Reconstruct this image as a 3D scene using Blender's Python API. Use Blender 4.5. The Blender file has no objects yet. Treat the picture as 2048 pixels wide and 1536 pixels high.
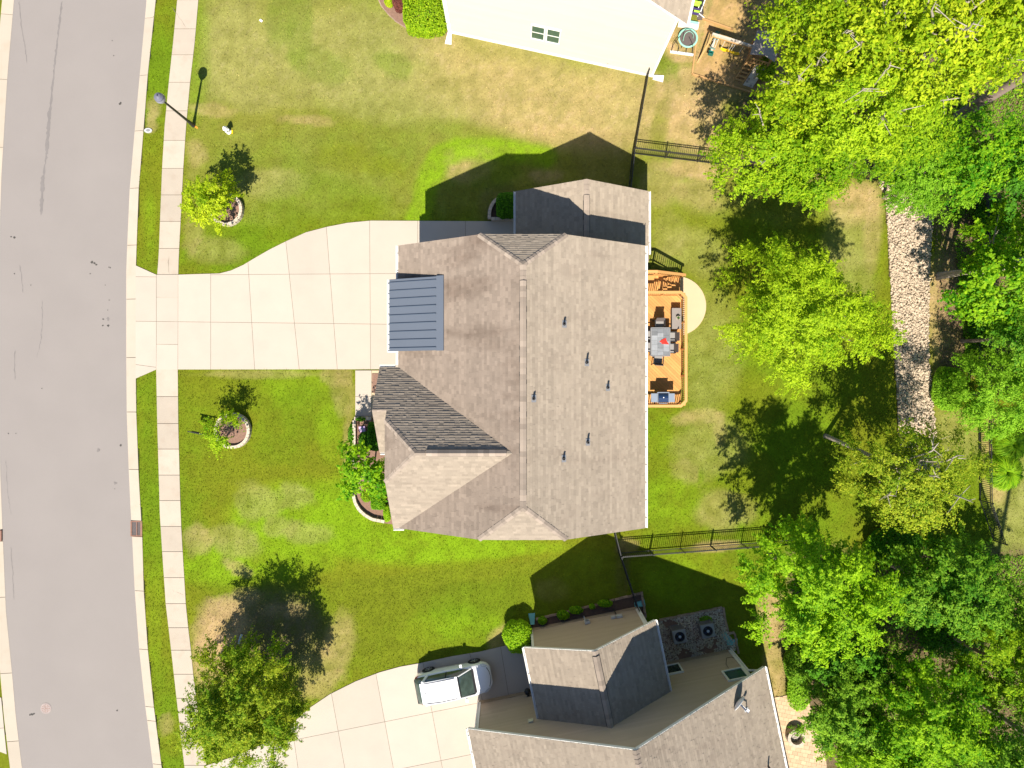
import bpy, math, random
import numpy as np
from mathutils import Vector, Matrix

R = math.radians
sc = bpy.context.scene
COL = sc.collection
rng = random.Random(7)
npr = np.random.default_rng(11)

# ------------------------------------------------------------------ camera, sky, sun, exposure
CAM_H = 41.0            # drone height in metres
PPM = 34.5              # picture pixels per metre on the ground
cam_d = bpy.data.cameras.new('camera')
cam_d.sensor_width = 36.0
cam_d.lens = 36.0 * CAM_H * PPM / 2048.0
cam_d.clip_end = 3000.0
cam = bpy.data.objects.new('camera', cam_d)
cam.location = (0, 0, CAM_H)
COL.objects.link(cam)
sc.camera = cam

SUN_TRAVEL = Vector((0.137, 0.775, -1.0)).normalized()
world = bpy.data.worlds.new('World')
sc.world = world
world.use_nodes = True
wn = world.node_tree.nodes
bg = wn['Background']
sky = wn.new('ShaderNodeTexSky')
sky.sky_type = 'NISHITA'
sky.sun_disc = False
sky.sun_elevation = R(51.8)
sky.sun_rotation = R(190)
sky.altitude = 50
sky.dust_density = 0.3
sky.ozone_density = 3.5
world.node_tree.links.new(sky.outputs[0], bg.inputs[0])
bg.inputs[1].default_value = 0.078

sun_d = bpy.data.lights.new('sun', 'SUN')
sun_d.energy = 5.0
sun_d.angle = R(0.5)
sun_d.color = (1.0, 0.93, 0.81)
sun = bpy.data.objects.new('sun', sun_d)
sun.rotation_euler = SUN_TRAVEL.to_track_quat('-Z', 'Y').to_euler()
sun.location = (-5, -30, 60)
COL.objects.link(sun)

sc.view_settings.view_transform = 'Standard'
sc.view_settings.look = 'None'
sc.view_settings.exposure = 0.90
sc.view_settings.gamma = 1.0
sc.view_settings.use_curve_mapping = False

# ------------------------------------------------------------------ helpers
def spot(px, py, z=0.0):
    """survey point: picture coordinates of something known to stand at height z -> metres"""
    k = (1 - z / CAM_H) / PPM
    return Vector(((px - 1024) * k, (768 - py) * k, z))

def g2(px, py, z=0.0):
    p = spot(px, py, z)
    return (p.x, p.y)

def ray_plane(px, py, p0, n):
    o = Vector((0, 0, CAM_H)); d = spot(px, py, 0) - o
    t = (Vector(p0) - o).dot(n) / d.dot(n)
    return o + d * t

def tag(o, label=None, cat=None, group=None, kind=None):
    if label: o['label'] = label
    if cat: o['category'] = cat
    if group: o['group'] = group
    if kind: o['kind'] = kind
    return o

def thing(name, loc, label, cat, group=None, rz=0.0):
    o = bpy.data.objects.new(name, None)
    o.empty_display_size = 0.3
    COL.objects.link(o)
    o.location = loc
    o.rotation_euler = (0, 0, rz)
    return tag(o, label, cat, group)

def mworld(o):
    m = Matrix.LocRotScale(o.location, o.rotation_euler, o.scale)
    if o.parent:
        m = mworld(o.parent) @ o.matrix_parent_inverse @ m
    return m

def link(name, me, mat=None, parent=None, local=False):
    o = bpy.data.objects.new(name, me)
    COL.objects.link(o)
    if mat and len(me.materials) == 0:
        me.materials.append(mat)
    if parent is not None:
        o.parent = parent
        if not local:
            o.matrix_parent_inverse = mworld(parent).inverted()
    return o

def dup(root, loc, rz, label=None, group=None):
    r = root.copy(); COL.objects.link(r)
    r.location = loc; r.rotation_euler = (0, 0, rz)
    if label: r['label'] = label
    if group: r['group'] = group
    for ch in list(root.children):
        c = ch.copy(); COL.objects.link(c); c.parent = r
        for g in list(ch.children):
            d = g.copy(); COL.objects.link(d); d.parent = c
    return r

class MB:
    def __init__(s):
        s.v = []; s.f = []; s.tint = None
    def add(s, vs, fs):
        b = len(s.v)
        s.v += [tuple(x) for x in vs]
        s.f += [tuple(i + b for i in f) for f in fs]
        return s
    def box(s, c, d, rz=0.0, M=None):
        x, y, z = d[0] / 2, d[1] / 2, d[2] / 2
        m = (M or Matrix.Rotation(rz, 3, 'Z'))
        c = Vector(c)
        vs = [c + m @ Vector((a * x, b * y, e * z)) for e in (-1, 1) for a, b in ((-1, -1), (1, -1), (1, 1), (-1, 1))]
        return s.add(vs, [(3, 2, 1, 0), (4, 5, 6, 7), (0, 1, 5, 4), (1, 2, 6, 5), (2, 3, 7, 6), (3, 0, 4, 7)])
    def bar(s, p, q, w, h, up=(0, 0, 1)):
        p = Vector(p); q = Vector(q); d = (q - p); L = d.length
        if L < 1e-6: return s
        x = d / L; u = Vector(up)
        if abs(x.dot(u)) > 0.98: u = Vector((1, 0, 0))
        y = u.cross(x).normalized(); z = x.cross(y)
        M = Matrix((x, y, z)).transposed()
        return s.box((p + q) / 2, (L, w, h), M=M)
    def tube(s, pts, rad, n=8, caps=True):
        pts = [Vector(p) for p in pts]
        if not hasattr(rad, '__len__'): rad = [rad] * len(pts)
        rings = []; vs = []; fs = []
        prev = None
        for i, p in enumerate(pts):
            d = (pts[min(i + 1, len(pts) - 1)] - pts[max(i - 1, 0)]).normalized()
            a = Vector((0, 0, 1)) if abs(d.z) < 0.9 else Vector((1, 0, 0))
            if prev is not None: a = prev
            x = (a - d * a.dot(d)).normalized(); y = d.cross(x); prev = x
            for k in range(n):
                t = 2 * math.pi * k / n
                vs.append(p + (x * math.cos(t) + y * math.sin(t)) * rad[i])
        for i in range(len(pts) - 1):
            for k in range(n):
                a = i * n + k; b = i * n + (k + 1) % n
                fs.append((a, b, b + n, a + n))
        if caps:
            fs.append(tuple(range(n - 1, -1, -1)))
            fs.append(tuple(range((len(pts) - 1) * n, len(pts) * n)))
        return s.add(vs, fs)
    def lathe(s, c, prof, n=16, M=None):
        c = Vector(c); vs = []; fs = []
        for r, z in prof:
            for k in range(n):
                t = 2 * math.pi * k / n
                p = Vector((r * math.cos(t), r * math.sin(t), z))
                vs.append(c + (M @ p if M else p))
        for i in range(len(prof) - 1):
            for k in range(n):
                a = i * n + k; b = i * n + (k + 1) % n
                fs.append((a, b, b + n, a + n))
        fs.append(tuple(range(n - 1, -1, -1)))
        fs.append(tuple(range((len(prof) - 1) * n, len(prof) * n)))
        return s.add(vs, fs)
    def prism(s, poly, z0, z1):
        if area2(poly) < 0: poly = poly[::-1]
        n = len(poly)
        vs = [(x, y, z0) for x, y in poly] + [(x, y, z1) for x, y in poly]
        fs = [tuple(range(n - 1, -1, -1)), tuple(range(n, 2 * n))]
        fs += [(i, (i + 1) % n, n + (i + 1) % n, n + i) for i in range(n)]
        return s.add(vs, fs)
    def slab3(s, poly, dn):
        """planar 3-D polygon given thickness along vector dn"""
        n = len(poly); dn = Vector(dn)
        vs = [Vector(p) for p in poly] + [Vector(p) + dn for p in poly]
        fs = [tuple(range(n)), tuple(range(2 * n - 1, n - 1, -1))]
        fs += [(i, n + i, n + (i + 1) % n, (i + 1) % n) for i in range(n)]
        return s.add(vs, fs)
    def mesh(s, name, smooth=False):
        me = bpy.data.meshes.new(name)
        me.from_pydata(s.v, [], s.f)
        if s.tint is not None:
            a = me.attributes.new('tint', 'FLOAT', 'FACE')
            a.data.foreach_set('value', np.array(s.tint, dtype=np.float32))
        if smooth:
            me.polygons.foreach_set('use_smooth', [True] * len(me.polygons))
        me.update()
        return me
    def build(s, name, mat, parent=None, local=False, smooth=False):
        return link(name, s.mesh(name, smooth), mat, parent, local)

def area2(p):
    return 0.5 * sum(p[i][0] * p[(i + 1) % len(p)][1] - p[(i + 1) % len(p)][0] * p[i][1] for i in range(len(p)))

def clip(poly, a, b, c):
    """keep a*x+b*y <= c"""
    out = []
    n = len(poly)
    for i in range(n):
        p = poly[i]; q = poly[(i + 1) % n]
        dp = a * p[0] + b * p[1] - c; dq = a * q[0] + b * q[1] - c
        if dp <= 0: out.append(p)
        if (dp < 0 < dq) or (dq < 0 < dp):
            t = dp / (dp - dq)
            out.append((p[0] + (q[0] - p[0]) * t, p[1] + (q[1] - p[1]) * t))
    return out

def split(polys, p, q, gap, where=None):
    """saw every polygon along the line p-q leaving a joint"""
    dx, dy = q[0] - p[0], q[1] - p[1]
    L = math.hypot(dx, dy); a, b = -dy / L, dx / L
    c = a * p[0] + b * p[1]
    out = []
    for P in polys:
        cx = sum(v[0] for v in P) / len(P); cy = sum(v[1] for v in P) / len(P)
        if where and not where(cx, cy):
            out.append(P); continue
        for Q in (clip(P, a, b, c - gap / 2), clip(P, -a, -b, -c - gap / 2)):
            if len(Q) >= 3 and abs(area2(Q)) > 0.01: out.append(Q)
    return out

def inpoly(x, y, poly):
    x = np.asarray(x); y = np.asarray(y)
    r = np.zeros(x.shape, bool)
    n = len(poly)
    for i in range(n):
        x0, y0 = poly[i]; x1, y1 = poly[(i + 1) % n]
        if y0 == y1: continue
        c = ((y0 > y) != (y1 > y)) & (x < (x1 - x0) * (y - y0) / (y1 - y0) + x0)
        r ^= c
    return r

def interp(path, y):
    """x of a polyline of (px,py) at picture row y"""
    ys = [p[1] for p in path]; xs = [p[0] for p in path]
    return float(np.interp(y, ys, xs))

_tab = np.random.default_rng(5).random((64, 64))
def vnoise(x, y, s=0):
    x = np.asarray(x, float) + s * 17.3; y = np.asarray(y, float) + s * 9.1
    xi = np.floor(x).astype(int); yi = np.floor(y).astype(int)
    fx = x - xi; fy = y - yi
    fx = fx * fx * (3 - 2 * fx); fy = fy * fy * (3 - 2 * fy)
    t = lambda i, j: _tab[i % 64, j % 64]
    return (t(xi, yi) * (1 - fx) + t(xi + 1, yi) * fx) * (1 - fy) + (t(xi, yi + 1) * (1 - fx) + t(xi + 1, yi + 1) * fx) * fy
def fbm(x, y, s=0, o=4):
    r = 0; a = 0.5; t = 0
    for i in range(o):
        r = r + a * vnoise(x * 2 ** i, y * 2 ** i, s + i); t += a; a *= 0.55
    return r / t

# ------------------------------------------------------------------ materials
def newmat(name):
    m = bpy.data.materials.new(name); m.use_nodes = True
    return m, m.node_tree.nodes, m.node_tree.links, m.node_tree.nodes['Principled BSDF']

def mat(name, col, rough=0.8, var=0.12, scale=3.0, fine=0.0, fscale=40.0, bump=0.0, metal=0.0, objvar=0.0, tint=0.0,
        stain=0.0, stain_col=(0.2, 0.13, 0.08), stain_scale=0.5, spec=0.3, coat=0.0, stretch=None):
    """paint, stone, wood ...: a base colour with broad and fine mottling, optional per-piece and per-face variation"""
    m, N, L, P = newmat(name)
    P.inputs['Roughness'].default_value = rough
    P.inputs['Metallic'].default_value = metal
    P.inputs['Specular IOR Level'].default_value = spec
    if coat: P.inputs['Coat Weight'].default_value = coat
    geo = N.new('ShaderNodeNewGeometry')
    vec = geo.outputs['Position']
    if stretch:
        mp = N.new('ShaderNodeMapping'); mp.inputs['Scale'].default_value = stretch
        L.new(vec, mp.inputs['Vector']); vec = mp.outputs[0]
    def noise(sc_, det=4):
        n = N.new('ShaderNodeTexNoise'); n.inputs['Scale'].default_value = sc_; n.inputs['Detail'].default_value = det
        L.new(vec, n.inputs['Vector']); return n.outputs['Fac']
    def math_(op, a, b):
        n = N.new('ShaderNodeMath'); n.operation = op
        for i, v in enumerate((a, b)):
            if isinstance(v, (int, float)): n.inputs[i].default_value = v
            else: L.new(v, n.inputs[i])
        return n.outputs[0]
    k = math_('MULTIPLY_ADD', noise(scale), 2 * var); k.node.inputs[2].default_value = 1 - var
    if fine:
        f = math_('MULTIPLY_ADD', noise(fscale, 2), 2 * fine); f.node.inputs[2].default_value = 1 - fine
        k = math_('MULTIPLY', k, f)
    if objvar:
        oi = N.new('ShaderNodeObjectInfo')
        f = math_('MULTIPLY_ADD', oi.outputs['Random'], 2 * objvar); f.node.inputs[2].default_value = 1 - objvar
        k = math_('MULTIPLY', k, f)
    if tint:
        at = N.new('ShaderNodeAttribute'); at.attribute_name = 'tint'
        f = math_('MULTIPLY_ADD', at.outputs['Fac'], 2 * tint); f.node.inputs[2].default_value = 1 - tint
        k = math_('MULTIPLY', k, f)
    base = N.new('ShaderNodeRGB'); base.outputs[0].default_value = (*col, 1)
    c = base.outputs[0]
    if stain:
        r = N.new('ShaderNodeMapRange'); r.inputs[1].default_value = 0.52; r.inputs[2].default_value = 0.72
        r.inputs[3].default_value = 0; r.inputs[4].default_value = stain
        L.new(noise(stain_scale, 6), r.inputs[0])
        mx = N.new('ShaderNodeMix'); mx.data_type = 'RGBA'
        L.new(r.outputs[0], mx.inputs['Factor']); L.new(c, mx.inputs[6]); mx.inputs[7].default_value = (*stain_col, 1)
        c = mx.outputs[2]
    sm = N.new('ShaderNodeVectorMath'); sm.operation = 'SCALE'
    L.new(c, sm.inputs[0]); L.new(k, sm.inputs['Scale'])
    L.new(sm.outputs[0], P.inputs['Base Color'])
    if bump:
        b = N.new('ShaderNodeBump'); b.inputs['Strength'].default_value = bump; b.inputs['Distance'].default_value = 0.02
        L.new(noise(fscale, 3), b.inputs['Height']); L.new(b.outputs[0], P.inputs['Normal'])
    return m

def leafmat(name, ca, cb, trans=0.35, rough=0.55):
    m, N, L, P = newmat(name)
    at = N.new('ShaderNodeAttribute'); at.attribute_name = 'tint'
    mx = N.new('ShaderNodeMix'); mx.data_type = 'RGBA'
    L.new(at.outputs['Fac'], mx.inputs['Factor'])
    mx.inputs[6].default_value = (*ca, 1); mx.inputs[7].default_value = (*cb, 1)
    L.new(mx.outputs[2], P.inputs['Base Color'])
    P.inputs['Roughness'].default_value = rough
    P.inputs['Specular IOR Level'].default_value = 0.10
    tr = N.new('ShaderNodeBsdfTranslucent')
    sv = N.new('ShaderNodeVectorMath'); sv.operation = 'MULTIPLY'; sv.inputs[1].default_value = (1.15, 1.1, 0.5)
    L.new(mx.outputs[2], sv.inputs[0]); L.new(sv.outputs[0], tr.inputs['Color'])
    ms = N.new('ShaderNodeMixShader'); ms.inputs[0].default_value = trans
    L.new(P.outputs[0], ms.inputs[1]); L.new(tr.outputs[0], ms.inputs[2])
    L.new(ms.outputs[0], N['Material Output'].inputs['Surface'])
    return m

def vcolmat(name, fine=0.25, fscale=9.0, bump=0.5):
    m, N, L, P = newmat(name)
    at = N.new('ShaderNodeAttribute'); at.attribute_name = 'col'
    geo = N.new('ShaderNodeNewGeometry')
    n = N.new('ShaderNodeTexNoise'); n.inputs['Scale'].default_value = fscale; n.inputs['Detail'].default_value = 5
    n.inputs['Roughness'].default_value = 0.7
    L.new(geo.outputs['Position'], n.inputs['Vector'])
    r = N.new('ShaderNodeMapRange'); r.inputs[1].default_value = 0.25; r.inputs[2].default_value = 0.75
    r.inputs[3].default_value = 1 - fine; r.inputs[4].default_value = 1 + fine
    L.new(n.outputs['Fac'], r.inputs[0])
    s = N.new('ShaderNodeVectorMath'); s.operation = 'SCALE'
    L.new(at.outputs['Color'], s.inputs[0]); L.new(r.outputs[0], s.inputs['Scale'])
    L.new(s.outputs[0], P.inputs['Base Color'])
    P.inputs['Roughness'].default_value = 0.95; P.inputs['Specular IOR Level'].default_value = 0.1
    if bump:
        b = N.new('ShaderNodeBump'); b.inputs['Strength'].default_value = bump; b.inputs['Distance'].default_value = 0.05
        L.new(n.outputs['Fac'], b.inputs['Height']); L.new(b.outputs[0], P.inputs['Normal'])
    return m

MT = dict(
    lawn=vcolmat('lawn_turf', 0.22, 7.0, 0.4),
    blade=vcolmat('grass_blade', 0.1, 20, 0),
    asphalt=mat('worn_asphalt', (0.238, 0.213, 0.198), 0.9, 0.07, 0.35, 0.10, 45, 0.25, stain=0.18, stain_col=(0.25, 0.222, 0.20), stain_scale=0.25),
    crack=mat('asphalt_crack', (0.18, 0.163, 0.155), 0.95, 0.15, 3),
    tar=mat('tar_spot', (0.06, 0.055, 0.05), 0.8, 0.3, 8),
    conc=mat('driveway_concrete', (0.425, 0.368, 0.305), 0.9, 0.05, 0.8, 0.03, 40, 0.1, objvar=0.05, stain=0.3, stain_col=(0.37, 0.325, 0.275), stain_scale=0.7),
    walk=mat('sidewalk_concrete', (0.40, 0.342, 0.275), 0.9, 0.08, 1.2, 0.05, 40, 0.1, objvar=0.09, stain=0.4, stain_col=(0.33, 0.25, 0.19), stain_scale=1.5),
    curb=mat('curb_concrete', (0.42, 0.362, 0.29), 0.9, 0.06, 1.0, 0.04, 40, 0.1, objvar=0.05, stain=0.3, stain_col=(0.36, 0.28, 0.2), stain_scale=1.2),
    joint=mat('joint_dark', (0.17, 0.14, 0.11), 0.95, 0.1, 3),
    patio=mat('patio_concrete', (0.5, 0.39, 0.25), 0.9, 0.06, 1.5, 0.04, 40),
    shingle=mat('asphalt_shingle', (0.315, 0.262, 0.206), 0.95, 0.06, 0.6, 0.12, 22, 0.2, tint=0.14, stain=0.22, stain_col=(0.17, 0.125, 0.098), stain_scale=0.55, spec=0.15, stretch=(0.8, 2.2, 1)),
    worn=mat('streaked_shingle', (0.252, 0.202, 0.163), 0.95, 0.08, 0.6, 0.12, 22, 0.2, tint=0.16, stain=0.9, stain_col=(0.155, 0.115, 0.09), stain_scale=0.36, spec=0.15, stretch=(0.55, 1.9, 1)),
    cap=mat('ridge_shingle', (0.30, 0.245, 0.20), 0.95, 0.1, 2, 0.1, 25, tint=0.2, spec=0.15),
    ventdark=mat('vent_slot_shade', (0.03, 0.03, 0.03), 0.9),
    trim=mat('white_trim', (0.72, 0.70, 0.65), 0.6, 0.05, 3),
    gutter=mat('white_gutter', (0.74, 0.73, 0.70), 0.45, 0.05, 3),
    metalroof=mat('slate_metal_roof', (0.135, 0.155, 0.19), 0.42, 0.06, 0.8, metal=0.25, spec=0.5),
    seam=mat('slate_metal_seam', (0.10, 0.125, 0.165), 0.42, 0.05, 1, metal=0.25, spec=0.5),
    cream=mat('cream_siding', (0.56, 0.515, 0.435), 0.7, 0.03, 0.6, tint=0.03),
    tan=mat('tan_siding', (0.44, 0.34, 0.245), 0.7, 0.05, 0.6, tint=0.05),
    stonewall=mat('grey_siding', (0.42, 0.40, 0.36), 0.7, 0.05, 0.6, tint=0.04),
    found=mat('foundation', (0.34, 0.26, 0.18), 0.9, 0.12, 2),
    mulch=mat('bark_mulch', (0.22, 0.13, 0.095), 0.95, 0.35, 9, 0.4, 30, 0.9),
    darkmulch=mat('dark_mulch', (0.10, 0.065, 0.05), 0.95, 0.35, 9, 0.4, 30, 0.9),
    block=mat('wall_block', (0.49, 0.41, 0.325), 0.9, 0.06, 4, 0.05, 30, 0.2, objvar=0.05),
    edging=mat('edging_stone', (0.30, 0.21, 0.155), 0.9, 0.15, 5, 0.1, 30, 0.2, objvar=0.2),
    paver=mat('paver_brick', (0.50, 0.355, 0.225), 0.9, 0.1, 3, 0.08, 30, 0.2, objvar=0.14),
    black=mat('black_metal', (0.02, 0.02, 0.022), 0.45, 0.1, 5, spec=0.5),
    blackm=mat('black_matt', (0.025, 0.025, 0.028), 0.8, 0.1, 5),
    rust=mat('rusty_iron', (0.24, 0.13, 0.095), 0.8, 0.25, 9, 0.15, 40),
    grate=mat('grate_bar', (0.20, 0.17, 0.165), 0.7, 0.2, 9),
    iron=mat('manhole_iron', (0.33, 0.27, 0.25), 0.8, 0.2, 9, 0.15, 40),
    pit=mat('dark_pit', (0.008, 0.008, 0.008), 1.0, 0.0),
    bark=mat('tree_bark', (0.23, 0.175, 0.145), 0.95, 0.3, 2.5, 0.2, 18, 0.8),
    palebark=mat('pale_bark', (0.34, 0.29, 0.24), 0.95, 0.25, 3, 0.2, 18, 0.6),
    cedar=mat('cedar_board', (0.53, 0.262, 0.082), 0.7, 0.14, 1.5, 0.08, 25, objvar=0.17),
    cedarp=mat('cedar_rail', (0.56, 0.29, 0.10), 0.7, 0.1, 2, objvar=0.08),
    playwood=mat('play_wood', (0.46, 0.27, 0.11), 0.75, 0.15, 3, objvar=0.1),
    white=mat('white_paint', (0.78, 0.78, 0.78), 0.35, 0.02, 2, spec=0.5),
    carwhite=mat('car_white', (0.80, 0.80, 0.81), 0.18, 0.01, 1, spec=0.5, coat=0.6),
    glass=mat('dark_window', (0.012, 0.03, 0.024), 0.06, 0.05, 1, spec=0.8),
    greenglass=mat('green_window', (0.03, 0.085, 0.065), 0.08, 0.15, 1, spec=0.8),
    tyre=mat('tyre_rubber', (0.018, 0.018, 0.02), 0.85),
    alloy=mat('wheel_alloy', (0.45, 0.46, 0.48), 0.3, 0.05, 5, metal=0.7),
    headl=mat('headlamp', (0.55, 0.57, 0.6), 0.1, 0.05, 5, spec=0.8),
    taill=mat('tail_lamp', (0.45, 0.04, 0.03), 0.2, 0.05, 5, spec=0.6),
    grey=mat('grey_paint', (0.22, 0.22, 0.23), 0.6, 0.06, 4),
    acgrey=mat('ac_cabinet', (0.17, 0.155, 0.15), 0.6, 0.06, 4),
    lightgrey=mat('light_grey', (0.45, 0.45, 0.45), 0.6, 0.08, 4),
    slate=mat('slate_tile', (0.22, 0.23, 0.25), 0.45, 0.2, 5, objvar=0.4),
    sling=mat('chair_sling', (0.11, 0.09, 0.085), 0.8, 0.1, 10),
    chairlit=mat('chair_sling_lit', (0.26, 0.245, 0.235), 0.8, 0.1, 10),  # lighter copy of the sling for the seats, sunlight put into the colour
    storage=mat('storage_lid', (0.235, 0.205, 0.19), 0.7, 0.06, 5),
    red=mat('red_cloth', (0.62, 0.03, 0.02), 0.8, 0.1, 8),
    steel=mat('brushed_steel', (0.42, 0.47, 0.54), 0.3, 0.05, 5, metal=0.6),
    navy=mat('navy_enamel', (0.012, 0.03, 0.085), 0.25, 0.05, 5, spec=0.6),
    teal=mat('teal_plastic', (0.20, 0.50, 0.50), 0.6, 0.1, 5),
    mint=mat('mint_vinyl', (0.27, 0.56, 0.44), 0.5, 0.08, 6),
    yellow=mat('yellow_plastic', (0.75, 0.48, 0.01), 0.4, 0.05, 5),
    darkteal=mat('green_plastic', (0.01, 0.13, 0.105), 0.4, 0.08, 5),
    lime=mat('lime_fabric', (0.36, 0.62, 0.06), 0.7, 0.08, 5),
    purple=mat('purple_fabric', (0.055, 0.035, 0.13), 0.7, 0.08, 5),
    lavender=mat('lavender_stone', (0.58, 0.40, 0.66), 0.8, 0.15, 12),
    canopy=mat('tarp_grey', (0.34, 0.29, 0.26), 0.8, 0.1, 4),
    paleboard=mat('pale_board', (0.50, 0.44, 0.37), 0.8, 0.15, 4),
    stone=mat('river_stone', (0.46, 0.365, 0.265), 0.9, 0.12, 4, 0.1, 30, tint=0.2),
    palestone=mat('pale_gravel', (0.52, 0.455, 0.37), 0.9, 0.15, 4, 0.1, 30, tint=0.25),
    bed=mat('creek_soil', (0.27, 0.20, 0.135), 0.95, 0.3, 4, 0.2, 30, 0.5),
    litter=mat('dry_leaf', (0.22, 0.14, 0.08), 0.9, 0.2, 5, tint=0.4),
    lampglass=mat('lamp_globe', (0.24, 0.235, 0.29), 0.25, 0.08, 6, spec=0.6),
    lampcap=mat('lamp_cap', (0.13, 0.13, 0.17), 0.35, 0.1, 6, spec=0.6),
    twig=mat('dead_twig', (0.46, 0.42, 0.36), 0.9, 0.2, 5),
)
LEAF = dict(
    yellow=leafmat('leaf_yellow_green', (0.19, 0.34, 0.006), (0.62, 0.70, 0.03), 0.48),
    bright=leafmat('leaf_bright_green', (0.12, 0.29, 0.006), (0.48, 0.63, 0.022), 0.48),
    vivid=leafmat('leaf_vivid_green', (0.065, 0.26, 0.008), (0.42, 0.64, 0.020), 0.5),
    mid=leafmat('leaf_mid_green', (0.06, 0.21, 0.010), (0.32, 0.53, 0.035), 0.45),
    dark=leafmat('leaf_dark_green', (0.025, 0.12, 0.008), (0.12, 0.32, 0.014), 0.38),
    olive=leafmat('leaf_olive', (0.12, 0.25, 0.008), (0.52, 0.56, 0.04), 0.45),
    fine=leafmat('leaf_fine_green', (0.12, 0.30, 0.012), (0.38, 0.64, 0.04), 0.48),
    purple=leafmat('leaf_purple', (0.06, 0.02, 0.02), (0.22, 0.07, 0.05), 0.2),
)
for k_ in ('shingle', 'worn', 'cap'):
    MT[k_].node_tree.nodes['Principled BSDF'].inputs['Diffuse Roughness'].default_value = 0.6
# ------------------------------------------------------------------ survey lines (picture coordinates on the ground)
ROAD_R = [(297, -160), (291.7, 0), (278, 150), (268, 260), (258, 377), (253, 490), (251, 545), (251, 712), (252, 825), (256, 939), (260, 1024), (262, 1057),
          (268, 1181), (277, 1301), (289, 1412), (305, 1536), (326, 1700)]
CURB_R = [(325, -160), (312, 0), (296, 150), (287, 267), (278, 377), (273, 512), (272, 545), (272, 745), (273, 825), (278, 955), (282, 1024), (285, 1074),
          (288, 1181), (296, 1297), (308, 1412), (324, 1536), (346, 1700)]
WALK_L = [(372, -160), (355, 0), (347, 83), (338, 167), (330, 250), (325, 333), (321, 433), (318, 512), (315, 549), (313, 739), (315, 845), (319, 979), (320, 1024),
          (325, 1104), (332, 1207), (343, 1301), (353, 1391), (368, 1521), (390, 1700)]
WALK_R = [(415, -160), (397, 0), (390, 83), (380, 170), (372, 260), (367, 337), (363, 417), (358, 512), (357, 549), (356, 739), (357, 849), (361, 1005), (363, 1057),
          (369, 1157), (373, 1224), (382, 1297), (388, 1361), (403, 1470), (412, 1521), (436, 1700)]
ROAD_L = [(44, -160), (26, 0), (13, 150), (5, 283), (1, 350), (-4, 500), (-7, 680), (-5, 850), (2, 1034), (10, 1224), (22, 1344), (30, 1437), (42, 1536), (62, 1700)]
CURB_LW = 21

def shift(path, d): return [(x + d, y) for x, y in path]
def world2(path, z=0): return [g2(x, y, z) for x, y in path]

DRIVE = [(272, 531), (313, 549.5), (357, 549.5), (440, 547), (463, 541), (487, 530), (512, 515), (540, 499), (572, 483), (612, 465), (654, 454), (695, 446), (742, 441.5),
         (842, 442), (1036, 443), (1090, 443), (1090, 600), (900, 600), (900, 737), (744, 738.5), (313, 739), (272, 757)]
BDRIVE = [(330, 1640), (415, 1530), (470, 1512), (540, 1482), (590, 1442), (620, 1415), (660, 1388), (712, 1362), (760, 1344), (800, 1333), (840, 1326), (905, 1312),
          (960, 1303), (1010, 1291), (1068, 1279), (1080, 1400), (1080, 1560), (1060, 1700), (420, 1700)]
FRONTWALK = [(711, 741), (743, 741), (743, 832), (711, 832)]
PORCHFLOOR = [(743.6, 741), (800, 741), (800, 870), (743.6, 870)]
CREEK = [(1745, 330), (1772, 400), (1778, 500), (1783, 600), (1790, 720), (1795, 800), (1798, 870), (1800, 960), (1880, 960), (1873, 870), (1864, 780), (1857, 700),
         (1859, 600), (1861, 500), (1868, 420), (1850, 330)]
PLAY = [(1414, 38), (1385, 150), (1500, 183), (1640, 222), (1660, 60), (1600, -40), (1440, -40)]
BPATIO = [(1541, 1396), (1585, 1388), (1612, 1392), (1622, 1418), (1640, 1450), (1648, 1500), (1655, 1545), (1660, 1620), (1580, 1620)]
PATIO_C = spot(1352.6, 612); PATIO_R = 59.4 / PPM
RING1 = spot(456, 421); RING2 = spot(468, 861)
def circ(c, r, n=32): return [(c[0] + r * math.cos(2 * math.pi * i / n), c[1] + r * math.sin(2 * math.pi * i / n)) for i in range(n)]
PORCHBED = [(711, 836), (708, 850), (711, 900), (706, 988), (710, 1006), (718, 1020), (731, 1033), (746, 1041), (771, 1046), (800, 1050), (830, 1040), (830, 838)]
WINGBED = [(977, 440), (977, 425), (981, 411), (988, 401), (1000, 395), (1040, 393), (1045, 440)]
BBED = [(1068, 1240), (1195, 1209), (1281, 1186), (1291, 1234), (1300, 1260), (1060, 1290), (1040, 1262)]
ACBED = [(1320, 1238), (1443, 1216), (1456, 1266), (1470, 1284), (1472, 1300), (1320, 1340), (1290, 1260)]
TBED = [(752, -60), (759, 6), (772, 24), (790, 42), (812, 56), (835, 68), (868, 74), (895, 68), (905, -60)]

# ------------------------------------------------------------------ ground sheet with its turf colours
def rect_dist(px, py, x0, y0, x1, y1):
    dx = np.maximum(np.maximum(x0 - px, px - x1), 0); dy = np.maximum(np.maximum(y0 - py, py - y1), 0)
    return np.hypot(dx, dy)
def seg_dist(px, py, path):
    d = np.full(px.shape, 1e9)
    for (x0, y0), (x1, y1) in zip(path[:-1], path[1:]):
        L2 = (x1 - x0) ** 2 + (y1 - y0) ** 2 + 1e-9
        t = np.clip(((px - x0) * (x1 - x0) + (py - y0) * (y1 - y0)) / L2, 0, 1)
        d = np.minimum(d, np.hypot(px - x0 - t * (x1 - x0), py - y0 - t * (y1 - y0)))
    return d

OLIVE = np.array([0.128, 0.150, 0.007]); GREEN = np.array([0.098, 0.160, 0.005]); LUSH = np.array([0.142, 0.238, 0.006])
PALE = np.array([0.235, 0.222, 0.066]); DRY = np.array([0.315, 0.235, 0.100]); SANDY = np.array([0.385, 0.265, 0.125]); BROWN = np.array([0.125, 0.09, 0.05])
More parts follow.
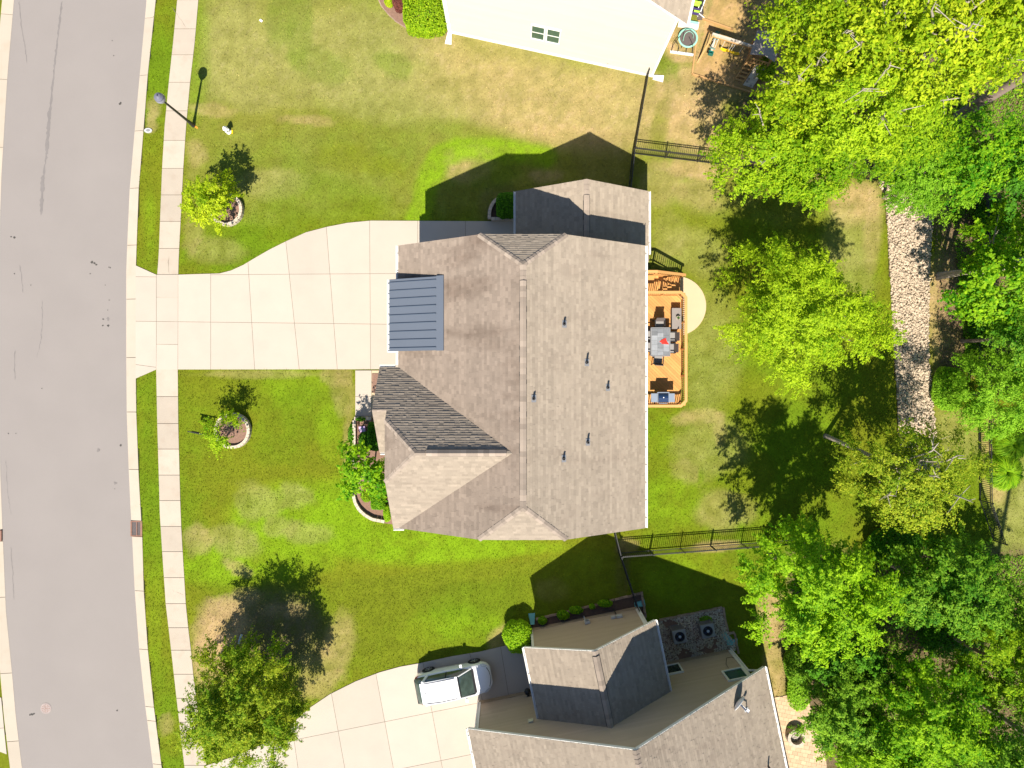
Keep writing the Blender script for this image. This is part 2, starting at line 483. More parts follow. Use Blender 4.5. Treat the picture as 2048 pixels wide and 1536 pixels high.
#  px, py, rx, ry, degrees, colour, strength
BLOBS = [
    (1150, 215, 210, 85, 8, DRY, 0.85), (1000, 190, 220, 70, 10, DRY, 0.55), (1230, 180, 90, 60, 0, DRY, 0.5), (960, 110, 160, 45, 10, DRY, 0.5), (860, 90, 70, 40, 30, DRY, 0.5),
    (680, 110, 190, 90, 0, PALE, 0.7), (470, 100, 70, 110, 0, PALE, 0.7), (780, 200, 150, 50, 8, PALE, 0.5), (520, 200, 60, 35, 0, PALE, 0.5),
    (600, 60, 25, 90, 5, GREEN, 0.6), (560, 40, 30, 60, 0, GREEN, 0.6), (400, 120, 22, 140, 4, LUSH, 0.4), (640, 130, 60, 30, 20, GREEN, 0.5), (790, 130, 40, 20, 20, GREEN, 0.6),
    (610, 240, 45, 12, 5, SANDY, 0.45), (420, 220, 50, 14, 5, SANDY, 0.4), (545, 370, 80, 30, 0, PALE, 0.6), (560, 360, 40, 20, 0, PALE, 0.4), (700, 420, 70, 30, 0, OLIVE, 0.4),
    (390, 310, 20, 30, 0, DRY, 0.45), (430, 500, 60, 25, 0, DRY, 0.3), (385, 470, 20, 40, 0, DRY, 0.3), (700, 320, 90, 30, 10, OLIVE, 0.6), (640, 400, 120, 60, 0, GREEN, 0.4),
    (940, 320, 55, 40, -20, DRY, 0.6), (1000, 420, 45, 60, 0, BROWN, 0.4), (1090, 350, 40, 20, 0, DRY, 0.6), (1210, 330, 60, 60, 0, BROWN, 0.25), (1000, 340, 60, 40, 0, GREEN, 0.5),
    (1360, 190, 80, 60, 10, DRY, 0.8), (1390, 250, 70, 60, 10, SANDY, 0.7), (1330, 130, 24, 30, 10, GREEN, 0.7), (1320, 240, 22, 60, 8, OLIVE, 0.5), (1390, 340, 60, 20, 8, SANDY, 0.7),
    (1330, 370, 50, 50, 0, DRY, 0.4), (1400, 390, 60, 40, 20, DRY, 0.4), (1340, 470, 45, 50, 0, PALE, 0.5), (1370, 440, 60, 40, 20, OLIVE, 0.4), (1440, 170, 60, 40, 15, SANDY, 0.6),
    (1720, 410, 55, 45, 0, SANDY, 0.7), (1700, 480, 60, 60, 0, PALE, 0.55), (1745, 460, 22, 100, 2, DRY, 0.5), (1765, 820, 20, 160, 2, GREEN, 0.3), (1480, 820, 90, 70, 0, OLIVE, 0.6),
    (1330, 540, 30, 40, 0, PALE, 0.4), (1400, 830, 45, 14, 0, DRY, 0.55), (1440, 860, 10, 40, 0, DRY, 0.5), (1360, 840, 40, 16, 0, DRY, 0.5), (1370, 945, 28, 22, 20, DRY, 0.5),
    (1350, 900, 60, 50, 0, OLIVE, 0.4), (1340, 1000, 60, 55, 0, LUSH, 0.5), (1320, 880, 30, 30, 0, LUSH, 0.35), (1400, 760, 50, 60, 0, GREEN, 0.5), (1500, 960, 70, 60, 20, OLIVE, 0.5),
    (610, 1030, 150, 75, -6, LUSH, 1.0), (820, 1090, 190, 45, 4, LUSH, 1.0), (1020, 1095, 120, 20, 0, LUSH, 0.8), (700, 1000, 60, 50, 0, LUSH, 0.7), (430, 1130, 60, 45, 0, LUSH, 0.9), (560, 1120, 120, 40, 0, LUSH, 0.8),
    (520, 1000, 45, 35, 10, PALE, 0.55), (590, 985, 40, 26, 0, PALE, 0.6), (610, 1070, 45, 22, 0, PALE, 0.5), (470, 1080, 50, 30, 10, PALE, 0.6), (560, 1060, 30, 20, 0, PALE, 0.5), (480, 1140, 25, 12, 20, DRY, 0.6), (400, 1080, 20, 25, 0, DRY, 0.5),
    (590, 770, 60, 40, 0, LUSH, 0.55), (620, 820, 70, 60, 0, GREEN, 0.6), (560, 900, 60, 40, 0, GREEN, 0.5), (660, 870, 26, 60, 0, LUSH, 0.5), (690, 790, 22, 40, 0, DRY, 0.35), (700, 890, 14, 60, 0, DRY, 0.5),
    (420, 770, 50, 20, 0, OLIVE, 0.6), (440, 950, 70, 40, 0, OLIVE, 0.5), (520, 748, 120, 8, 0, DRY, 0.4), (680, 755, 30, 14, 0, DRY, 0.4),
    (900, 1250, 110, 35, -6, LUSH, 0.6), (960, 1200, 90, 40, -6, GREEN, 0.6), (760, 1190, 90, 60, -10, OLIVE, 0.7), (850, 1150, 200, 25, -5, OLIVE, 0.7), (820, 1280, 60, 40, -20, OLIVE, 0.5),
    (540, 1260, 125, 80, 0, BROWN, 0.8), (450, 1270, 60, 70, 0, SANDY, 0.75), (680, 1275, 32, 60, 10, SANDY, 0.8), (560, 1220, 60, 20, 0, DRY, 0.4), (425, 1330, 40, 60, 0, SANDY, 0.7), (640, 1340, 50, 60, 30, DRY, 0.55), (480, 1200, 50, 20, -10, DRY, 0.5),
    (1010, 1280, 22, 30, 30, SANDY, 0.6), (1100, 1180, 40, 25, 0, DRY, 0.45), (1170, 1150, 70, 50, 0, GREEN, 0.5), (1245, 1150, 14, 60, 0, BROWN, 0.5), (1350, 1150, 80, 50, 0, LUSH, 0.5),
    (1255, 1090, 20, 12, 0, SANDY, 0.5), (1440, 1092, 60, 10, -5, SANDY, 0.7), (1545, 1240, 26, 60, 0, SANDY, 0.8), (1550, 1340, 28, 70, 0, SANDY, 0.7), (1460, 1190, 40, 60, 0, OLIVE, 0.6),
    (304, 235, 14, 40, 5, DRY, 0.6), (300, 120, 14, 60, 5, GREEN, 0.5), (300, 440, 14, 80, 0, LUSH, 0.45), (297, 880, 14, 120, 0, GREEN, 0.6), (310, 1220, 15, 140, 0, LUSH, 0.35), (340, 1480, 22, 50, 0, OLIVE, 0.7), (330, 1450, 14, 24, 0, DRY, 0.4),
    (1368, 84, 30, 34, 0, SANDY, 1.0), (1412, 26, 16, 44, 0, SANDY, 0.8), (1890, 610, 40, 110, 0, SANDY, 0.85), (1410, 700, 70, 130, 0, PALE, 0.45), (1420, 890, 80, 60, 0, PALE, 0.5), (1460, 1020, 60, 40, 0, DRY, 0.4), (1390, 500, 70, 50, 0, PALE, 0.5), (1690, 560, 70, 70, 0, PALE, 0.4), (1750, 760, 30, 80, 0, OLIVE, 0.5), (1890, 720, 26, 60, 0, DRY, 0.5), (1930, 400, 60, 90, 0, BROWN, 0.8), (1905, 870, 50, 60, 0, PALE, 0.6), (2030, 1010, 50, 100, 0, PALE, 0.7), (1990, 930, 30, 90, 0, SANDY, 0.6), (1880, 470, 20, 60, 0, GREEN, 0.4),
]
LUSHBAND = [(835, 440), (850, 395), (862, 350), (880, 310), (920, 297), (985, 296), (1040, 306), (1090, 318)]

def turf(x, y):
    px = np.asarray(x) * PPM + 1024; py = 768 - np.asarray(y) * PPM
    n1 = fbm(x * 0.16, y * 0.16, 1); n2 = fbm(x * 0.55, y * 0.55, 2); n3 = fbm(x * 2.2, y * 2.2, 3); n4 = fbm(x * 6.5, y * 6.5, 4, 3)
    wob = (n2 - 0.5) * 70 + (n3 - 0.5) * 40
    t = np.clip((n1 - 0.42) * 3.0 + (n3 - 0.5) * 0.9, 0, 1)[..., None]
    c = OLIVE * (1 - t) + GREEN * t
    w = (np.clip((455 - py + wob) / 60, 0, 1) * np.clip((px - 365) / 15, 0, 1) * .32 * (.5 + n2))[..., None]
    c = c * (1 - w) + np.array([0.215, 0.190, 0.050]) * w
    for bx, by, rx, ry, a, col, s in BLOBS:
        ca, sa = math.cos(R(a)), math.sin(R(a))
        dx = px - bx; dy = py - by
        u = (dx * ca + dy * sa) / rx; v = (-dx * sa + dy * ca) / ry
        d = np.hypot(u, v) + wob / (rx + ry) * 1.3
        w = np.clip((1.25 - d) / 0.6, 0, 1); w = (w * w * (3 - 2 * w)) * s * np.clip(0.55 + 1.1 * (n3 - 0.2), 0.25, 1.0)
        w = w[..., None]
        c = c * (1 - w) + col * w
    # where one owner's mowing stops and the next begins
    w = np.clip((212 + (px - 512) * .072 - py + wob * .12) / 9, 0, 1) * np.clip((px - 395) / 20, 0, 1) * np.clip((1285 - px) / 10, 0, 1)
    w = (w * .30 * (.4 + 1.1 * n2))[..., None]; c = c * (1 - w) + PALE * w
    w = np.clip((py - 1163 + (px - 640) * .105 + wob * .12) / 8, 0, 1) * np.clip((px - 640 + wob * .2) / 30, 0, 1) * (px < 1250) * (py < 1340)
    w *= np.clip((np.hypot((px - 915) / 115, (py - 1255) / 48) + wob * .006 - .7) / .5, 0, 1)
    w = (w * .5)[..., None]; c = c * (1 - w) + np.array([0.108, 0.142, 0.007]) * w
    d = seg_dist(px, py, LUSHBAND) + wob * 0.25
    w = (np.clip((30 - d) / 12, 0, 1) * 0.9 * np.clip(0.5 + 1.2 * (n3 - 0.15), 0.3, 1))[..., None]
    c = c * (1 - w) + LUSH * 1.05 * w
    # mower passes
    st = np.sin((py + px * 0.10) * 0.135 + n1 * 5) * 0.5 + np.sin((px * 0.9 - py * 0.08) * 0.11 + 3 * n1) * 0.35
    m = ((px > 380))
    c = c * (1 + 0.055 * st * m)[..., None]
    # woodland floor beyond the lawns
    edge = np.minimum((px - 1480 + (py - 200) * 0.25), (355 - py) + 0.0 * px)
    wood = np.clip((edge + wob) / 30, 0, 1)
    wood = np.maximum(wood, np.clip((px - 1870 + wob) / 30, 0, 1) * (py < 740) * 0.9)
    wood = np.maximum(wood, np.clip((np.minimum(px - 1560, py - 1085) + wob) / 40, 0, 1))
    wood = (wood * (0.65 + 0.5 * n3)).clip(0, 1)[..., None]
    c = c * (1 - wood) + (BROWN * (0.75 + 0.5 * n4[..., None])) * wood
    w = (inpoly(px, py, PLAY) * 0.85 * (0.6 + 0.5 * n3))[..., None].clip(0, 1)
    c = c * (1 - w) + SANDY * np.array([1.0, 0.9, 0.85]) * w
    # fine straw
    s = np.clip((n4 - 0.56) * 5, 0, 1)[..., None] * 0.26
    c = c * (1 - s) + c * np.array([1.45, 1.3, 2.2]) * s
    return c * (0.80 + 0.4 * n3 * 1.0)[..., None]

def build_ground():
    far = [70, 120, 250, 600, 1500]
    xs = np.concatenate([[-f for f in far[::-1]], np.arange(-34, 34.01, 0.17), far])
    ys = np.concatenate([[-f for f in far[::-1]], np.arange(-27, 27.01, 0.17), far])
    X, Y = np.meshgrid(xs, ys)
    nx, ny = len(xs), len(ys)
    px = X * PPM + 1024; py = 768 - Y * PPM
    pr = np.interp(py, [p[1] for p in CURB_R], [p[0] for p in CURB_R])
    pl = np.interp(py, [p[1] for p in ROAD_L], [p[0] for p in ROAD_L]) - CURB_LW
    inside = (px < pr - 2.5) & (px > pl + 2.5)
    Z = np.where(inside, -0.30, 0.0)
    und = (fbm(X * 0.3, Y * 0.3, 9) - 0.5) * 0.05
    cr = inpoly(px, py, CREEK)
    Z = np.where(cr, -0.18, Z)
    V = np.stack([X, Y, Z], -1).reshape(-1, 3)
    i = np.arange(nx * ny).reshape(ny, nx)
    F = np.stack([i[:-1, :-1], i[:-1, 1:], i[1:, 1:], i[1:, :-1]], -1).reshape(-1, 4)
    me = quadmesh('ground', V, F)
    C = turf(X.ravel(), Y.ravel())
    set_col(me, C)
    o = link('ground', me, MT['lawn'])
    return tag(o, kind='structure')

def quadmesh(name, V, F, smooth=False):
    me = bpy.data.meshes.new(name)
    V = np.asarray(V, np.float32); F = np.asarray(F, np.int32); k = F.shape[1]
    me.vertices.add(len(V)); me.vertices.foreach_set('co', V.ravel())
    me.loops.add(F.size); me.loops.foreach_set('vertex_index', F.ravel())
    me.polygons.add(len(F)); me.polygons.foreach_set('loop_start', np.arange(0, F.size, k, dtype=np.int32))
    if smooth: me.polygons.foreach_set('use_smooth', np.ones(len(F), bool))
    me.update(calc_edges=True)
    return me
def set_col(me, C):
    a = me.color_attributes.new('col', 'FLOAT_COLOR', 'POINT')
    C4 = np.ones((len(C), 4), np.float32); C4[:, :3] = C
    a.data.foreach_set('color', C4.ravel())

build_ground()

# ------------------------------------------------------------------ street
def strip(name, L, Rr, z, m, zr=None, parent=None, y0=None, y1=None, step=24):
    ys = np.arange(L[0][1], L[-1][1] + 1, step)
    mb = MB(); vs = []; fs = []
    for y in ys:
        vs.append((*g2(interp(L, y), y), z)); vs.append((*g2(interp(Rr, y), y), z if zr is None else zr))
    for i in range(len(ys) - 1):
        fs.append((2 * i, 2 * i + 2, 2 * i + 3, 2 * i + 1))
    mb.add(vs, fs)
    return mb.build(name, m, parent)

road = tag(strip('road', shift(ROAD_L, -1), shift(ROAD_R, 1), -0.085, MT['asphalt']), kind='structure')

def wig(path, w, z, mat_, name, parent, seed=0, amp=0.9):
    r = random.Random(seed); mb = MB(); pts = []
    for (x0, y0), (x1, y1) in zip(path[:-1], path[1:]):
        n = max(2, int(math.hypot(x1 - x0, y1 - y0) / 5))
        for i in range(n):
            t = i / n; pts.append((x0 + (x1 - x0) * t + r.uniform(-amp, amp), y0 + (y1 - y0) * t + r.uniform(-amp, amp)))
    pts.append(path[-1]); vs = []; fs = []
    for i, (x, y) in enumerate(pts):
        ww = w * r.uniform(0.3, 1.25) * (0.2 if i in (0, len(pts) - 1) else 1)
        vs += [(*g2(x - ww, y), z), (*g2(x + ww, y), z)]
        if i: fs.append((2 * i - 2, 2 * i - 1, 2 * i + 1, 2 * i))
    return mb.add(vs, fs).build(name, mat_, parent)
for k, (pth, w) in enumerate([
    ([(122, 0), (115, 60), (110, 105), (103, 170), (97, 230), (94, 290), (88, 330), (84, 370), (80, 430)], 2.2),
    ([(97, 215), (95, 255), (91, 310)], 3.4), ([(36, 0), (40, 45), (46, 80), (52, 125)], 0.8), ([(84, 350), (80, 425)], 3.8),
    ([(38, 530), (42, 560), (44, 585)], 1.0), ([(82, 600), (83, 640), (80, 680), (72, 715)], 0.8), ([(28, 700), (27, 740), (28, 760)], 1.0),
    ([(20, 1095), (23, 1140), (26, 1200)], 0.7), ([(10, 920), (14, 990), (20, 1030)], 0.7)]):
    wig(pth, w, -0.082 + 0.0012 * (k % 4), MT['crack'], 'crack', road, k)
r_ = random.Random(4)
for k, (x, y, s) in enumerate([(239, 206, 3.2), (182, 524, 3), (187, 526, 2.4), (191, 529, 2.2), (215, 638, 3.6), (205, 638, 2.2), (215, 651, 2.6), (204, 651, 1.8), (240, 891, 2.2), (229, 967, 3.6),
                               (62, 1430, 2.6), (66, 1429, 2.0), (58, 1431, 1.8), (82, 777, 1.2), (27, 474, 2.6), (20, 473, 1.8), (195, 901, 3.4), (228, 978, 1.0), (30, 867, 1.0), (233, 1422, 2.0), (15, 867, 1.3), (216, 534, 1.3), (226, 110, 1.2), (223, 80, 1.0),
                               (209, 570, 1.0), (217, 600, 1.2), (214, 620, 1.0), (60, 570, 1.2), (27, 547, 1.3), (219, 535, 1.4), (179, 547, 1.4), (257, 786, 1.3)]):
    mb = MB(); n = 9
    ring = [(*g2(x + s * math.cos(2 * math.pi * i / n) * r_.uniform(0.5, 1.2), y + s * math.sin(2 * math.pi * i / n) * r_.uniform(0.5, 1.2)), -0.0765 + 0.0003 * k) for i in range(n)]
    mb.add(ring, [tuple(range(n - 1, -1, -1))]).build('tar_spot', MT['tar'] if s < 3.3 else MT['crack'], road)

def slab_row(name, piece, L, Rr, cuts, z0, z1, zr, m, parent, gap=0.5, skip=()):
    for y0, y1 in zip(cuts[:-1], cuts[1:]):
        if any(a <= (y0 + y1) / 2 <= b for a, b in skip): continue
        n = max(2, int((y1 - y0) / 25) + 1)
        ys = np.linspace(y0 + gap, y1 - gap, n)
        vs = []; fs = []
        for y in ys:
            a = g2(interp(L, y), y); b = g2(interp(Rr, y), y)
            vs += [(*a, z1), (*b, z1 if zr is None else zr), (*a, z0), (*b, z0)]
        for i in range(n - 1):
            o = 4 * i
            fs += [(o, o + 4, o + 5, o + 1), (o + 2, o + 6, o + 4, o), (o + 1, o + 5, o + 7, o + 3)]
        fs += [(0, 1, 3, 2), (4 * n - 4, 4 * n - 2, 4 * n - 1, 4 * n - 3)]
        MB().add(vs, fs).build(piece, m, parent)

curb = tag(strip('curb', shift(ROAD_R, 1.2), shift(CURB_R, -0.5), -0.09, MT['joint']), kind='structure')
cuts = [-160, -82, 35, 150, 261, 376, 490, 598, 715, 824, 939, 1041.5, 1073.5, 1182, 1299, 1414, 1442, 1529, 1640, 1700]
slab_row('curb', 'curb_section', ROAD_R, CURB_R, cuts, -0.3, -0.075, 0.035, MT['curb'], curb, skip=[(1042, 1073)])
curb2 = tag(strip('far_curb', shift(ROAD_L, -CURB_LW + 0.5), shift(ROAD_L, -1.2), -0.09, MT['joint']), kind='structure')
slab_row('far_curb', 'curb_section', shift(ROAD_L, -CURB_LW), ROAD_L, [-160, 28, 158, 294, 420, 540, 660, 780, 900, 1060, 1083, 1195, 1347, 1483, 1600, 1700], -0.3, 0.035, -0.075, MT['curb'], curb2, skip=[(1061, 1082)])

walk = tag(strip('sidewalk', shift(WALK_L, 0.4), shift(WALK_R, -0.4), 0.008, MT['joint']), kind='structure')
wc = [-160, -110, -50, 0, 58, 110, 165, 222, 281, 337, 390, 443, 497, 549, 594, 643, 689, 738, 793, 847, 898, 950, 1001, 1052.5, 1103, 1155, 1207, 1255, 1300, 1348, 1396, 1444, 1492, 1530, 1600, 1700]
slab_row('sidewalk', 'slab', WALK_L, WALK_R, wc, 0.0, 0.035, None, MT['walk'], walk)
for k, (pth, w) in enumerate([([(338, 512), (337, 530), (339, 548)], 0.5), ([(345, 15), (362, 40), (372, 55)], 0.4), ([(345, 1180), (368, 1190)], 0.4)]):
    wig(pth, w, 0.0365, MT['joint'], 'crack', walk, k + 20, 0.8)

def paved(name, piece, poly_px, lines, z, m, base=MT['joint'], gap=0.022, thick=0.03):
    poly = [g2(x, y) for x, y in poly_px]
    if area2(poly) < 0: poly = poly[::-1]
    b = tag(MB().prism(poly, z - 0.06, z - 0.012).build(name, base), kind='structure')
    polys = [poly]
    for a, c, wh in lines:
        w2 = (lambda cx, cy, wh=wh: wh(cx * PPM + 1024, 768 - cy * PPM)) if wh else None
        polys = split(polys, g2(*a), g2(*c), gap, w2)
    for p in polys:
        MB().prism(p, z - thick, z).build(piece, m, b)
    return b

paved('driveway', 'slab', DRIVE, [
    ((313.4, 500), (313.4, 800), None), ((357, 500), (356, 800), None), ((422, 500), (422, 800), lambda x, y: x > 357),
    ((272, 553.5), (313, 554), lambda x, y: x < 313), ((272, 729), (313, 734.5), lambda x, y: x < 313),
    ((272, 642.5), (900, 650), lambda x, y: True), ((313, 594.5), (357, 596), lambda x, y: 313 < x < 357 and y < 643), ((313, 688.5), (357, 689), lambda x, y: 313 < x < 357 and y > 643),
    ((440, 549.5), (900, 546.5), lambda x, y: x > 422),
    ((495, 500), (510, 740), lambda x, y: x > 423), ((572, 483), (599, 739), lambda x, y: x > 505), ((653, 454), (675, 739), lambda x, y: x > 585),
    ((739.5, 441), (741.5, 739), lambda x, y: x > 664), ((835.5, 440), (835.5, 560), lambda x, y: x > 742 and y < 560), ((931, 440), (931, 560), lambda x, y: x > 840 and y < 560)], 0.04, MT['conc'])
def lerp(a, b, t): return (a[0] + (b[0] - a[0]) * t, a[1] + (b[1] - a[1]) * t)
bl = [((590, 1479), (958, 1405), None)]
for x0, y0, x1, y1 in [(664, 1391, 690, 1536), (752, 1347, 787, 1536), (846, 1324, 885, 1536), (939, 1305, 973, 1430), (1001, 1292, 1018, 1395)]:
    bl.append(((x0, y0), (x1, y1), None))
bl.append(((583, 1440), (600, 1560), None))
bl.append(((590, 1580), (958, 1505), lambda x, y: y > 1450))
paved('neighbour_driveway', 'slab', BDRIVE, bl, 0.04, MT['conc'])
paved('front_walk', 'slab', FRONTWALK, [((711, 793), (743, 793), None), ], 0.05, MT['conc'])
paved('porch_floor', 'slab', PORCHFLOOR, [], 0.06, MT['patio'])
p0 = [(c[0], c[1]) for c in circ(PATIO_C, PATIO_R, 48)]
tag(MB().prism(p0, -0.05, 0.035).build('patio', MT['patio']), kind='structure')
# apron and verge on the far side of the road
paved('far_apron', 'slab', [(-60, 1380), (3, 1395), (10, 1470), (14, 1508), (-60, 1480)], [((-60, 1462), (12, 1455), None)], 0.03, MT['conc'])

# inlet grates, manhole, water meter
def storm_grate(x0, y0, x1, y1, label, z=-0.05):
    c = spot((x0 + x1) / 2, (y0 + y1) / 2); w = (x1 - x0) / PPM; h = (y1 - y0) / PPM
    t = thing('storm_grate', (c.x, c.y, -0.12), label, 'storm drain', 'storm drains in the gutter')
    MB().box((c.x, c.y, -0.19), (w - 0.02, h - 0.02, 0.02)).build('drain_pit', MT['pit'], t)
    f = MB(); fr = 0.075
    f.box((c.x - w / 2 + fr / 2, c.y, -0.07), (fr, h, 0.1)).box((c.x + w / 2 - fr * 0.7, c.y, -0.045), (fr * 1.4, h, 0.12))
    f.box((c.x, c.y + h / 2 - 0.03, -0.06), (w - 2.4 * fr, 0.06, 0.09)).box((c.x, c.y - h / 2 + 0.03, -0.06), (w - 2.4 * fr, 0.06, 0.09))
    f.box((c.x + 0.02, c.y, -0.058), (0.045, h - 0.12, 0.09))
    f.build('grate_frame', MT['rust'], t)
    n = 15; me = None
    for i in range(n):
        yy = c.y - h / 2 + 0.09 + (h - 0.18) * i / (n - 1)
        for sx in (-1, 1):
            cx = c.x + 0.02 + sx * (w * 0.25 - 0.02); L = w / 2 - fr - 0.03
            if me is None: me = MB().box((0, 0, 0), (L, 0.024, 0.05)).mesh('grate_bar')
            b = link('grate_bar', me, MT['grate'], t); b.location = (cx, yy, -0.066)
    return t
storm_grate(260.5, 1042, 284.5, 1073, 'rusty iron storm drain grate set into the curb beside the verge')
storm_grate(-19, 1061, 3, 1082.5, 'rusty storm drain grate cut off by the picture edge across the road')
mh = thing('manhole_cover', spot(90, 1418, 0) + Vector((0, 0, -0.084)), 'round rusty manhole cover with a patterned lid set in the asphalt', 'manhole cover')
c = spot(90, 1418); z = -0.083
MB().lathe((c.x, c.y, z), [(0.31, 0), (0.31, 0.012), (0.265, 0.012), (0.265, 0.004)], 28).build('manhole_ring', MT['iron'], mh)
MB().lathe((c.x, c.y, z), [(0.255, 0), (0.255, 0.012)], 28).build('manhole_lid', MT['iron'], mh)
pm = MB()
for rr, nn in ((0.2, 12), (0.12, 8), (0.04, 3)):
    for i in range(nn):
        a = 2 * math.pi * i / nn
        pm.box((c.x + rr * math.cos(a), c.y + rr * math.sin(a), z + 0.016), (0.05, 0.03, 0.008), rz=a)
tag(pm.build('lid_stud', MT['rust'], mh), kind='stuff')
wm = thing('water_meter_box', spot(297, 261.5), 'oval concrete water meter box with a small iron lid in the verge', 'meter box')
c = spot(297, 261.5)
e = [(c.x + 0.23 * math.cos(a), c.y + 0.14 * math.sin(a)) for a in np.linspace(0, 2 * math.pi, 20, endpoint=False)]
MB().prism(e, -0.02, 0.06).build('meter_collar', MT['lightgrey'], wm)
MB().prism([(c.x + (x - c.x) * 0.5, c.y + (y - c.y) * 0.5) for x, y in e], 0.05, 0.072).build('meter_lid', MT['grey'], wm)

# planting beds
def bed(name, poly_px, m, z=0.03):
    poly = [g2(x, y) for x, y in poly_px]
    return tag(MB().prism(poly, -0.05, z).build(name, m), kind='structure')
bed('tree_ring_mulch', [(c.x * PPM + 1024, 768 - c.y * PPM) for c in [Vector((*p, 0)) for p in circ(RING1, 0.80)]], MT['mulch'], 0.16)
bed('tree_ring_mulch', [(c.x * PPM + 1024, 768 - c.y * PPM) for c in [Vector((*p, 0)) for p in circ(RING2, 0.9)]], MT['mulch'], 0.16)
bed('porch_bed', PORCHBED, MT['mulch'], 0.10)
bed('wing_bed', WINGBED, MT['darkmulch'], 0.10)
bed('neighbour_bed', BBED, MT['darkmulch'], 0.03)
bed('ac_bed', ACBED, MT['mulch'], 0.03)
bed('entry_bed', [(744.5, 747), (758, 747), (758, 786), (744.5, 786)], MT['mulch'], 0.09)
bed('corner_bed', TBED, MT['mulch'], 0.04)

def blocks(path, w, h, bl, parent, m, piece='block', z0=-0.02, gap=0.005, vary=0.0):
    """lay wall blocks one by one along a polyline of metres"""
    path = [Vector((p[0], p[1], 0)) for p in path]
    seg = [(b - a).length for a, b in zip(path[:-1], path[1:])]
    tot = sum(seg); n = max(1, round(tot / bl)); step = tot / n
    me = MB().add([(-step / 2 + gap / 2, -w / 2, 0), (step / 2 - gap / 2, -w / 2, 0), (step / 2 - gap / 2, w / 2, 0), (-step / 2 + gap / 2, w / 2, 0),
                   (-step / 2 + gap / 2 + 0.004, -w / 2 + 0.004, h), (step / 2 - gap / 2 - 0.004, -w / 2 + 0.004, h), (step / 2 - gap / 2 - 0.004, w / 2 - 0.004, h), (-step / 2 + gap / 2 + 0.004, w / 2 - 0.004, h)],
                  [(3, 2, 1, 0), (4, 5, 6, 7), (0, 1, 5, 4), (1, 2, 6, 5), (2, 3, 7, 6), (3, 0, 4, 7)]).mesh(piece)
    def at(s):
        for (a, b), L in zip(zip(path[:-1], path[1:]), seg):
            if s <= L: return a + (b - a) * (s / L)
            s -= L
        return path[-1]
    for i in range(n):
        a = at(i * step); b = at((i + 1) * step - 1e-4); d = b - a
        o = link(piece, me, m, parent)
        o.location = ((a.x + b.x) / 2 + rng.uniform(-vary, vary), (a.y + b.y) / 2 + rng.uniform(-vary, vary), z0)
        o.rotation_euler = (0, 0, math.atan2(d.y, d.x) + rng.uniform(-vary, vary) * 1.5)
        o.scale = (1, 1, 1 + rng.uniform(-vary, vary) * 2)
def px(path): return [g2(x, y) for x, y in path]
t = thing('tree_ring_wall', (RING1.x, RING1.y, 0), 'round pale block ring under the yellow-green tree nearest the street lamp', 'garden wall', 'garden walls of pale block')
q = circ(RING1, 0.86, 40); blocks(q + [q[0]], 0.18, 0.36, 0.2, t, MT['block'], vary=0.004)
t = thing('tree_ring_wall', (RING2.x, RING2.y, 0), 'round pale block ring under the small tree in the front lawn', 'garden wall', 'garden walls of pale block')
q = circ(RING2, 0.95, 40); blocks(q + [q[0]], 0.18, 0.36, 0.2, t, MT['block'], vary=0.004)
t = thing('planter_wall', spot(711, 860), 'low square-cornered block wall enclosing the dark bed beside the front walk', 'garden wall', 'garden walls of pale block')
blocks(px([(745, 836.5), (711, 836.5)]), 0.20, 0.42, 0.28, t, MT['block']); blocks(px([(711, 840), (711, 900), (709, 930)]), 0.18, 0.42, 0.28, t, MT['block'])
t = thing('planter_wall', spot(720, 1020), 'curved pale block wall around the end of the front planting bed', 'garden wall', 'garden walls of pale block')
blocks(px([(709, 988), (712.5, 1004), (720, 1017), (732, 1028.5), (746, 1036.5), (771, 1041.5)]), 0.18, 0.36, 0.24, t, MT['block'], vary=0.004)
t = thing('planter_wall', spot(985, 420), 'quarter-round block wall in shade around the clipped hedge by the driveway', 'garden wall', 'garden walls of pale block')
blocks(px([(979, 440), (979, 426), (983, 413), (989, 404.5), (1000, 398), (1012, 396)]), 0.19, 0.36, 0.24, t, MT['block']); blocks(px([(982.5, 440), (1036, 440)]), 0.19, 0.36, 0.28, t, MT['block'])
t = thing('bed_edging', spot(1180, 1215), 'line of reddish edging stones along the shaded bed of the tan house', 'bed edging', 'stone bed edging at the tan house')
blocks(px([(1072, 1238), (1130, 1224), (1195, 1208), (1281, 1186)]), 0.12, 0.12, 0.26, t, MT['edging'], 'edging_stone', vary=0.02)
blocks(px([(1282, 1183), (1286, 1205), (1291, 1234)]), 0.13, 0.14, 0.26, t, MT['edging'], 'edging_stone', vary=0.02)
t = thing('bed_edging', spot(1400, 1225), 'edging stones framing the gravel bed of the two air conditioners', 'bed edging', 'stone bed edging at the tan house')
blocks(px([(1318, 1239), (1380, 1228), (1443, 1214.5)]), 0.12, 0.12, 0.26, t, MT['edging'], 'edging_stone', vary=0.02)
blocks(px([(1446, 1214), (1450, 1240), (1456, 1267)]), 0.13, 0.13, 0.24, t, MT['edging'], 'edging_stone', vary=0.02)
blocks(px([(1457, 1267), (1468, 1263)]), 0.12, 0.12, 0.2, t, MT['edging'], 'edging_stone', vary=0.02)
blocks(px([(1469, 1266), (1472, 1285), (1477, 1306)]), 0.12, 0.12, 0.24, t, MT['edging'], 'edging_stone', vary=0.02)
t = thing('bed_edging', spot(800, 48), 'thin tan edging along the mulch bed beside the cream house', 'bed edging')
blocks(px([(752, -20), (759, 6), (772, 24), (790, 42), (812, 56), (835, 68), (868, 74)]), 0.06, 0.07, 0.3, t, MT['edging'], 'edging_stone', vary=0.01)

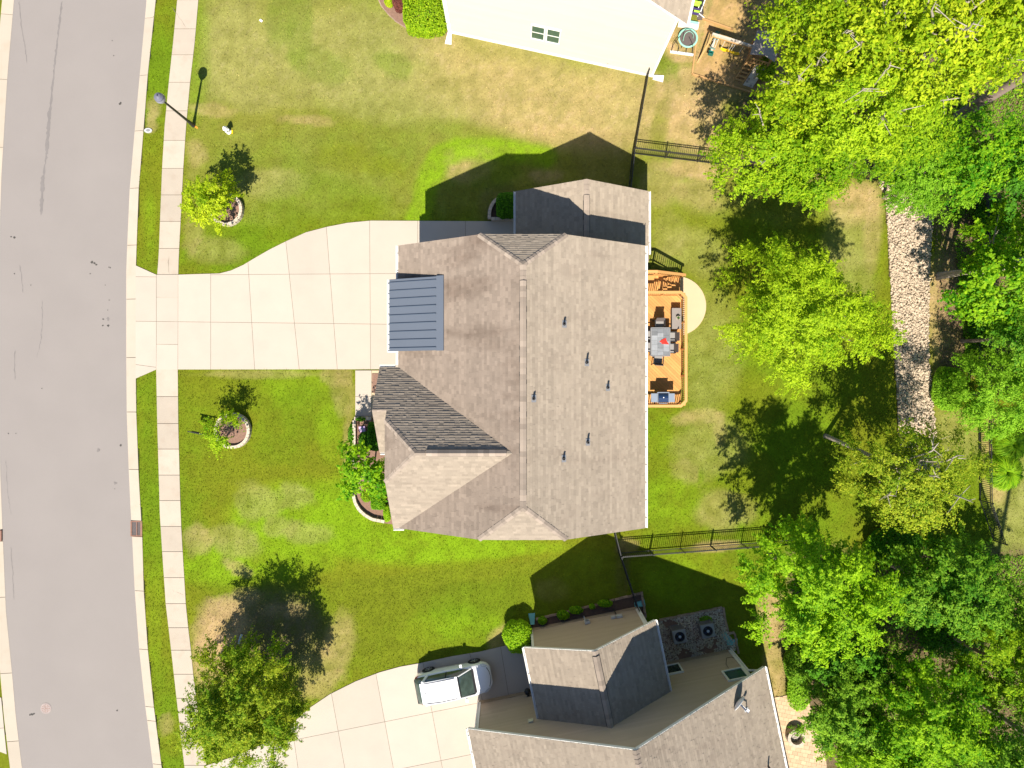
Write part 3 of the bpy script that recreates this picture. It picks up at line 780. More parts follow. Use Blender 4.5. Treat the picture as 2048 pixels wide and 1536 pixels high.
# stones of the dry creek and of the ac bed
def stones(name, poly_px, n, smin, smax, m, parent, z=0.0, seed=0, mask=None):
    r = np.random.default_rng(seed)
    poly = np.array([g2(x, y) for x, y in poly_px]); lo = poly.min(0); hi = poly.max(0)
    P = r.uniform(lo, hi, (n * 3, 2)); P = P[inpoly(P[:, 0], P[:, 1], [tuple(p) for p in poly])][:n]
    if mask: P = P[mask(P)]
    n = len(P)
    t = (1 + 5 ** 0.5) / 2
    iv = np.array([(-1, t, 0), (1, t, 0), (-1, -t, 0), (1, -t, 0), (0, -1, t), (0, 1, t), (0, -1, -t), (0, 1, -t), (t, 0, -1), (t, 0, 1), (-t, 0, -1), (-t, 0, 1)]) / 1.9
    iff = np.array([(0, 11, 5), (0, 5, 1), (0, 1, 7), (0, 7, 10), (0, 10, 11), (1, 5, 9), (5, 11, 4), (11, 10, 2), (10, 7, 6), (7, 1, 8), (3, 9, 4), (3, 4, 2), (3, 2, 6), (3, 6, 8), (3, 8, 9), (4, 9, 5), (2, 4, 11), (6, 2, 10), (8, 6, 7), (9, 8, 1)])
    s = (smin + (smax - smin) * r.random(n) ** 2.5)[:, None, None] * r.uniform(0.6, 1.2, (n, 1, 3)) * np.array([1, 1, 0.6])
    V = iv[None] * s * r.uniform(0.75, 1.2, (n, 12, 1))
    a = r.uniform(0, 6.283, n); ca, sa = np.cos(a)[:, None], np.sin(a)[:, None]
    V = np.stack([V[..., 0] * ca - V[..., 1] * sa, V[..., 0] * sa + V[..., 1] * ca, V[..., 2]], -1)
    V[..., :2] += P[:, None]; V[..., 2] += z + r.uniform(-0.02, 0.06, (n, 1))
    F = iff[None] + (np.arange(n) * 12)[:, None, None]
    me = quadmesh(name, V.reshape(-1, 3), F.reshape(-1, 3))
    at = me.attributes.new('tint', 'FLOAT', 'POINT'); at.data.foreach_set('value', np.repeat(r.random(n), 12).astype(np.float32))
    return tag(link(name, me, m, parent), kind='stuff')
creek = tag(MB().prism([g2(x, y) for x, y in CREEK], -0.5, -0.06).build('creek_bed', MT['bed']), kind='structure')
stones('creek_gravel', CREEK, 17000, 0.03, 0.10, MT['stone'], creek, -0.02, 3)
stones('pale_gravel', ACBED, 8000, 0.022, 0.055, MT['palestone'], None, 0.03, 5, mask=lambda P: fbm(P[:, 0] * 1.3, P[:, 1] * 1.3, 30) > 0.36)

# paver patio of the tan house
pp = [g2(x, y) for x, y in BPATIO]
if area2(pp) < 0: pp = pp[::-1]
bp = tag(MB().prism(pp, -0.05, 0.02).build('paver_patio', MT['joint']), kind='structure')
ca, sa = math.cos(R(-11.7)), math.sin(R(-11.7)); n_p = 0
U0 = Vector(pp[0])
lo = [min(p[i] for p in pp) for i in (0, 1)]; hi = [max(p[i] for p in pp) for i in (0, 1)]
cen = ((lo[0] + hi[0]) / 2, (lo[1] + hi[1]) / 2)
rot = [(((x - cen[0]) * ca + (y - cen[1]) * sa), (-(x - cen[0]) * sa + (y - cen[1]) * ca)) for x, y in pp]
pvl, pvw = 0.30, 0.225
for j in range(-20, 21):
    for i in range(-16, 17):
        x0 = i * pvl + (j % 2) * pvl / 2; y0 = j * pvw
        c_ = clip(clip(clip(clip(rot, 1, 0, x0 + pvl - 0.009), -1, 0, -x0), 0, 1, y0 + pvw - 0.009), 0, -1, -y0)
        if len(c_) < 3 or abs(area2(c_)) < 0.012: continue
        w_ = [(cen[0] + x * ca - y * sa, cen[1] + x * sa + y * ca) for x, y in c_]
        if w_[0][1] < -23.5: continue
        MB().prism(w_, 0.0, 0.045 + rng.uniform(-0.004, 0.004)).build('paver', MT['paver'], bp)

# timber borders of the play area
def timber(name, a, b, lab):
    t = MB().bar(spot(*a) + Vector((0, 0, 0.05)), spot(*b) + Vector((0, 0, 0.05)), 0.09, 0.1).build(name, MT['playwood'])
    tag(t, lab, 'timber edging', 'timber edgings of the play area')
timber('timber_edging', (1397, 42), (1384, 148), 'thin timber edging on the house side of the swing set')
timber('timber_edging', (1384.5, 149), (1505, 186), 'thin timber edging in front of the climbing wall of the swing set')
timber('timber_edging', (1404, 38), (1466, 60), 'thin timber edging behind the swing beam')
# ------------------------------------------------------------------ roofs and walls
def newell(P):
    n = Vector((0, 0, 0))
    for i in range(len(P)):
        a = P[i]; b = P[(i + 1) % len(P)]
        n += Vector(((a.y - b.y) * (a.z + b.z), (a.z - b.z) * (a.x + b.x), (a.x - b.x) * (a.y + b.y)))
    return n.normalized()

def courses(name, poly, e, tw, t, m, parent, out=None, seed=0, stagger=True, z0=0.004, tvar=0.45, kind='stuff'):
    """lap shingles or boards course by course over a planar polygon: every piece is thick at its lower edge"""
    P = [Vector(p) for p in poly]
    n = newell(P)
    ref = Vector(out) if out is not None else Vector((0, 0, 1))
    if n.dot(ref) < 0: P = P[::-1]; n = -n
    u = Vector((0, 0, 1)).cross(n).normalized(); v = n.cross(u).normalized()
    o = P[0]
    Q = [((p - o).dot(u), (p - o).dot(v)) for p in P]
    v0 = min(q[1] for q in Q); v1 = max(q[1] for q in Q)
    r = random.Random(seed); mb = MB(); tint = []
    vs = mb.v; fs = mb.f
    k = 0; y = v0
    while y < v1 - 0.01:
        row = clip(clip(Q, 0, -1, -y), 0, 1, y + e)
        if len(row) >= 3:
            ua = min(q[0] for q in row); ub = max(q[0] for q in row)
            x = math.floor(ua / tw) * tw - (r.uniform(0, tw) if stagger else 0)
            rt = r.uniform(-0.22, 0.22) if stagger else 0
            while x < ub:
                w = tw * (r.uniform(0.55, 1.3) if stagger else 1)
                c = clip(clip(row, -1, 0, -x), 1, 0, x + w)
                x += w
                if len(c) < 3: continue
                tt = t * (1 + r.uniform(-tvar, tvar)) if stagger else t
                b = len(vs)
                for q in c:
                    h = z0 + tt * max(0, 1 - (q[1] - y) / e)
                    vs.append(tuple(o + u * q[0] + v * q[1] + n * h))
                fs.append(tuple(range(b, b + len(c)))); tn = min(1, max(0, 0.5 + r.gauss(0, 0.22) + rt)); tint.append(tn)
                # butt edge
                for i in range(len(c)):
                    j = (i + 1) % len(c)
                    if abs(c[i][1] - y) < 1e-4 and abs(c[j][1] - y) < 1e-4:
                        bb = len(vs)
                        vs += [tuple(o + u * c[i][0] + v * c[i][1] - n * 0.01), tuple(o + u * c[j][0] + v * c[j][1] - n * 0.01)]
                        fs.append((b + j, b + i, bb, bb + 1)); tint.append(-1.8 if stagger and tw < 1 else tn)
        y += e; k += 1
    mb.tint = tint
    ob = mb.build(name, m, parent)
    return tag(ob, kind=kind) if kind else ob

def roof(parent, poly, seed=0, e=0.145, deck='roof', thick=0.16, deckmat=None, t=0.021, m='shingle'):
    P = [Vector(p) for p in poly]
    if newell(P).z < 0: P = P[::-1]
    d = MB().slab3(P[::-1], (0, 0, -thick))
    d = MB().slab3([p for p in P], (0, 0, -thick)).build(deck, deckmat or MT['trim'], parent)
    courses('shingle', P, e, 0.24, t, MT[m], d, seed=seed)
    return d

def ridge_cap(parent, a, b, na, nb, seed=0, w=0.17, L=0.21, name='ridge_cap'):
    """overlapping folded caps from a to b; na, nb are the two roof plane normals"""
    a = Vector(a); b = Vector(b); d = (b - a); T = d.length; d.normalize()
    sa = d.cross(na).normalized(); sb = d.cross(nb).normalized()
    if sa.z > 0: sa = -sa
    if sb.z > 0: sb = -sb
    up = (Vector(na) + Vector(nb)).normalized()
    r = random.Random(seed); mb = MB(); tint = []
    n = max(1, int(T / L))
    for i in range(n):
        p = a + d * (T * i / n); q = a + d * (T * (i + 1) / n)
        h0 = 0.045 + r.uniform(-0.006, 0.006); h1 = 0.028
        base = len(mb.v)
        mb.add([p + up * h0 + sa * w, p + up * h0, p + up * h0 + sb * w, q + up * h1 + sa * w, q + up * h1, q + up * h1 + sb * w,
                p + sa * w, p, p + sb * w],
               [(0, 1, 4, 3), (1, 2, 5, 4), (6, 7, 1, 0), (7, 8, 2, 1)])
        tn = r.random(); tint += [tn] * 4
    mb.tint = tint
    return tag(mb.build(name, MT['cap'], parent), kind='stuff')

def ridge_vent(parent, a, b, na, nb, w=0.20, seed=0):
    a = Vector(a); b = Vector(b); d = (b - a).normalized()
    sa = d.cross(na).normalized(); sb = d.cross(nb).normalized()
    if sa.z > 0: sa = -sa
    if sb.z > 0: sb = -sb
    up = Vector((0, 0, 1)); mb = MB()
    for s in (sa, sb):
        mb.add([a + up * 0.02, b + up * 0.02, b + up * 0.02 + s * (w + 0.035), a + up * 0.02 + s * (w + 0.035)], [(0, 1, 2, 3)])  # dark skirt past the caps, painted shade of the gap beneath them
        mb.add([a + up * 0.09, b + up * 0.09, b + up * 0.075 + s * (w + 0.012), a + up * 0.075 + s * (w + 0.012),
                b + up * 0.01 + s * (w + 0.016), a + up * 0.01 + s * (w + 0.016)], [(0, 1, 2, 3), (3, 2, 4, 5)])
    for p in (a, b):
        mb.add([p + up * 0.09, p + up * 0.075 + sa * w, p + sa * w, p + sb * w, p + up * 0.075 + sb * w], [(0, 1, 2, 3, 4)])
    v = mb.build('ridge_vent', MT['ventdark'], parent)
    r = random.Random(seed); n = int((b - a).length / 0.24); cb = MB(); tint = []
    for i in range(n):
        p = a + d * ((b - a).length * i / n); q = a + d * ((b - a).length * (i + 1) / n)
        h = 0.11 + r.uniform(-0.004, 0.004)
        tn = r.random()
        for s in (sa, sb):
            cb.add([p + up * h, q + up * (h - 0.01), q + up * (h - 0.025) + s * w, p + up * (h - 0.015) + s * w,
                    q + up * (h - 0.038) + s * w, p + up * (h - 0.03) + s * w, p + up * (h - 0.015), p + up * (h - 0.03)],
                   [(0, 1, 2, 3), (3, 2, 4, 5), (0, 3, 5, 7)])
            tint += [tn] * 3
    cb.tint = tint
    tag(cb.build('ridge_cap', MT['cap'], v), kind='stuff')
    return v

def gutter(parent, a, b, out, w=0.125, gap=0.85, m=None):
    """open gutter along an eave from a to b, hanging outward; straps across the trough"""
    a = Vector(a); b = Vector(b); out = Vector(out).normalized(); d = (b - a); L = d.length; d.normalize()
    up = Vector((0, 0, 1)); mb = MB()
    a = a - up * 0.03; b = b - up * 0.03
    prof = [(0.004, 0.0), (0.004, -0.11), (w * 0.8, -0.11), (w, -0.02), (w, 0.012), (w - 0.03, 0.012), (w - 0.03, -0.02), (w * 0.7, -0.09), (0.02, -0.09), (0.02, 0.0)]
    vs = [p + out * x + up * z for p in (a, b) for x, z in prof]; n = len(prof)
    mb.add(vs, [(i, (i + 1) % n, n + (i + 1) % n, n + i) for i in range(n)] + [tuple(range(n - 1, -1, -1)), tuple(range(n, 2 * n))])
    g = mb.build('gutter', m or MT['gutter'], parent)
    k = int(L / gap)
    for i in range(k):
        p = a + d * (L * (i + 0.5) / k)
        MB().bar(p + out * 0.0 + up * 0.0, p + out * w + up * 0.016, 0.05, 0.012).build('gutter_strap', m or MT['gutter'], g)
    return g

def wall_panel(parent, A, B, prof, out, m, name='siding', e=0.155, seed=0):
    """lap siding on the vertical plane through A-B: prof = [(s,z)...]"""
    A = Vector((A[0], A[1], 0)); B = Vector((B[0], B[1], 0)); d = (B - A).normalized()
    return courses(name, [A + d * s + Vector((0, 0, z)) for s, z in prof], e, 3.7, 0.016, m, parent, out=out, seed=seed, tvar=0.1)

# ------------------------------------------------------------------ the main house
ZE = 5.65; SL = 0.632; RX = 0.49; XL = -5.68; XR = 6.66; YT = 6.92; YB = -7.2; ZR = ZE + SL * (RX - XL); ZJ = 8.27
XJ0 = RX - (ZR - ZJ) / SL; XJ1 = RX + (ZR - ZJ) / SL; RYT = 5.31; RYB = -5.5
house = thing('family_house', (0.5, 0, 0), 'large central house with brown shingle roof, clipped gable ends and blue-grey metal shed roof', 'house')
WX0, WX1, WY0, WY1 = -5.3, 6.28, -6.85, 6.55
def body(name, poly_xz, y0, y1, m, parent):
    mb = MB(); n = len(poly_xz)
    mb.add([(x, y0, z) for x, z in poly_xz] + [(x, y1, z) for x, z in poly_xz],
           [tuple(range(n)), tuple(range(2 * n - 1, n - 1, -1))] + [(i, n + i, n + (i + 1) % n, (i + 1) % n) for i in range(n)])
    return mb.build(name, m, parent)
zw = lambda x: ZE + SL * (RX - XL - abs(x - RX)) - 0.30
wall = body('wall', [(WX0, 0), (WX1, 0), (WX1, zw(WX1)), (XJ1, zw(XJ1)), (XJ0, zw(XJ0)), (WX0, zw(WX0))], WY0, WY1, MT['stonewall'], house)
wp = [(0, 0.3), (WX1 - WX0, 0.3), (WX1 - WX0, zw(WX1)), (XJ1 - WX0, zw(XJ1)), (XJ0 - WX0, zw(XJ0)), (0, zw(WX0))]
wall_panel(wall, (WX0, WY0), (WX1, WY0), wp, (0, -1, 0), MT['stonewall'])
wall_panel(wall, (WX0, WY1), (WX1, WY1), wp, (0, 1, 0), MT['stonewall'], seed=1)
wall_panel(wall, (WX1, WY0), (WX1, WY1), [(0, 0.3), (WY1 - WY0, 0.3), (WY1 - WY0, 5.5), (0, 5.5)], (1, 0, 0), MT['stonewall'], seed=2)
wall_panel(wall, (WX0, WY0), (WX0, WY1), [(0, 0.3), (WY1 - WY0, 0.3), (WY1 - WY0, 5.5), (0, 5.5)], (-1, 0, 0), MT['stonewall'], seed=3)
def panel_door(parent, x, y0, y1, h, name='garage_door'):
    d = MB()
    for i in range(4):
        for j in range(4):
            d.box((x, y0 + (y1 - y0) * (j + 0.5) / 4, 0.12 + h * (i + 0.5) / 4), (0.05, (y1 - y0) / 4 - 0.04, h / 4 - 0.04))
    d.box((x + 0.03, (y0 + y1) / 2, 0.12 + h / 2), (0.04, y1 - y0, h))
    return d.build(name, MT['trim'], parent)
panel_door(house, WX0 - 0.03, 1.2, 5.9, 2.2)
for y, z in [(-5.6, 1.2), (-4.2, 1.2), (-5.6, 4.0), (-4.2, 4.0)]:
    f = MB().box((WX0 - 0.33, y, z + 0.7), (0.06, 1.0, 1.5)).build('window', MT['trim'], house)
    MB().box((WX0 - 0.355, y, z + 0.7), (0.03, 0.84, 1.34)).build('pane', MT['glass'], f)
for y, z in [(-5.0, 1.2), (-2.6, 1.2), (5.6, 1.2), (-5.0, 4.0), (-1.0, 4.0), (3.0, 4.0)]:
    f = MB().box((WX1 + 0.03, y, z + 0.7), (0.06, 1.0, 1.5)).build('window', MT['trim'], house)
    MB().box((WX1 + 0.055, y, z + 0.7), (0.03, 0.84, 1.34)).build('pane', MT['glass'], f)
f = MB().box((WX1 + 0.03, 2.0, 2.4), (0.06, 1.9, 2.1)).build('patio_door', MT['trim'], house)
MB().box((WX1 + 0.055, 2.0, 2.4), (0.03, 1.7, 1.95)).build('pane', MT['glass'], f)

west = [(XL, YT, ZE), (XJ0, YT, ZJ), (RX, RYT, ZR), (RX, RYB, ZR), (XJ0, YB, ZJ), (XL, YB, ZE)]
east = [(XR, YB, ZE), (XJ1, YB, ZJ), (RX, RYB, ZR), (RX, RYT, ZR), (XJ1, YT, ZJ), (XR, YT, ZE)]
jn = [(XJ0, YT, ZJ), (XJ1, YT, ZJ), (RX, RYT, ZR)]
js = [(XJ1, YB, ZJ), (XJ0, YB, ZJ), (RX, RYB, ZR)]
nrm = {}
for i, (nm, p) in enumerate([('west', west), ('east', east), ('jn', jn), ('js', js)]):
    roof(house, p, seed=i + 10, t=0.019, m='worn' if nm == 'west' else 'shingle'); n = newell([Vector(q) for q in p]); nrm[nm] = n if n.z > 0 else -n
ridge_cap(house, (RX, RYT, ZR), (RX, 4.55, ZR), nrm['west'], nrm['east'], 1)
ridge_cap(house, (RX, -4.95, ZR), (RX, RYB, ZR), nrm['west'], nrm['east'], 2)
ridge_vent(house, (RX, -4.95, ZR), (RX, 4.6, ZR), nrm['west'], nrm['east'], 0.17)
for a, s, A in (('jn', 1, YT), ('js', -1, YB)):
    ry = RYT if s > 0 else RYB
    ridge_cap(house, (XJ0, A, ZJ), (RX, ry, ZR), nrm['west'], nrm[a], 3, w=0.14)
    ridge_cap(house, (XJ1, A, ZJ), (RX, ry, ZR), nrm['east'], nrm[a], 4, w=0.14)
# front cross gable with a clipped west end, and the little entry gable in front of it
WYN, WYS, WYR, WZR = 0.83, -7.2, -3.1, 9.25
sn = (WZR - ZE) / (WYN - WYR); ss = (WZR - ZE) / (WYR - WYS)
XW = -5.93; XP = -6.62; HZ = 7.95; HX = -4.35
hyn = WYR + (WZR - HZ) / sn; hys = WYR - (WZR - HZ) / ss
PY = -1.24; PZ = ZE + sn * (WYN - PY); PYS = -3.42
VX = XL + (WZR - ZE) / SL
wn_ = [(XP, WYN, ZE), (XL, WYN, ZE), (VX, WYR, WZR), (HX, WYR, WZR), (XW, hyn, HZ), (XW, PY, PZ), (XP, PY, PZ)]
ws_ = [(XL, WYS, ZE), (XW, WYS, ZE), (XW, hys, HZ), (HX, WYR, WZR), (VX, WYR, WZR)]
wh_ = [(XW, hyn, HZ), (HX, WYR, WZR), (XW, hys, HZ)]
pz_ = [(XP, PY, PZ), (-5.55, PY, PZ), (-5.55, PYS, ZE), (XP, PYS, ZE)]
for i, (nm, p) in enumerate([('wn', wn_), ('ws', ws_), ('wh', wh_), ('pz', pz_)]):
    p = [(x, y, z + 0.012) for x, y, z in p]
    roof(house, p, seed=i + 20, t=0.019, m='worn' if nm == 'wh' else 'shingle'); n = newell([Vector(q) for q in p]); nrm[nm] = n if n.z > 0 else -n
ridge_cap(house, (XW, hyn, HZ), (HX, WYR, WZR), nrm['wn'], nrm['wh'], 5, w=0.15)
ridge_cap(house, (XW, hys, HZ), (HX, WYR, WZR), nrm['ws'], nrm['wh'], 6, w=0.13)
ridge_cap(house, (HX, WYR, WZR), (-3.85, WYR, WZR), nrm['wn'], nrm['ws'], 7, w=0.15)
ridge_vent(house, (-3.85, WYR, WZR + 0.01), (-0.25, WYR, WZR + 0.01), nrm['wn'], nrm['ws'], 0.2, 8)
ridge_cap(house, (XP, PY, PZ), (XW, PY, PZ), nrm['wn'], nrm['pz'], 9, w=0.12)
# wing front wall and entry posts
wy0, wy1 = WYS + 0.35, WYN - 0.4
fw = MB(); pf = [(wy0, 0), (wy1, 0), (wy1, ZE + 0.1), (hyn, HZ - 0.3), (hys, HZ - 0.3), (wy0, ZE + 0.1)]
fw.add([(-5.3 - 0.3, y, z) for y, z in pf] + [(-5.28, y, z) for y, z in pf], [tuple(range(6)), tuple(range(11, 5, -1))] + [(i, 6 + i, 6 + (i + 1) % 6, (i + 1) % 6) for i in range(6)])
fw.build('wall', MT['stonewall'], house)
for y in (0.45, -3.1):
    MB().box((-6.35, y, 2.7), (0.3, 0.3, 5.2)).build('porch_post', MT['trim'], house)
f = MB().box((-5.63, -1.3, 1.2), (0.06, 1.05, 2.15)).build('front_door', MT['glass'], house)
# gutters
def cg(a, b, out): gutter(house, a, b, out)
cg((XR, YB, ZE), (XR, YT, ZE), (1, 0, 0))
cg((XL, YT, ZE), (XL, 5.2, ZE), (-1, 0, 0)); cg((XL, 1.55, ZE), (XL, 0.95, ZE), (-1, 0, 0))
cg((XP, WYN, ZE), (XL - 0.16, WYN, ZE), (0, 1, 0)); cg((XW, WYS, ZE), (-5.4, WYS, ZE), (0, -1, 0))
cg((XP + 0.03, PYS, ZE), (-5.65, PYS, ZE), (0, -1, 0))
# standing seam shed roof over the garage
SZ0, SZ1, SX0, SX1, SY0, SY1 = 6.02, 7.22, -6.06, -3.28, 1.62, 5.17
shed = [(SX0, SY0, SZ0), (SX1, SY0, SZ1), (SX1, SY1, SZ1), (SX0, SY1, SZ0)]
sd = MB().slab3([Vector(p) for p in shed], (0, 0, -0.12)).build('metal_roof', MT['metalroof'], house)
slope = Vector((SX1 - SX0, 0, SZ1 - SZ0)).normalized(); sup = Vector((-slope.z, 0, slope.x))
L = math.hypot(SX1 - SX0, SZ1 - SZ0)
npan = 10; off = [SY1 - 0.17 - 0.405 * i for i in range(9)]
edges = [SY1] + off + [SY0]
for a, b in zip(edges[:-1], edges[1:]):
    p0 = Vector((SX0 - 0.01, 0, SZ0)); mb = MB()
    mb.add([p0 + Vector((0, a - 0.008, 0)) + sup * 0.012, p0 + Vector((0, b + 0.008, 0)) + sup * 0.012, p0 + slope * (L - 0.36) + Vector((0, b + 0.008, 0)) + sup * 0.012, p0 + slope * (L - 0.36) + Vector((0, a - 0.008, 0)) + sup * 0.012], [(0, 1, 2, 3)])
    mb.build('roof_panel', MT['metalroof'], sd)
for y in off:
    p0 = Vector((SX0 - 0.01, y, SZ0)) + sup * 0.034
    MB().bar(p0, p0 + slope * (L - 0.37), 0.03, 0.06, up=sup).build('seam', MT['seam'], sd)
q0 = Vector((SX0, 0, SZ0)) + slope * (L - 0.36) + sup * 0.045; q1 = Vector((SX0, 0, SZ0)) + slope * (L + 0.02) + sup * 0.03
MB().slab3([q0 + Vector((0, SY0 - 0.02, 0)), q1 + Vector((0, SY0 - 0.02, 0)), q1 + Vector((0, SY1 + 0.02, 0)), q0 + Vector((0, SY1 + 0.02, 0))], sup * -0.05).build('apron_flashing', MT['metalroof'], sd)
cw = MB()
for y in (SY0 + 0.12, SY1 - 0.12):
    cw.add([(SX0 + 0.3, y - 0.05, 5.4), (SX1 - 0.05, y - 0.05, 6.9), (SX1 - 0.05, y - 0.05, SZ1 - 0.14), (SX0 + 0.3, y - 0.05, SZ0), (SX0 + 0.3, y + 0.05, 5.4), (SX1 - 0.05, y + 0.05, 6.9), (SX1 - 0.05, y + 0.05, SZ1 - 0.14), (SX0 + 0.3, y + 0.05, SZ0)],
           [(0, 1, 2, 3), (7, 6, 5, 4), (0, 4, 5, 1), (1, 5, 6, 2), (2, 6, 7, 3), (3, 7, 4, 0)])
cw.box((SX0 + 0.3, (SY0 + SY1) / 2, 4.4), (0.1, SY1 - SY0 - 0.24, 3.2))
cw.build('dormer_wall', MT['stonewall'], house)
gutter(house, (SX0, SY0, SZ0), (SX0, SY1, SZ0), (-1, 0, 0), 0.12, 0.5)
MB().bar((SX0 - 0.1, SY0 - 0.03, SZ0 - 0.09), (XL + 0.05, SY0 - 0.03, SZ0 - 0.09), 0.05, 0.1).build('downspout', MT['gutter'], house)
# plumbing stacks on the east slope
def stack(pxy, i, hgt):
    p = ray_plane(*pxy, Vector((XR, 0, ZE)), nrm['east'])
    t = MB().lathe((p.x, p.y, p.z - 0.05), [(0.052, 0), (0.052, hgt), (0.034, hgt), (0.03, 0.2)], 12).build('vent_pipe', MT['black'], house)
    n = nrm['east']; M = Matrix((Vector((n.z, 0, -n.x)), Vector((0, 1, 0)), n)).transposed()
    MB().box(p + n * 0.03, (0.26, 0.34, 0.008), M=M).build('pipe_flashing', MT['grey'], t)
    MB().lathe((p.x, p.y, p.z), [(0.095, -0.02), (0.06, 0.12)], 14).build('pipe_boot', MT['black'], t)
for i, (q, h) in enumerate([((1128, 648), 0.42), ((1173, 725), 0.58), ((1215, 775), 0.42), ((1067, 797), 0.42), ((1175, 884), 0.52), ((1127, 917), 0.42)]):
    stack(q, i, h)
# single-storey garage wing on the north side
GX0, GX1, GRX, GZE, GZR, GY0, GY1 = 0.21, 7.26, 3.735, 3.4, 5.62, 6.5, 10.25
wing = house
gw = [(GX0, GY1, GZE), (GRX, GY1, GZR), (GRX, GY0, GZR), (GX0, GY0, GZE)]
ge = [(GX1, GY0, GZE), (GRX, GY0, GZR), (GRX, GY1, GZR), (GX1, GY1, GZE)]
for i, p in enumerate((gw, ge)):
    roof(house, p, seed=30 + i); n = newell([Vector(q) for q in p]); nrm['g%d' % i] = n if n.z > 0 else -n
ridge_cap(house, (GRX, GY1, GZR), (GRX, 9.45, GZR), nrm['g0'], nrm['g1'], 11)
ridge_vent(house, (GRX, 6.9, GZR), (GRX, 9.45, GZR), nrm['g0'], nrm['g1'], 0.17, 12)
body('wall', [(GX0 + 0.35, 0), (GX1 - 0.35, 0), (GX1 - 0.35, GZE - 0.05), (GRX, GZR - 0.28), (GX0 + 0.35, GZE - 0.05)], GY0 + 0.05, GY1 - 0.33, MT['stonewall'], house)
cg((GX0, GY1, GZE), (GX0, 6.7, GZE), (-1, 0, 0)); cg((GX1, 6.9, GZE), (GX1, GY1, GZE), (1, 0, 0))
panel_door(house, GX0 + 0.32, 7.1, 9.6, 2.1)

# ------------------------------------------------------------------ tan neighbour house, lower right
CD = Vector((0.979, 0.2034, 0)).normalized(); ND = Vector((-CD.y, CD.x, 0))
def cn(c, n, z=0): return CD * c + ND * n + Vector((0, 0, z))
tan = thing('tan_house', cn(2, -22, 0), 'tan sided house with dark shaded walls and brown gable roofs below the central house', 'house')
AZE, AZR, AC0, AC1, AN1, AN0 = 3.65, 6.05, -2.2, 4.86, -13.77, -17.75
acr = (AC0 + AC1) / 2
aw = [cn(AC0, AN1, AZE), cn(acr, AN1, AZR), cn(acr, AN0, AZR), cn(AC0, AN0, AZE)]
ae = [cn(AC1, AN0, AZE), cn(acr, AN0, AZR), cn(acr, AN1, AZR), cn(AC1, AN1, AZE)]
for i, p in enumerate((aw, ae)):
    roof(tan, p, seed=40 + i); n = newell(p); nrm['a%d' % i] = n if n.z > 0 else -n
ridge_cap(tan, cn(acr, AN1, AZR), cn(acr, AN1 - 0.25, AZR), nrm['a0'], nrm['a1'], 13)
ridge_vent(tan, cn(acr, AN0 + 0.1, AZR), cn(acr, AN1 - 0.25, AZR), nrm['a0'], nrm['a1'], 0.2, 14)
gutter(tan, aw[0], aw[3], -CD); gutter(tan, ae[0], ae[3], CD)
WA0, WA1 = -1.82, 4.42
def walls_box(parent, c0, c1, n0, n1, prof, m, base=MT['found']):
    """gable body in the house frame; prof = [(c,z)] outline of the gable wall"""
    mb = MB(); k = len(prof)
    mb.add([cn(c, n0, z) for c, z in prof] + [cn(c, n1, z) for c, z in prof], [tuple(range(k)), tuple(range(2 * k - 1, k - 1, -1))] + [(i, k + i, k + (i + 1) % k, (i + 1) % k) for i in range(k)])
    return mb.build('wall', m, parent)
gp = lambda c: AZR - (AZR - AZE) / (acr - AC0) * abs(c - acr) - 0.24
awall = walls_box(tan, WA0, WA1, -17.6, -14.12, [(WA0, 0), (WA1, 0), (WA1, gp(WA1)), (acr, gp(acr)), (WA0, gp(WA0))], MT['tan'])
a0 = cn(WA0, -14.12); b0 = cn(WA1, -14.12)
wall_panel(awall, a0, b0, [(0, 0.42), (WA1 - WA0, 0.42), (WA1 - WA0, gp(WA1)), (acr - WA0, gp(acr)), (0, gp(WA0))], ND, MT['tan'], e=0.17)
MB().box(cn((WA0 + WA1) / 2, -14.1, 0.2), (WA1 - WA0 + 0.02, 0.04, 0.42), M=Matrix((CD, ND, Vector((0, 0, 1)))).transposed()).build('foundation', MT['found'], awall)
MF = Matrix((CD, ND, Vector((0, 0, 1)))).transposed()
for c in (WA0, WA1):
    MB().box(cn(c + (0.05 if c < 0 else -0.05), -14.09, gp(c) / 2 + 0.2), (0.13, 0.07, gp(c) - 0.5), M=MF).build('corner_board', MT['trim'], awall)
wall_panel(awall, cn(WA0, -17.6), cn(WA0, -14.12), [(0, 0.3), (3.48, 0.3), (3.48, gp(WA0)), (0, gp(WA0))], -CD, MT['tan'], e=0.17, seed=5)
# big gable behind
BC0, BC1, BN, BZE, BZR = -5.95, 9.98, -17.3, 3.8, 9.12
bcr = 2.1
bw = [cn(BC0, BN, BZE), cn(bcr, BN, BZR), cn(bcr, -30, BZR), cn(BC0, -30, BZE)]
be = [cn(BC1, -30, BZE), cn(bcr, -30, BZR), cn(bcr, BN, BZR), cn(BC1, BN, BZE)]
for i, p in enumerate((bw, be)):
    d_ = MB().slab3(p if newell(p).z > 0 else p[::-1], (0, 0, -0.16)).build('roof', MT['trim'], tan)
    q = [cn(BC0, BN, BZE), cn(bcr, BN, BZR), cn(bcr, -24.5, BZR), cn(BC0, -24.5, BZE)] if i == 0 else [cn(BC1, -24.5, BZE), cn(bcr, -24.5, BZR), cn(bcr, BN, BZR), cn(BC1, BN, BZE)]
    courses('shingle', q, 0.145, 0.24, 0.021, MT['shingle'], d_, seed=50 + i); n = newell(q); nrm['b%d' % i] = n if n.z > 0 else -n
ridge_cap(tan, cn(bcr, BN, BZR), cn(bcr, -24.5, BZR), nrm['b0'], nrm['b1'], 15)
gutter(tan, bw[0], bw[3], -CD); gutter(tan, be[0], be[3], CD)
gb = lambda c: min(BZR - (BZR - BZE) / (bcr - BC0) * (bcr - c), BZR - (BZR - BZE) / (BC1 - bcr) * (c - bcr)) - 0.24
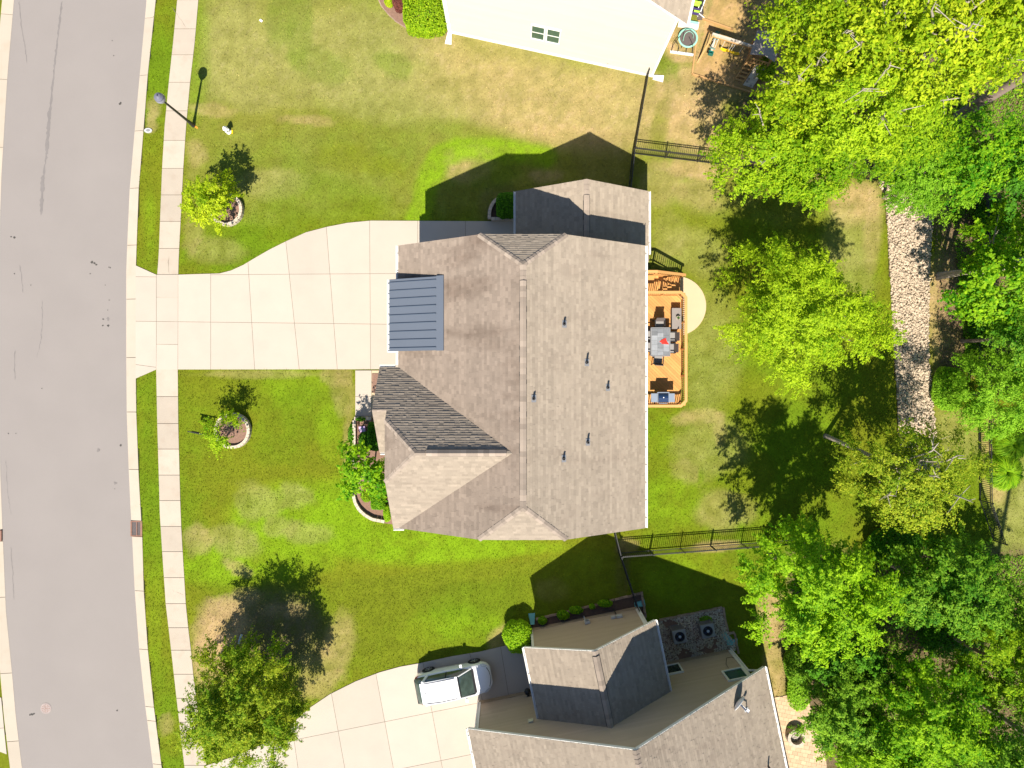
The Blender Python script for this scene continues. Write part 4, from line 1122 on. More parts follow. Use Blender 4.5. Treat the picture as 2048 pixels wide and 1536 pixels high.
WB0, WB1 = -5.6, 9.2
bwall = walls_box(tan, WB0, WB1, -29.6, -17.62, [(WB0, 0), (WB1, 0), (WB1, gb(WB1)), (bcr, gb(bcr)), (WB0, gb(WB0))], MT['tan'])
wall_panel(bwall, cn(WB0, -17.62), cn(WB1, -17.62), [(0, 0.42), (WB1 - WB0, 0.42), (WB1 - WB0, gb(WB1)), (bcr - WB0, gb(bcr)), (0, gb(WB0))], ND, MT['tan'], e=0.17, seed=6)
MB().box(cn((WB0 + WB1) / 2, -17.6, 0.2), (WB1 - WB0 + 0.02, 0.04, 0.42), M=MF).build('foundation', MT['found'], bwall)
for c in (WB0, WB1):
    MB().box(cn(c + (0.05 if c < 0 else -0.05), -17.59, gb(c) / 2 + 0.1), (0.14, 0.07, gb(c) - 0.3), M=MF).build('corner_board', MT['trim'], bwall)
for s in (1, -1):
    o_ = cn(BC0 if s > 0 else BC1, BN + 0.012, BZE - 0.09); q_ = cn(bcr, BN + 0.012, BZR - 0.09)
    MB().bar(o_, q_, 0.03, 0.16).build('rake_board', MT['trim'], tan)
    o_ = cn(AC0 if s > 0 else AC1, AN1 + 0.012, AZE - 0.09); q_ = cn(acr, AN1 + 0.012, AZR - 0.09)
    MB().bar(o_, q_, 0.03, 0.16).build('rake_board', MT['trim'], tan)

def window_at(parent, plane_n, c0, c1, z0, z1, nplane, m, frame=0.09, at=cn, outv=ND, mull=0):
    M = MF if at is cn else MTOP
    f = MB(); zc = (z0 + z1) / 2; cc = (c0 + c1) / 2
    for (a, b, sx, sz) in ((c0 + frame / 2, zc, frame, z1 - z0), (c1 - frame / 2, zc, frame, z1 - z0)):
        f.box(at(a, nplane, b), (sx, 0.09, sz), M=M)
    for z in (z0 + frame / 2, z1 - frame / 2):
        f.box(at(cc, nplane, z), (c1 - c0 - 2 * frame, 0.09, frame), M=M)
    for k in range(mull):
        f.box(at(cc, nplane, z0 + (z1 - z0) * (k + 1) / (mull + 1)), (c1 - c0 - 2 * frame, 0.05, 0.04), M=M)
    w = f.build('window', MT['trim'], parent)
    MB().box(at(cc, nplane - 0.012, zc), (c1 - c0 - 2 * frame + 0.01, 0.03, z1 - z0 - 2 * frame + 0.01), M=M).build('pane', m, w)
    return w
def wcn(px_, py_, npl):
    p = ray_plane(px_, py_, ND * npl, ND); return p.dot(CD), p.z
c0, z0 = wcn(1442.5, 1343, -17.57); c1, z1 = wcn(1499, 1353, -17.57)
window_at(tan, 0, c0, c1, z0, z1 + 0.06, -17.57, MT['greenglass'])
ca_, za_ = wcn(1360, 1330, -17.57)
window_at(tan, 0, ca_ - 1.2, ca_, 0.55, 1.75, -17.57, MT['glass'])
cb_, zb_ = wcn(1346, 1382, -17.57)
window_at(tan, 0, cb_ - 1.0, cb_, 2.35, 3.3, -17.57, MT['greenglass'], mull=2)
def wallbox(px_, py_, npl, sx, sz, dep, m, name, parent):
    c_, z_ = wcn(px_, py_, npl)
    return MB().box(cn(c_, npl + dep / 2 + 0.02, z_), (sx, dep, sz), M=MF).build(name, m, parent), c_, z_
b1, c_, z_ = wallbox(1175, 1246, -14.1, 0.30, 0.42, 0.12, MT['lightgrey'], 'electric_meter_box', tan)
MB().box(cn(c_, -13.93, z_ + 0.05), (0.2, 0.1, 0.2), M=MF).build('meter_dial', MT['grey'], b1)
MB().tube([cn(c_ - 0.09, -14.03, z_ - 0.2), cn(c_ - 0.09, -14.03, 0.02)], 0.045, 8).build('conduit', MT['lightgrey'], b1)
b2, c_, z_ = wallbox(1239, 1235, -14.1, 0.34, 0.26, 0.13, MT['lightgrey'], 'utility_box', tan)
MB().tube([cn(c_ - 0.12, -14.03, z_), cn(c_ - 0.12, -14.03, 0.02)], 0.03, 8).build('conduit', MT['black'], b2)
b3, c_, z_ = wallbox(1227, 1237, -14.1, 0.26, 0.22, 0.12, MT['lightgrey'], 'utility_box', tan)
b4, c_, z_ = wallbox(1396, 1308, -17.6, 0.28, 0.34, 0.11, MT['white'], 'disconnect_box', tan)
MB().tube([cn(c_ - 0.1, -17.54, z_), cn(c_ - 0.1, -17.54, 0.02)], 0.03, 8).build('conduit', MT['lightgrey'], b4)
wallbox(1361, 1313.5, -17.6, 0.14, 0.1, 0.06, MT['trim'], 'outlet_cover', tan)
wallbox(1380, 1305, -17.6, 0.16, 0.14, 0.08, MT['lightgrey'], 'outlet_cover', tan)
wallbox(1062, 1443, -17.6, 0.26, 0.3, 0.06, mat('cream_plate', (0.6, 0.56, 0.42), 0.6), 'wall_plate', tan)
lp, c_, z_ = wallbox(1057, 1392, -17.6, 0.12, 0.2, 0.12, MT['black'], 'wall_lantern', tan)
MB().lathe(cn(c_, -17.34, z_ - 0.16), [(0.05, 0), (0.17, 0.06), (0.19, 0.2), (0.12, 0.32), (0.03, 0.36)], 12).build('lantern_hood', MT['black'], lp)
# cable from the eave
c5, z5 = wcn(1458, 1334, -17.58); pts = []
for q in ((1457, 1336), (1452, 1328), (1453, 1316), (1462, 1314), (1480, 1319)):
    c_, z_ = wcn(*q, -17.58); pts.append(cn(c_, -17.58, z_))
MB().tube(pts, 0.012, 6).build('cable', MT['blackm'], tan)
# downspouts and splash blocks
def splash(px_, py_, ang, m, label, L=0.62):
    p = spot(px_, py_); mb = MB()
    a = 0.11; b = 0.19
    mb.add([(-L / 2, -a, 0.0), (L / 2, -b, 0.0), (L / 2, b, 0.0), (-L / 2, a, 0.0), (-L / 2, -a, 0.11), (L / 2, -b, 0.05), (L / 2, b, 0.05), (-L / 2, a, 0.11),
            (-L / 2 + 0.03, -a + 0.03, 0.05), (L / 2, -b + 0.04, 0.02), (L / 2, b - 0.04, 0.02), (-L / 2 + 0.03, a - 0.03, 0.05)],
           [(0, 1, 5, 4), (2, 3, 7, 6), (3, 0, 4, 7), (4, 5, 9, 8), (6, 7, 11, 10), (7, 4, 8, 11), (8, 9, 10, 11), (3, 2, 1, 0)])
    o = mb.build('splash_block', m)
    o.location = (p.x, p.y, 0.01); o.rotation_euler = (0, 0, R(ang))
    return tag(o, label, 'splash block', 'splash blocks under the downspouts')
splash(1279, 1207, 10, MT['teal'], 'teal splash block at the corner of the tan house where the fence ends')
splash(1453, 1275, 122, MT['teal'], 'teal splash block pointing into the gravel bed of the air conditioners')
splash(1464, 1284, 3, MT['teal'], 'teal splash block pointing to the lawn beside the gravel bed')
splash(1064, 1237, 95, MT['teal'], 'pale teal splash block in the shaded bed by the round bush')
splash(898, 78, 262, MT['white'], 'white splash block under the downspout beside the clipped hedge')
splash(1316, 157, -8, MT['white'], 'white splash block at the cream house corner beside the fence')
def downspout(parent, pts):
    mb = MB()
    for a, b in zip(pts[:-1], pts[1:]): mb.bar(a, b, 0.08, 0.065)
    mb.build('downspout', MT['gutter'], parent)
downspout(tan, [cn(WA1 + 0.06, -14.05, 0.1), cn(WA1 + 0.06, -14.05, 3.1), cn(AC1, -14.02, 3.55)])
downspout(tan, [cn(WB1 + 0.06, -17.55, 0.1), cn(WB1 + 0.06, -17.55, 3.2), cn(BC1, -17.5, 3.7)])
downspout(tan, [cn(WB0 - 0.05, -17.55, 0.1), cn(WB0 - 0.05, -17.55, 3.3), cn(BC0 - 0.05, -17.5, 3.7)])
# roof pipe near the frame edge
p = ray_plane(1536, 1532, be[0], nrm['b1'])
MB().lathe((p.x, p.y, p.z - 0.05), [(0.055, 0), (0.055, 0.5)], 10).build('vent_pipe', MT['black'], tan)

# ------------------------------------------------------------------ cream neighbour house, top
TA = Vector((-3.59, 20.38, 0)); TC = Vector((0.977, -0.213, 0)).normalized(); TN = Vector((-0.213, -0.977, 0)).normalized()
MTOP = Matrix((TC, TN, Vector((0, 0, 1)))).transposed()
def tp(c, n, z=0): return TA + TC * c + TN * n + Vector((0, 0, z))
TW = 12.0; TZE = 6.75; TSL = 0.64; tcr = TW / 2; TZR = TZE + TSL * (tcr + 0.4)
cream = thing('cream_house', tp(6, -5, 0), 'cream sided two-storey house with a paired white window along the top edge', 'house')
tz = lambda c: TZR - TSL * abs(c - tcr) - 0.26
prof = [(0, 0), (TW, 0), (TW, tz(TW)), (tcr, tz(tcr)), (0, tz(0))]
mb = MB(); k = len(prof)
mb.add([tp(c, 0, z) for c, z in prof] + [tp(c, -12, z) for c, z in prof], [tuple(range(k)), tuple(range(2 * k - 1, k - 1, -1))] + [(i, k + i, k + (i + 1) % k, (i + 1) % k) for i in range(k)])
twall = mb.build('wall', MT['cream'], cream)
wall_panel(twall, tp(0, 0), tp(TW, 0), [(0, 0.2), (TW, 0.2), (TW, tz(TW)), (tcr, tz(tcr)), (0, tz(0))], TN, MT['cream'], e=0.17, seed=7)
MB().box(tp(TW / 2, 0.02, 0.09), (TW + 0.02, 0.05, 0.24), M=MTOP).build('base_trim', MT['white'], twall)
for c in (0.06, TW - 0.06):
    MB().box(tp(c, 0.035, tz(c) / 2), (0.14, 0.07, tz(c) - 0.1), M=MTOP).build('corner_board', MT['white'], twall)
tr = [tp(TW + 0.4, -12, TZE), tp(tcr, -12, TZR), tp(tcr, 0.32, TZR), tp(TW + 0.4, 0.32, TZE)]
tl = [tp(-0.4, 0.32, TZE), tp(tcr, 0.32, TZR), tp(tcr, -12, TZR), tp(-0.4, -12, TZE)]
for i, p in enumerate((tr, tl)):
    P = p if newell(p).z > 0 else p[::-1]
    d_ = MB().slab3(P, (0, 0, -0.16)).build('roof', MT['white'], cream)
    if i == 0: courses('shingle', [tp(TW + 0.4, -3.2, TZE), tp(8, -3.2, TZE + TSL * (TW + 0.4 - 8)), tp(8, 0.32, TZE + TSL * (TW + 0.4 - 8)), tp(TW + 0.4, 0.32, TZE)], 0.145, 0.24, 0.021, MT['shingle'], d_, seed=60)
gutter(cream, tr[3], tr[0], TC, 0.14)
for c0, c1 in ((4.74, 5.54), (5.60, 6.40)):
    window_at(cream, 0, c0, c1, 1.5, 3.02, 0.05, MT['greenglass'], 0.07, at=tp, outv=TN, mull=1)
downspout(cream, [tp(-0.06, 0.06, 0.1), tp(-0.06, 0.06, 6.3), tp(-0.35, 0.1, 6.6)])
hb = MB().tube([tp(9.3, 0.02, 0.5), tp(9.3, 0.14, 0.5), tp(9.3, 0.17, 0.4)], 0.02, 6).box(tp(9.3, 0.1, 0.56), (0.12, 0.02, 0.02), M=MTOP).build('hose_bib', MT['lightgrey'], cream)
# ------------------------------------------------------------------ timber deck behind the house
DZ = 1.2; DX0, DX1, DY0, DY1 = 6.34, 9.5, -1.15, 4.98
deck = thing('wooden_deck', (8, 2, 0), 'orange cedar deck with diagonal boards, railings and stairs behind the central house', 'deck')
rect = [(DX0, DY0), (DX1, DY0), (DX1, DY1), (DX0, DY1)]
bw_, gp_ = 0.14, 0.009
s2 = math.sqrt(0.5); k = 0
d0 = s2 * (DX0 + DY0); d1 = s2 * (DX1 + DY1); x = d0 - 0.03
while x < d1:
    c = clip(clip(rect, -s2, -s2, -x), s2, s2, x + bw_ - gp_)
    if len(c) >= 3 and abs(area2(c)) > 0.004:
        MB().prism(c, DZ - 0.035, DZ + rng.uniform(-0.0015, 0.0015)).build('deck_board', MT['cedar'], deck)
    x += bw_
jf = MB()
for y in np.arange(DY0 + 0.05, DY1, 0.45): jf.box(((DX0 + DX1) / 2, y, DZ - 0.14), (DX1 - DX0 - 0.06, 0.045, 0.19))
for (a, b) in (((DX1, DY0), (DX1, DY1)), ((DX0, DY0), (DX1, DY0)), ((DX0, DY1), (DX1, DY1))):
    jf.bar((*a, DZ - 0.13), (*b, DZ - 0.13), 0.045, 0.22)
jf.build('deck_frame', MT['cedar'], deck)
for px_, py_ in ((DX1 - 0.1, DY0 + 0.1), (DX1 - 0.1, 1.9), (DX1 - 0.1, DY1 - 0.1)):
    MB().box((px_, py_, (DZ - 0.25) / 2), (0.14, 0.14, DZ - 0.25)).build('deck_post', MT['cedar'], deck)
RZ = 0.93
bal = MB().box((0, 0, 0), (0.036, 0.036, 0.80)).mesh('baluster')
def baluster(x, y, z):
    o = link('baluster', bal, MT['cedarp'], deck); o.location = (x, y, z)
pin = 0.06
ex, ys_, yn_ = DX1 + pin, DY0 - pin, DY1 + pin
for x in np.arange(DX0 + 0.15, ex - 0.1, 0.115):
    baluster(x, ys_, DZ + 0.46); baluster(x, yn_, DZ + 0.46)
for y in np.arange(ys_ + 0.12, yn_ - 0.1, 0.115): baluster(ex, y, DZ + 0.46)
for x, y in [(DX0 + 0.1, ys_), (8.0, ys_), (ex - 0.07, ys_ + 0.07), (ex - 0.03, 0.45), (ex - 0.03, 1.95), (ex - 0.03, 3.45), (ex - 0.07, yn_ - 0.07), (8.4, yn_ - 0.04)]:
    MB().box((x, y, DZ + 0.43), (0.09, 0.09, 0.98)).build('rail_post', MT['cedarp'], deck)
ch = 0.28
capo = [(DX0, ys_), (ex - ch, ys_), (ex, ys_ + ch), (ex, yn_ - ch), (ex - ch, yn_), (DX0, yn_)]
for (a, b) in zip(capo[:-1], capo[1:]):
    a = Vector((*a, DZ + RZ)); b = Vector((*b, DZ + RZ)); dd = (b - a).normalized() * 0.03
    MB().bar(a - dd, b + dd, 0.15, 0.038 + rng.uniform(-0.003, 0.003)).build('rail_cap', MT['cedarp'], deck)
    for zz in (DZ + 0.86, DZ + 0.09):
        MB().bar(Vector((a.x, a.y, zz)), Vector((b.x, b.y, zz)), 0.04, 0.07 + rng.uniform(-0.003, 0.003)).build('rail', MT['cedarp'], deck)
# stairs down to the patio along the north edge
SYA, SYB_ = 5.1, 6.12
MB().box((7.25, (SYA + SYB_) / 2, DZ - 0.02), (1.5, SYB_ - SYA, 0.04)).build('stair_landing', MT['cedar'], deck)
nst = 6
for i in range(nst):
    xx = 8.0 + 0.285 * i + 0.14; zz = DZ - (i + 1) * DZ / (nst + 1)
    for q in (-0.068, 0.068):
        MB().box((xx + q, (SYA + SYB_) / 2, zz), (0.13, SYB_ - SYA, 0.036)).build('stair_tread', MT['cedar'], deck)
    MB().box((xx - 0.15, (SYA + SYB_) / 2, zz + 0.08), (0.02, SYB_ - SYA - 0.06, 0.13)).build('stair_riser', MT['cedar'], deck)
for y in (SYA - 0.02, SYB_ + 0.02):
    MB().bar((7.9, y, DZ - 0.12), (9.75, y, 0.06), 0.04, 0.26).build('stringer', MT['cedar'], deck)
rail0 = Vector((6.5, SYB_ + 0.06, DZ + RZ)); rail1 = Vector((8.0, SYB_ + 0.06, DZ + RZ)); rail2 = Vector((9.85, SYB_ + 0.06, 0.92))
for a, b in ((rail0, rail1), (rail1, rail2)):
    MB().bar(a, b, 0.15, 0.04).build('rail_cap', MT['cedarp'], deck)
    MB().bar(a - Vector((0, 0, 0.08)), b - Vector((0, 0, 0.08)), 0.04, 0.07).build('rail', MT['cedarp'], deck)
    MB().bar(a - Vector((0, 0, 0.82)), b - Vector((0, 0, 0.82)), 0.04, 0.07).build('rail', MT['cedarp'], deck)
for x in np.arange(6.6, 9.75, 0.125):
    zc = DZ + RZ if x < 8 else (DZ + RZ) + (0.92 - DZ - RZ) * (x - 8) / 1.85
    baluster(x, SYB_ + 0.06, zc - 0.45)
for x, z in ((6.9, DZ), (8.0, DZ), (9.72, 0)):
    MB().box((x, SYB_ + 0.06, z + 0.45), (0.09, 0.09, 0.98)).build('rail_post', MT['cedarp'], deck)
for y in (SYA + 0.02,):
    MB().bar((8.0, y, DZ + 0.86), (9.8, y, 0.80), 0.09, 0.04).build('rail', MT['cedarp'], deck)
    MB().box((9.72, y, 0.4), (0.09, 0.09, 0.84)).build('rail_post', MT['cedarp'], deck)

# furniture on the deck
TZ = DZ + 0.74
table = thing('patio_table', (8.2, 2.33, DZ), 'rectangular patio table topped with grey slate tiles on the deck', 'table')
tx0, tx1, ty0, ty1 = 7.68, 8.72, 1.55, 3.1
fr = MB()
for a, b in (((tx0, ty0), (tx1, ty0)), ((tx1, ty0), (tx1, ty1)), ((tx1, ty1), (tx0, ty1)), ((tx0, ty1), (tx0, ty0))):
    fr.bar((*a, TZ - 0.02), (*b, TZ - 0.02), 0.05, 0.05)
fr.box(((tx0 + tx1) / 2, (ty0 + ty1) / 2, TZ - 0.03), (tx1 - tx0 - 0.06, ty1 - ty0 - 0.06, 0.02)).build('table_frame', MT['grey'], table)
for x in (tx0 + 0.07, tx1 - 0.07):
    for y in (ty0 + 0.07, ty1 - 0.07): MB().box((x, y, DZ + 0.355), (0.06, 0.06, 0.71)).build('leg', MT['grey'], table)
cols = [tx0 + 0.035, tx0 + 0.36, tx0 + 0.68, tx1 - 0.035]
r5 = random.Random(9)
for i in range(3):
    y = ty0 + 0.035 - (0 if i % 2 == 0 else 0.13)
    while y < ty1 - 0.04:
        h = r5.choice((0.2, 0.26, 0.32)); a = max(y, ty0 + 0.035); b = min(y + h, ty1 - 0.035); y += h
        if b - a < 0.05: continue
        MB().box(((cols[i] + cols[i + 1]) / 2, (a + b) / 2, TZ), (cols[i + 1] - cols[i] - 0.008, b - a - 0.008, 0.022)).build('tile', MT['slate'], table)
def patio_chair():
    t = thing('patio_chair', (0, 0, 0), 'x', 'chair', 'patio chairs around the slate table')
    MB().box((0, 0, 0.43), (0.48, 0.46, 0.035)).build('seat', MT['chairlit'], t, local=True)
    M = Matrix.Rotation(R(-14), 3, 'X')
    MB().box((0, -0.28, 0.70), (0.48, 0.03, 0.52), M=Matrix.Rotation(R(14), 3, 'X')).build('backrest', MT['sling'], t, local=True)
    for sx in (-0.26, 0.26):
        MB().bar((sx, 0.22, 0), (sx, 0.2, 0.63), 0.035, 0.035).build('leg', MT['blackm'], t, local=True)
        MB().bar((sx, -0.3, 0), (sx, -0.22, 0.63), 0.035, 0.035).build('leg', MT['blackm'], t, local=True)
        MB().box((sx, -0.03, 0.645), (0.05, 0.5, 0.03)).build('armrest', MT['blackm'], t, local=True)
    return t
proto = patio_chair()
spots = [((8.2, 3.28, DZ), 180, 'patio chair at the north end of the slate table nearest the stairs'),
         ((8.12, 1.36, DZ), -4, 'patio chair at the south end of the slate table facing the grill'),
         ((8.86, 2.62, DZ), 90, 'patio chair on the railing side of the slate table, nearer the storage box'),
         ((8.80, 1.98, DZ), 90, 'patio chair on the railing side of the slate table, nearer the grill'),
         ((7.52, 2.70, DZ), -90, 'patio chair by the house gutter, nearer the stairs'),
         ((7.52, 2.05, DZ), -90, 'patio chair by the house gutter, nearer the grill')]
for i, (l, a, lab) in enumerate(spots):
    if i == 0:
        proto.location = l; proto.rotation_euler = (0, 0, R(a)); proto['label'] = lab
    else: dup(proto, l, R(a), lab)
cl = MB(); gx, gy = 9, 7; vs = []
for j in range(gy):
    for i in range(gx):
        u_, v_ = i / (gx - 1) - 0.5, j / (gy - 1) - 0.5
        a = R(12 + 30 * v_)
        vs.append((8.36 + 0.44 * u_ * math.cos(a) * (0.65 + 0.5 * abs(v_) + 0.3 * u_) - 0.15 * v_, 2.32 + 0.24 * v_ + 0.44 * u_ * math.sin(a), TZ + 0.02 + 0.05 * abs(math.sin(u_ * 9 + v_ * 5)) * (1 - 1.6 * abs(u_)) + 0.004))
fs = [(j * gx + i, j * gx + i + 1, (j + 1) * gx + i + 1, (j + 1) * gx + i) for j in range(gy - 1) for i in range(gx - 1)]
tag(cl.add(vs, fs).build('red_cloth', MT['red'], smooth=True), 'crumpled red cloth lying on the slate patio table', 'cloth')
sb = thing('storage_box', (9.15, 3.64, DZ), 'long grey-brown deck storage box against the railing', 'storage box')
MB().box((9.15, 3.64, DZ + 0.22), (0.46, 1.1, 0.44)).build('box_body', MT['sling'], sb)
MB().box((9.15, 3.64, DZ + 0.47), (0.52, 1.16, 0.06)).build('lid', MT['storage'], sb)
pot = thing('potted_plant', (9.2, 3.72, DZ + 0.5), 'small spiky plant in a pale round pot on the storage box', 'potted plant')
MB().lathe((9.2, 3.66, DZ + 0.5), [(0.07, 0), (0.115, 0.17), (0.095, 0.17), (0.085, 0.13)], 14).build('pot', MT['block'], pot)
lf = MB()
for i in range(16):
    a = i * 2.4; l = rng.uniform(0.12, 0.22); c = Vector((9.2, 3.66, DZ + 0.62)); d = Vector((math.cos(a), math.sin(a), rng.uniform(0.4, 1.6))).normalized(); s_ = d.cross(Vector((0, 0, 1))).normalized() * 0.018
    lf.add([c - s_, c + s_, c + d * l], [(0, 1, 2)])
lf.build('leaves', LEAF['dark'], pot)
grill = thing('gas_grill', (8.3, -0.78, DZ), 'silver gas grill with dark blue lid and side shelves at the end of the deck', 'grill')
GB = DZ
MB().box((8.3, -0.76, GB + 0.42), (0.62, 0.5, 0.72)).build('cart', MT['grey'], grill)
hood = MB(); n = 8; vs = []
for xx in (8.03, 8.57):
    for i in range(n + 1):
        a = math.pi * i / n
        vs.append((xx, -0.76 - 0.27 * math.cos(a), GB + 0.86 + 0.24 * math.sin(a)))
hood.add(vs, [(i, i + 1, n + 2 + i, n + 1 + i) for i in range(n)] + [tuple(range(n, -1, -1)), tuple(range(n + 1, 2 * n + 2))])
hood.build('lid', MT['navy'], grill)
MB().bar((8.08, -1.06, GB + 0.95), (8.52, -1.06, GB + 0.95), 0.03, 0.03).build('handle', MT['steel'], grill)
MB().lathe((8.3, -0.74, GB + 1.09), [(0.035, 0), (0.03, 0.03)], 10).build('thermometer', MT['white'], grill)
for xx, w_ in ((7.82, 0.34), (8.78, 0.34)):
    MB().box((xx, -0.76, GB + 0.88), (w_, 0.48, 0.04)).build('side_shelf', MT['steel'], grill)
for xx in (8.0, 8.6): MB().box((xx, -0.76, GB + 0.93), (0.035, 0.54, 0.2)).build('hood_end', MT['steel'], grill)
MB().box((8.3, -0.47, GB + 0.95), (0.66, 0.05, 0.16)).build('back_panel', MT['steel'], grill)
for xx in (8.04, 8.56):
    for yy in (-0.96, -0.56): MB().tube([(xx, yy - 0.02, GB + 0.05), (xx, yy + 0.02, GB + 0.05)], 0.05, 10).build('caster', MT['blackm'], grill)

# ------------------------------------------------------------------ car on the neighbour drive
car = thing('parked_car', (0, 0, 0), 'white hatchback parked on the neighbouring driveway beside the tan house', 'car')
st = [(-2.17, .50, .40, .70, .78, .80), (-2.10, .70, .30, .78, .90, .94), (-1.9, .82, .22, .84, .97, 1.0), (-1.33, .885, .2, .9, .99, 1.02), (-0.5, .885, .19, .88, .96, 1.0), (0.5, .885, .19, .87, .95, .99),
      (1.05, .88, .19, .86, .95, .99), (1.33, .875, .2, .83, .92, .96), (1.7, .85, .22, .76, .85, .89), (1.98, .74, .24, .66, .75, .785), (2.14, .58, .28, .55, .64, .665), (2.2, .42, .36, .5, .56, .57)]
vs = []; fs = []; ring = 14
for x, w, zb, zm, zs, zt in st:
    half = [(0, zb), (w * .86, zb), (w * .97, zb + .1), (w, (zb + zm) / 2), (w * .985, zm), (w * .93, zs), (w * .78, zt - .01), (0, zt + .025)]
    prof_ = half + [(-y, z) for y, z in half[-2:0:-1]]
    vs += [(x, y, z) for y, z in prof_]
for i in range(len(st) - 1):
    for j in range(ring):
        a = i * ring + j; b = i * ring + (j + 1) % ring
        fs.append((a, b, b + ring, a + ring))
fs.append(tuple(range(ring - 1, -1, -1))); fs.append(tuple(range((len(st) - 1) * ring, len(st) * ring)))
MB().add(vs, fs).build('body', MT['carwhite'], car, local=True, smooth=True)
def cabin(inset, z_off, name, m, x0=-2.02, x1=1.12):
    cs = [(-2.13, .70, .95, .62, .97), (-1.95, .75, .98, .59, 1.22), (-1.66, .78, .98, .60, 1.455), (-0.8, .79, .97, .615, 1.535), (0.1, .79, .96, .61, 1.525), (0.42, .79, .96, .60, 1.46), (0.8, .78, .96, .66, 1.23), (1.14, .75, .96, .72, .985)]
    V = []; Fc = []
    for x, wb, zb, wt, zt in cs:
        V += [(x, wb - inset, zb), (x, wt - inset, zt - 0.03 + z_off), (x, wt * .8 - inset, zt + z_off), (x, 0, zt + .025 + z_off), (x, -wt * .8 + inset, zt + z_off), (x, -wt + inset, zt - 0.03 + z_off), (x, -wb + inset, zb)]
    for i in range(len(cs) - 1):
        for j in range(6):
            a = i * 7 + j; Fc.append((a, a + 7, a + 8, a + 1))
    return MB().add(V, Fc).build(name, m, car, local=True, smooth=True), cs
carglass = mat('car_glass', (0.05, 0.075, 0.065), 0.05, 0.85, 2.6, spec=0.9)  # pale blotches in the colour stand in for reflections and the dash
cab, cs = cabin(0, 0, 'greenhouse_glass', carglass)
rf = [(-1.72, .585, 1.425), (-1.58, .605, 1.475), (-0.8, .62, 1.54), (0.1, .615, 1.53), (0.36, .605, 1.485)]
V = []; Fc = []
for x, w, z in rf:
    V += [(x, w, z - .012), (x, w * .8, z + .018), (x, 0, z + .045), (x, -w * .8, z + .018), (x, -w, z - .012)]
for i in range(len(rf) - 1):
    for j in range(4):
        a = i * 5 + j; Fc.append((a, a + 5, a + 6, a + 1))
MB().add(V, Fc).build('roof_panel', MT['carwhite'], car, local=True, smooth=True)
MB().add([(-1.70, .58, 1.425), (-1.70, -.58, 1.425), (-1.78, -.57, 1.40), (-1.78, .57, 1.40), (-1.70, .58, 1.45), (-1.70, -.58, 1.45), (-1.78, -.57, 1.425), (-1.78, .57, 1.425)],
         [(3, 2, 1, 0), (4, 5, 6, 7), (0, 1, 5, 4), (1, 2, 6, 5), (2, 3, 7, 6), (3, 0, 4, 7)]).build('spoiler', MT['carwhite'], car, local=True)
for s in (1, -1):
    MB().tube([(1.16, s * .745, .99), (0.8, s * .675, 1.22), (0.4, s * .605, 1.455)], .035, 6).build('windscreen_pillar', MT['carwhite'], car, local=True)
    MB().tube([(-1.35, s * .785, .99), (-1.6, s * .62, 1.44)], .09, 6).build('rear_pillar', MT['carwhite'], car, local=True)
    MB().tube([(-0.25, s * .795, .99), (-0.3, s * .632, 1.49)], .03, 6).build('door_pillar', MT['blackm'], car, local=True)
    MB().tube([(-1.55, s * .56, 1.505), (-0.8, s * .575, 1.57), (0.2, s * .57, 1.545)], .02, 6).build('roof_seam', MT['grey'], car, local=True)
    MB().tube([(0.35, s * .612, 1.47), (-0.8, s * .63, 1.525), (-1.6, s * .612, 1.465)], .024, 6).build('roof_rail', MT['carwhite'], car, local=True)
    for x in (-1.33, 1.33):
        w_ = MB().lathe((x, s * .80, .32), [(.20, -.10), (.30, -.11), (.325, -.06), (.325, .06), (.30, .11), (.22, .112)], 22, M=Matrix.Rotation(R(-90 * s), 3, 'X')).build('wheel', MT['tyre'], car, local=True)
        rim = MB().lathe((x, s * .80, .32), [(.225, .098), (.2, .118), (.19, .1), (.05, .1), (.045, .12)], 22, M=Matrix.Rotation(R(-90 * s), 3, 'X'))
        rim.build('rim', MT['alloy'], w_, local=True)
        sp = MB()
        for q in range(5):
            a = q * 1.2566
            sp.bar((x, s * .912, .32), (x + .2 * math.cos(a), s * .916, .32 + .2 * math.sin(a)), .045, .02, up=(0, 1, 0))
        sp.build('spokes', MT['alloy'], w_, local=True)
        ar = MB().lathe((x, s * .825, .33), [(.37, -.06), (.37, .062), (.30, .064)], 22, M=Matrix.Rotation(R(-90 * s), 3, 'X')).build('wheel_arch', MT['blackm'], car, local=True)
    mr = MB().box((0.62, s * .98, 1.0), (.14, .2, .13)).build('mirror', MT['carwhite'], car, local=True)
    MB().add([(1.72, s * .72, .885), (1.95, s * .60, .80), (2.05, s * .66, .72), (1.85, s * .815, .76), (1.68, s * .84, .83)], [(0, 1, 2, 3, 4)]).build('headlight', MT['headl'], car, local=True)
    MB().add([(-2.085, s * .66, .93), (-1.9, s * .805, .96), (-1.86, s * .85, .86), (-2.09, s * .74, .82)], [(0, 1, 2, 3)]).build('taillight', MT['taill'], car, local=True)
    MB().bar((-0.55, s * .892, .84), (-0.35, s * .892, .84), .02, .03).build('door_handle', MT['carwhite'], car, local=True)
    MB().bar((0.5, s * .9, .35), (0.5, s * .885, .9), .006, .008, up=(0, 1, 0)).build('door_seam', MT['grey'], car, local=True)
MB().box((2.165, 0, .40), (.06, .8, .10)).build('grille', MT['blackm'], car, local=True)
MB().tube([(1.17, y, 1.015 + .03 * (1 - (y / .7) ** 2)) for y in (-.7, -.4, 0, .4, .7)], .03, 6).build('windscreen_seal', MT['blackm'], car, local=True)
MB().tube([(0.40, y, 1.49 + .04 * (1 - (y / .6) ** 2)) for y in (-.57, -.3, 0, .3, .57)], .028, 6).build('windscreen_seal', MT['blackm'], car, local=True)
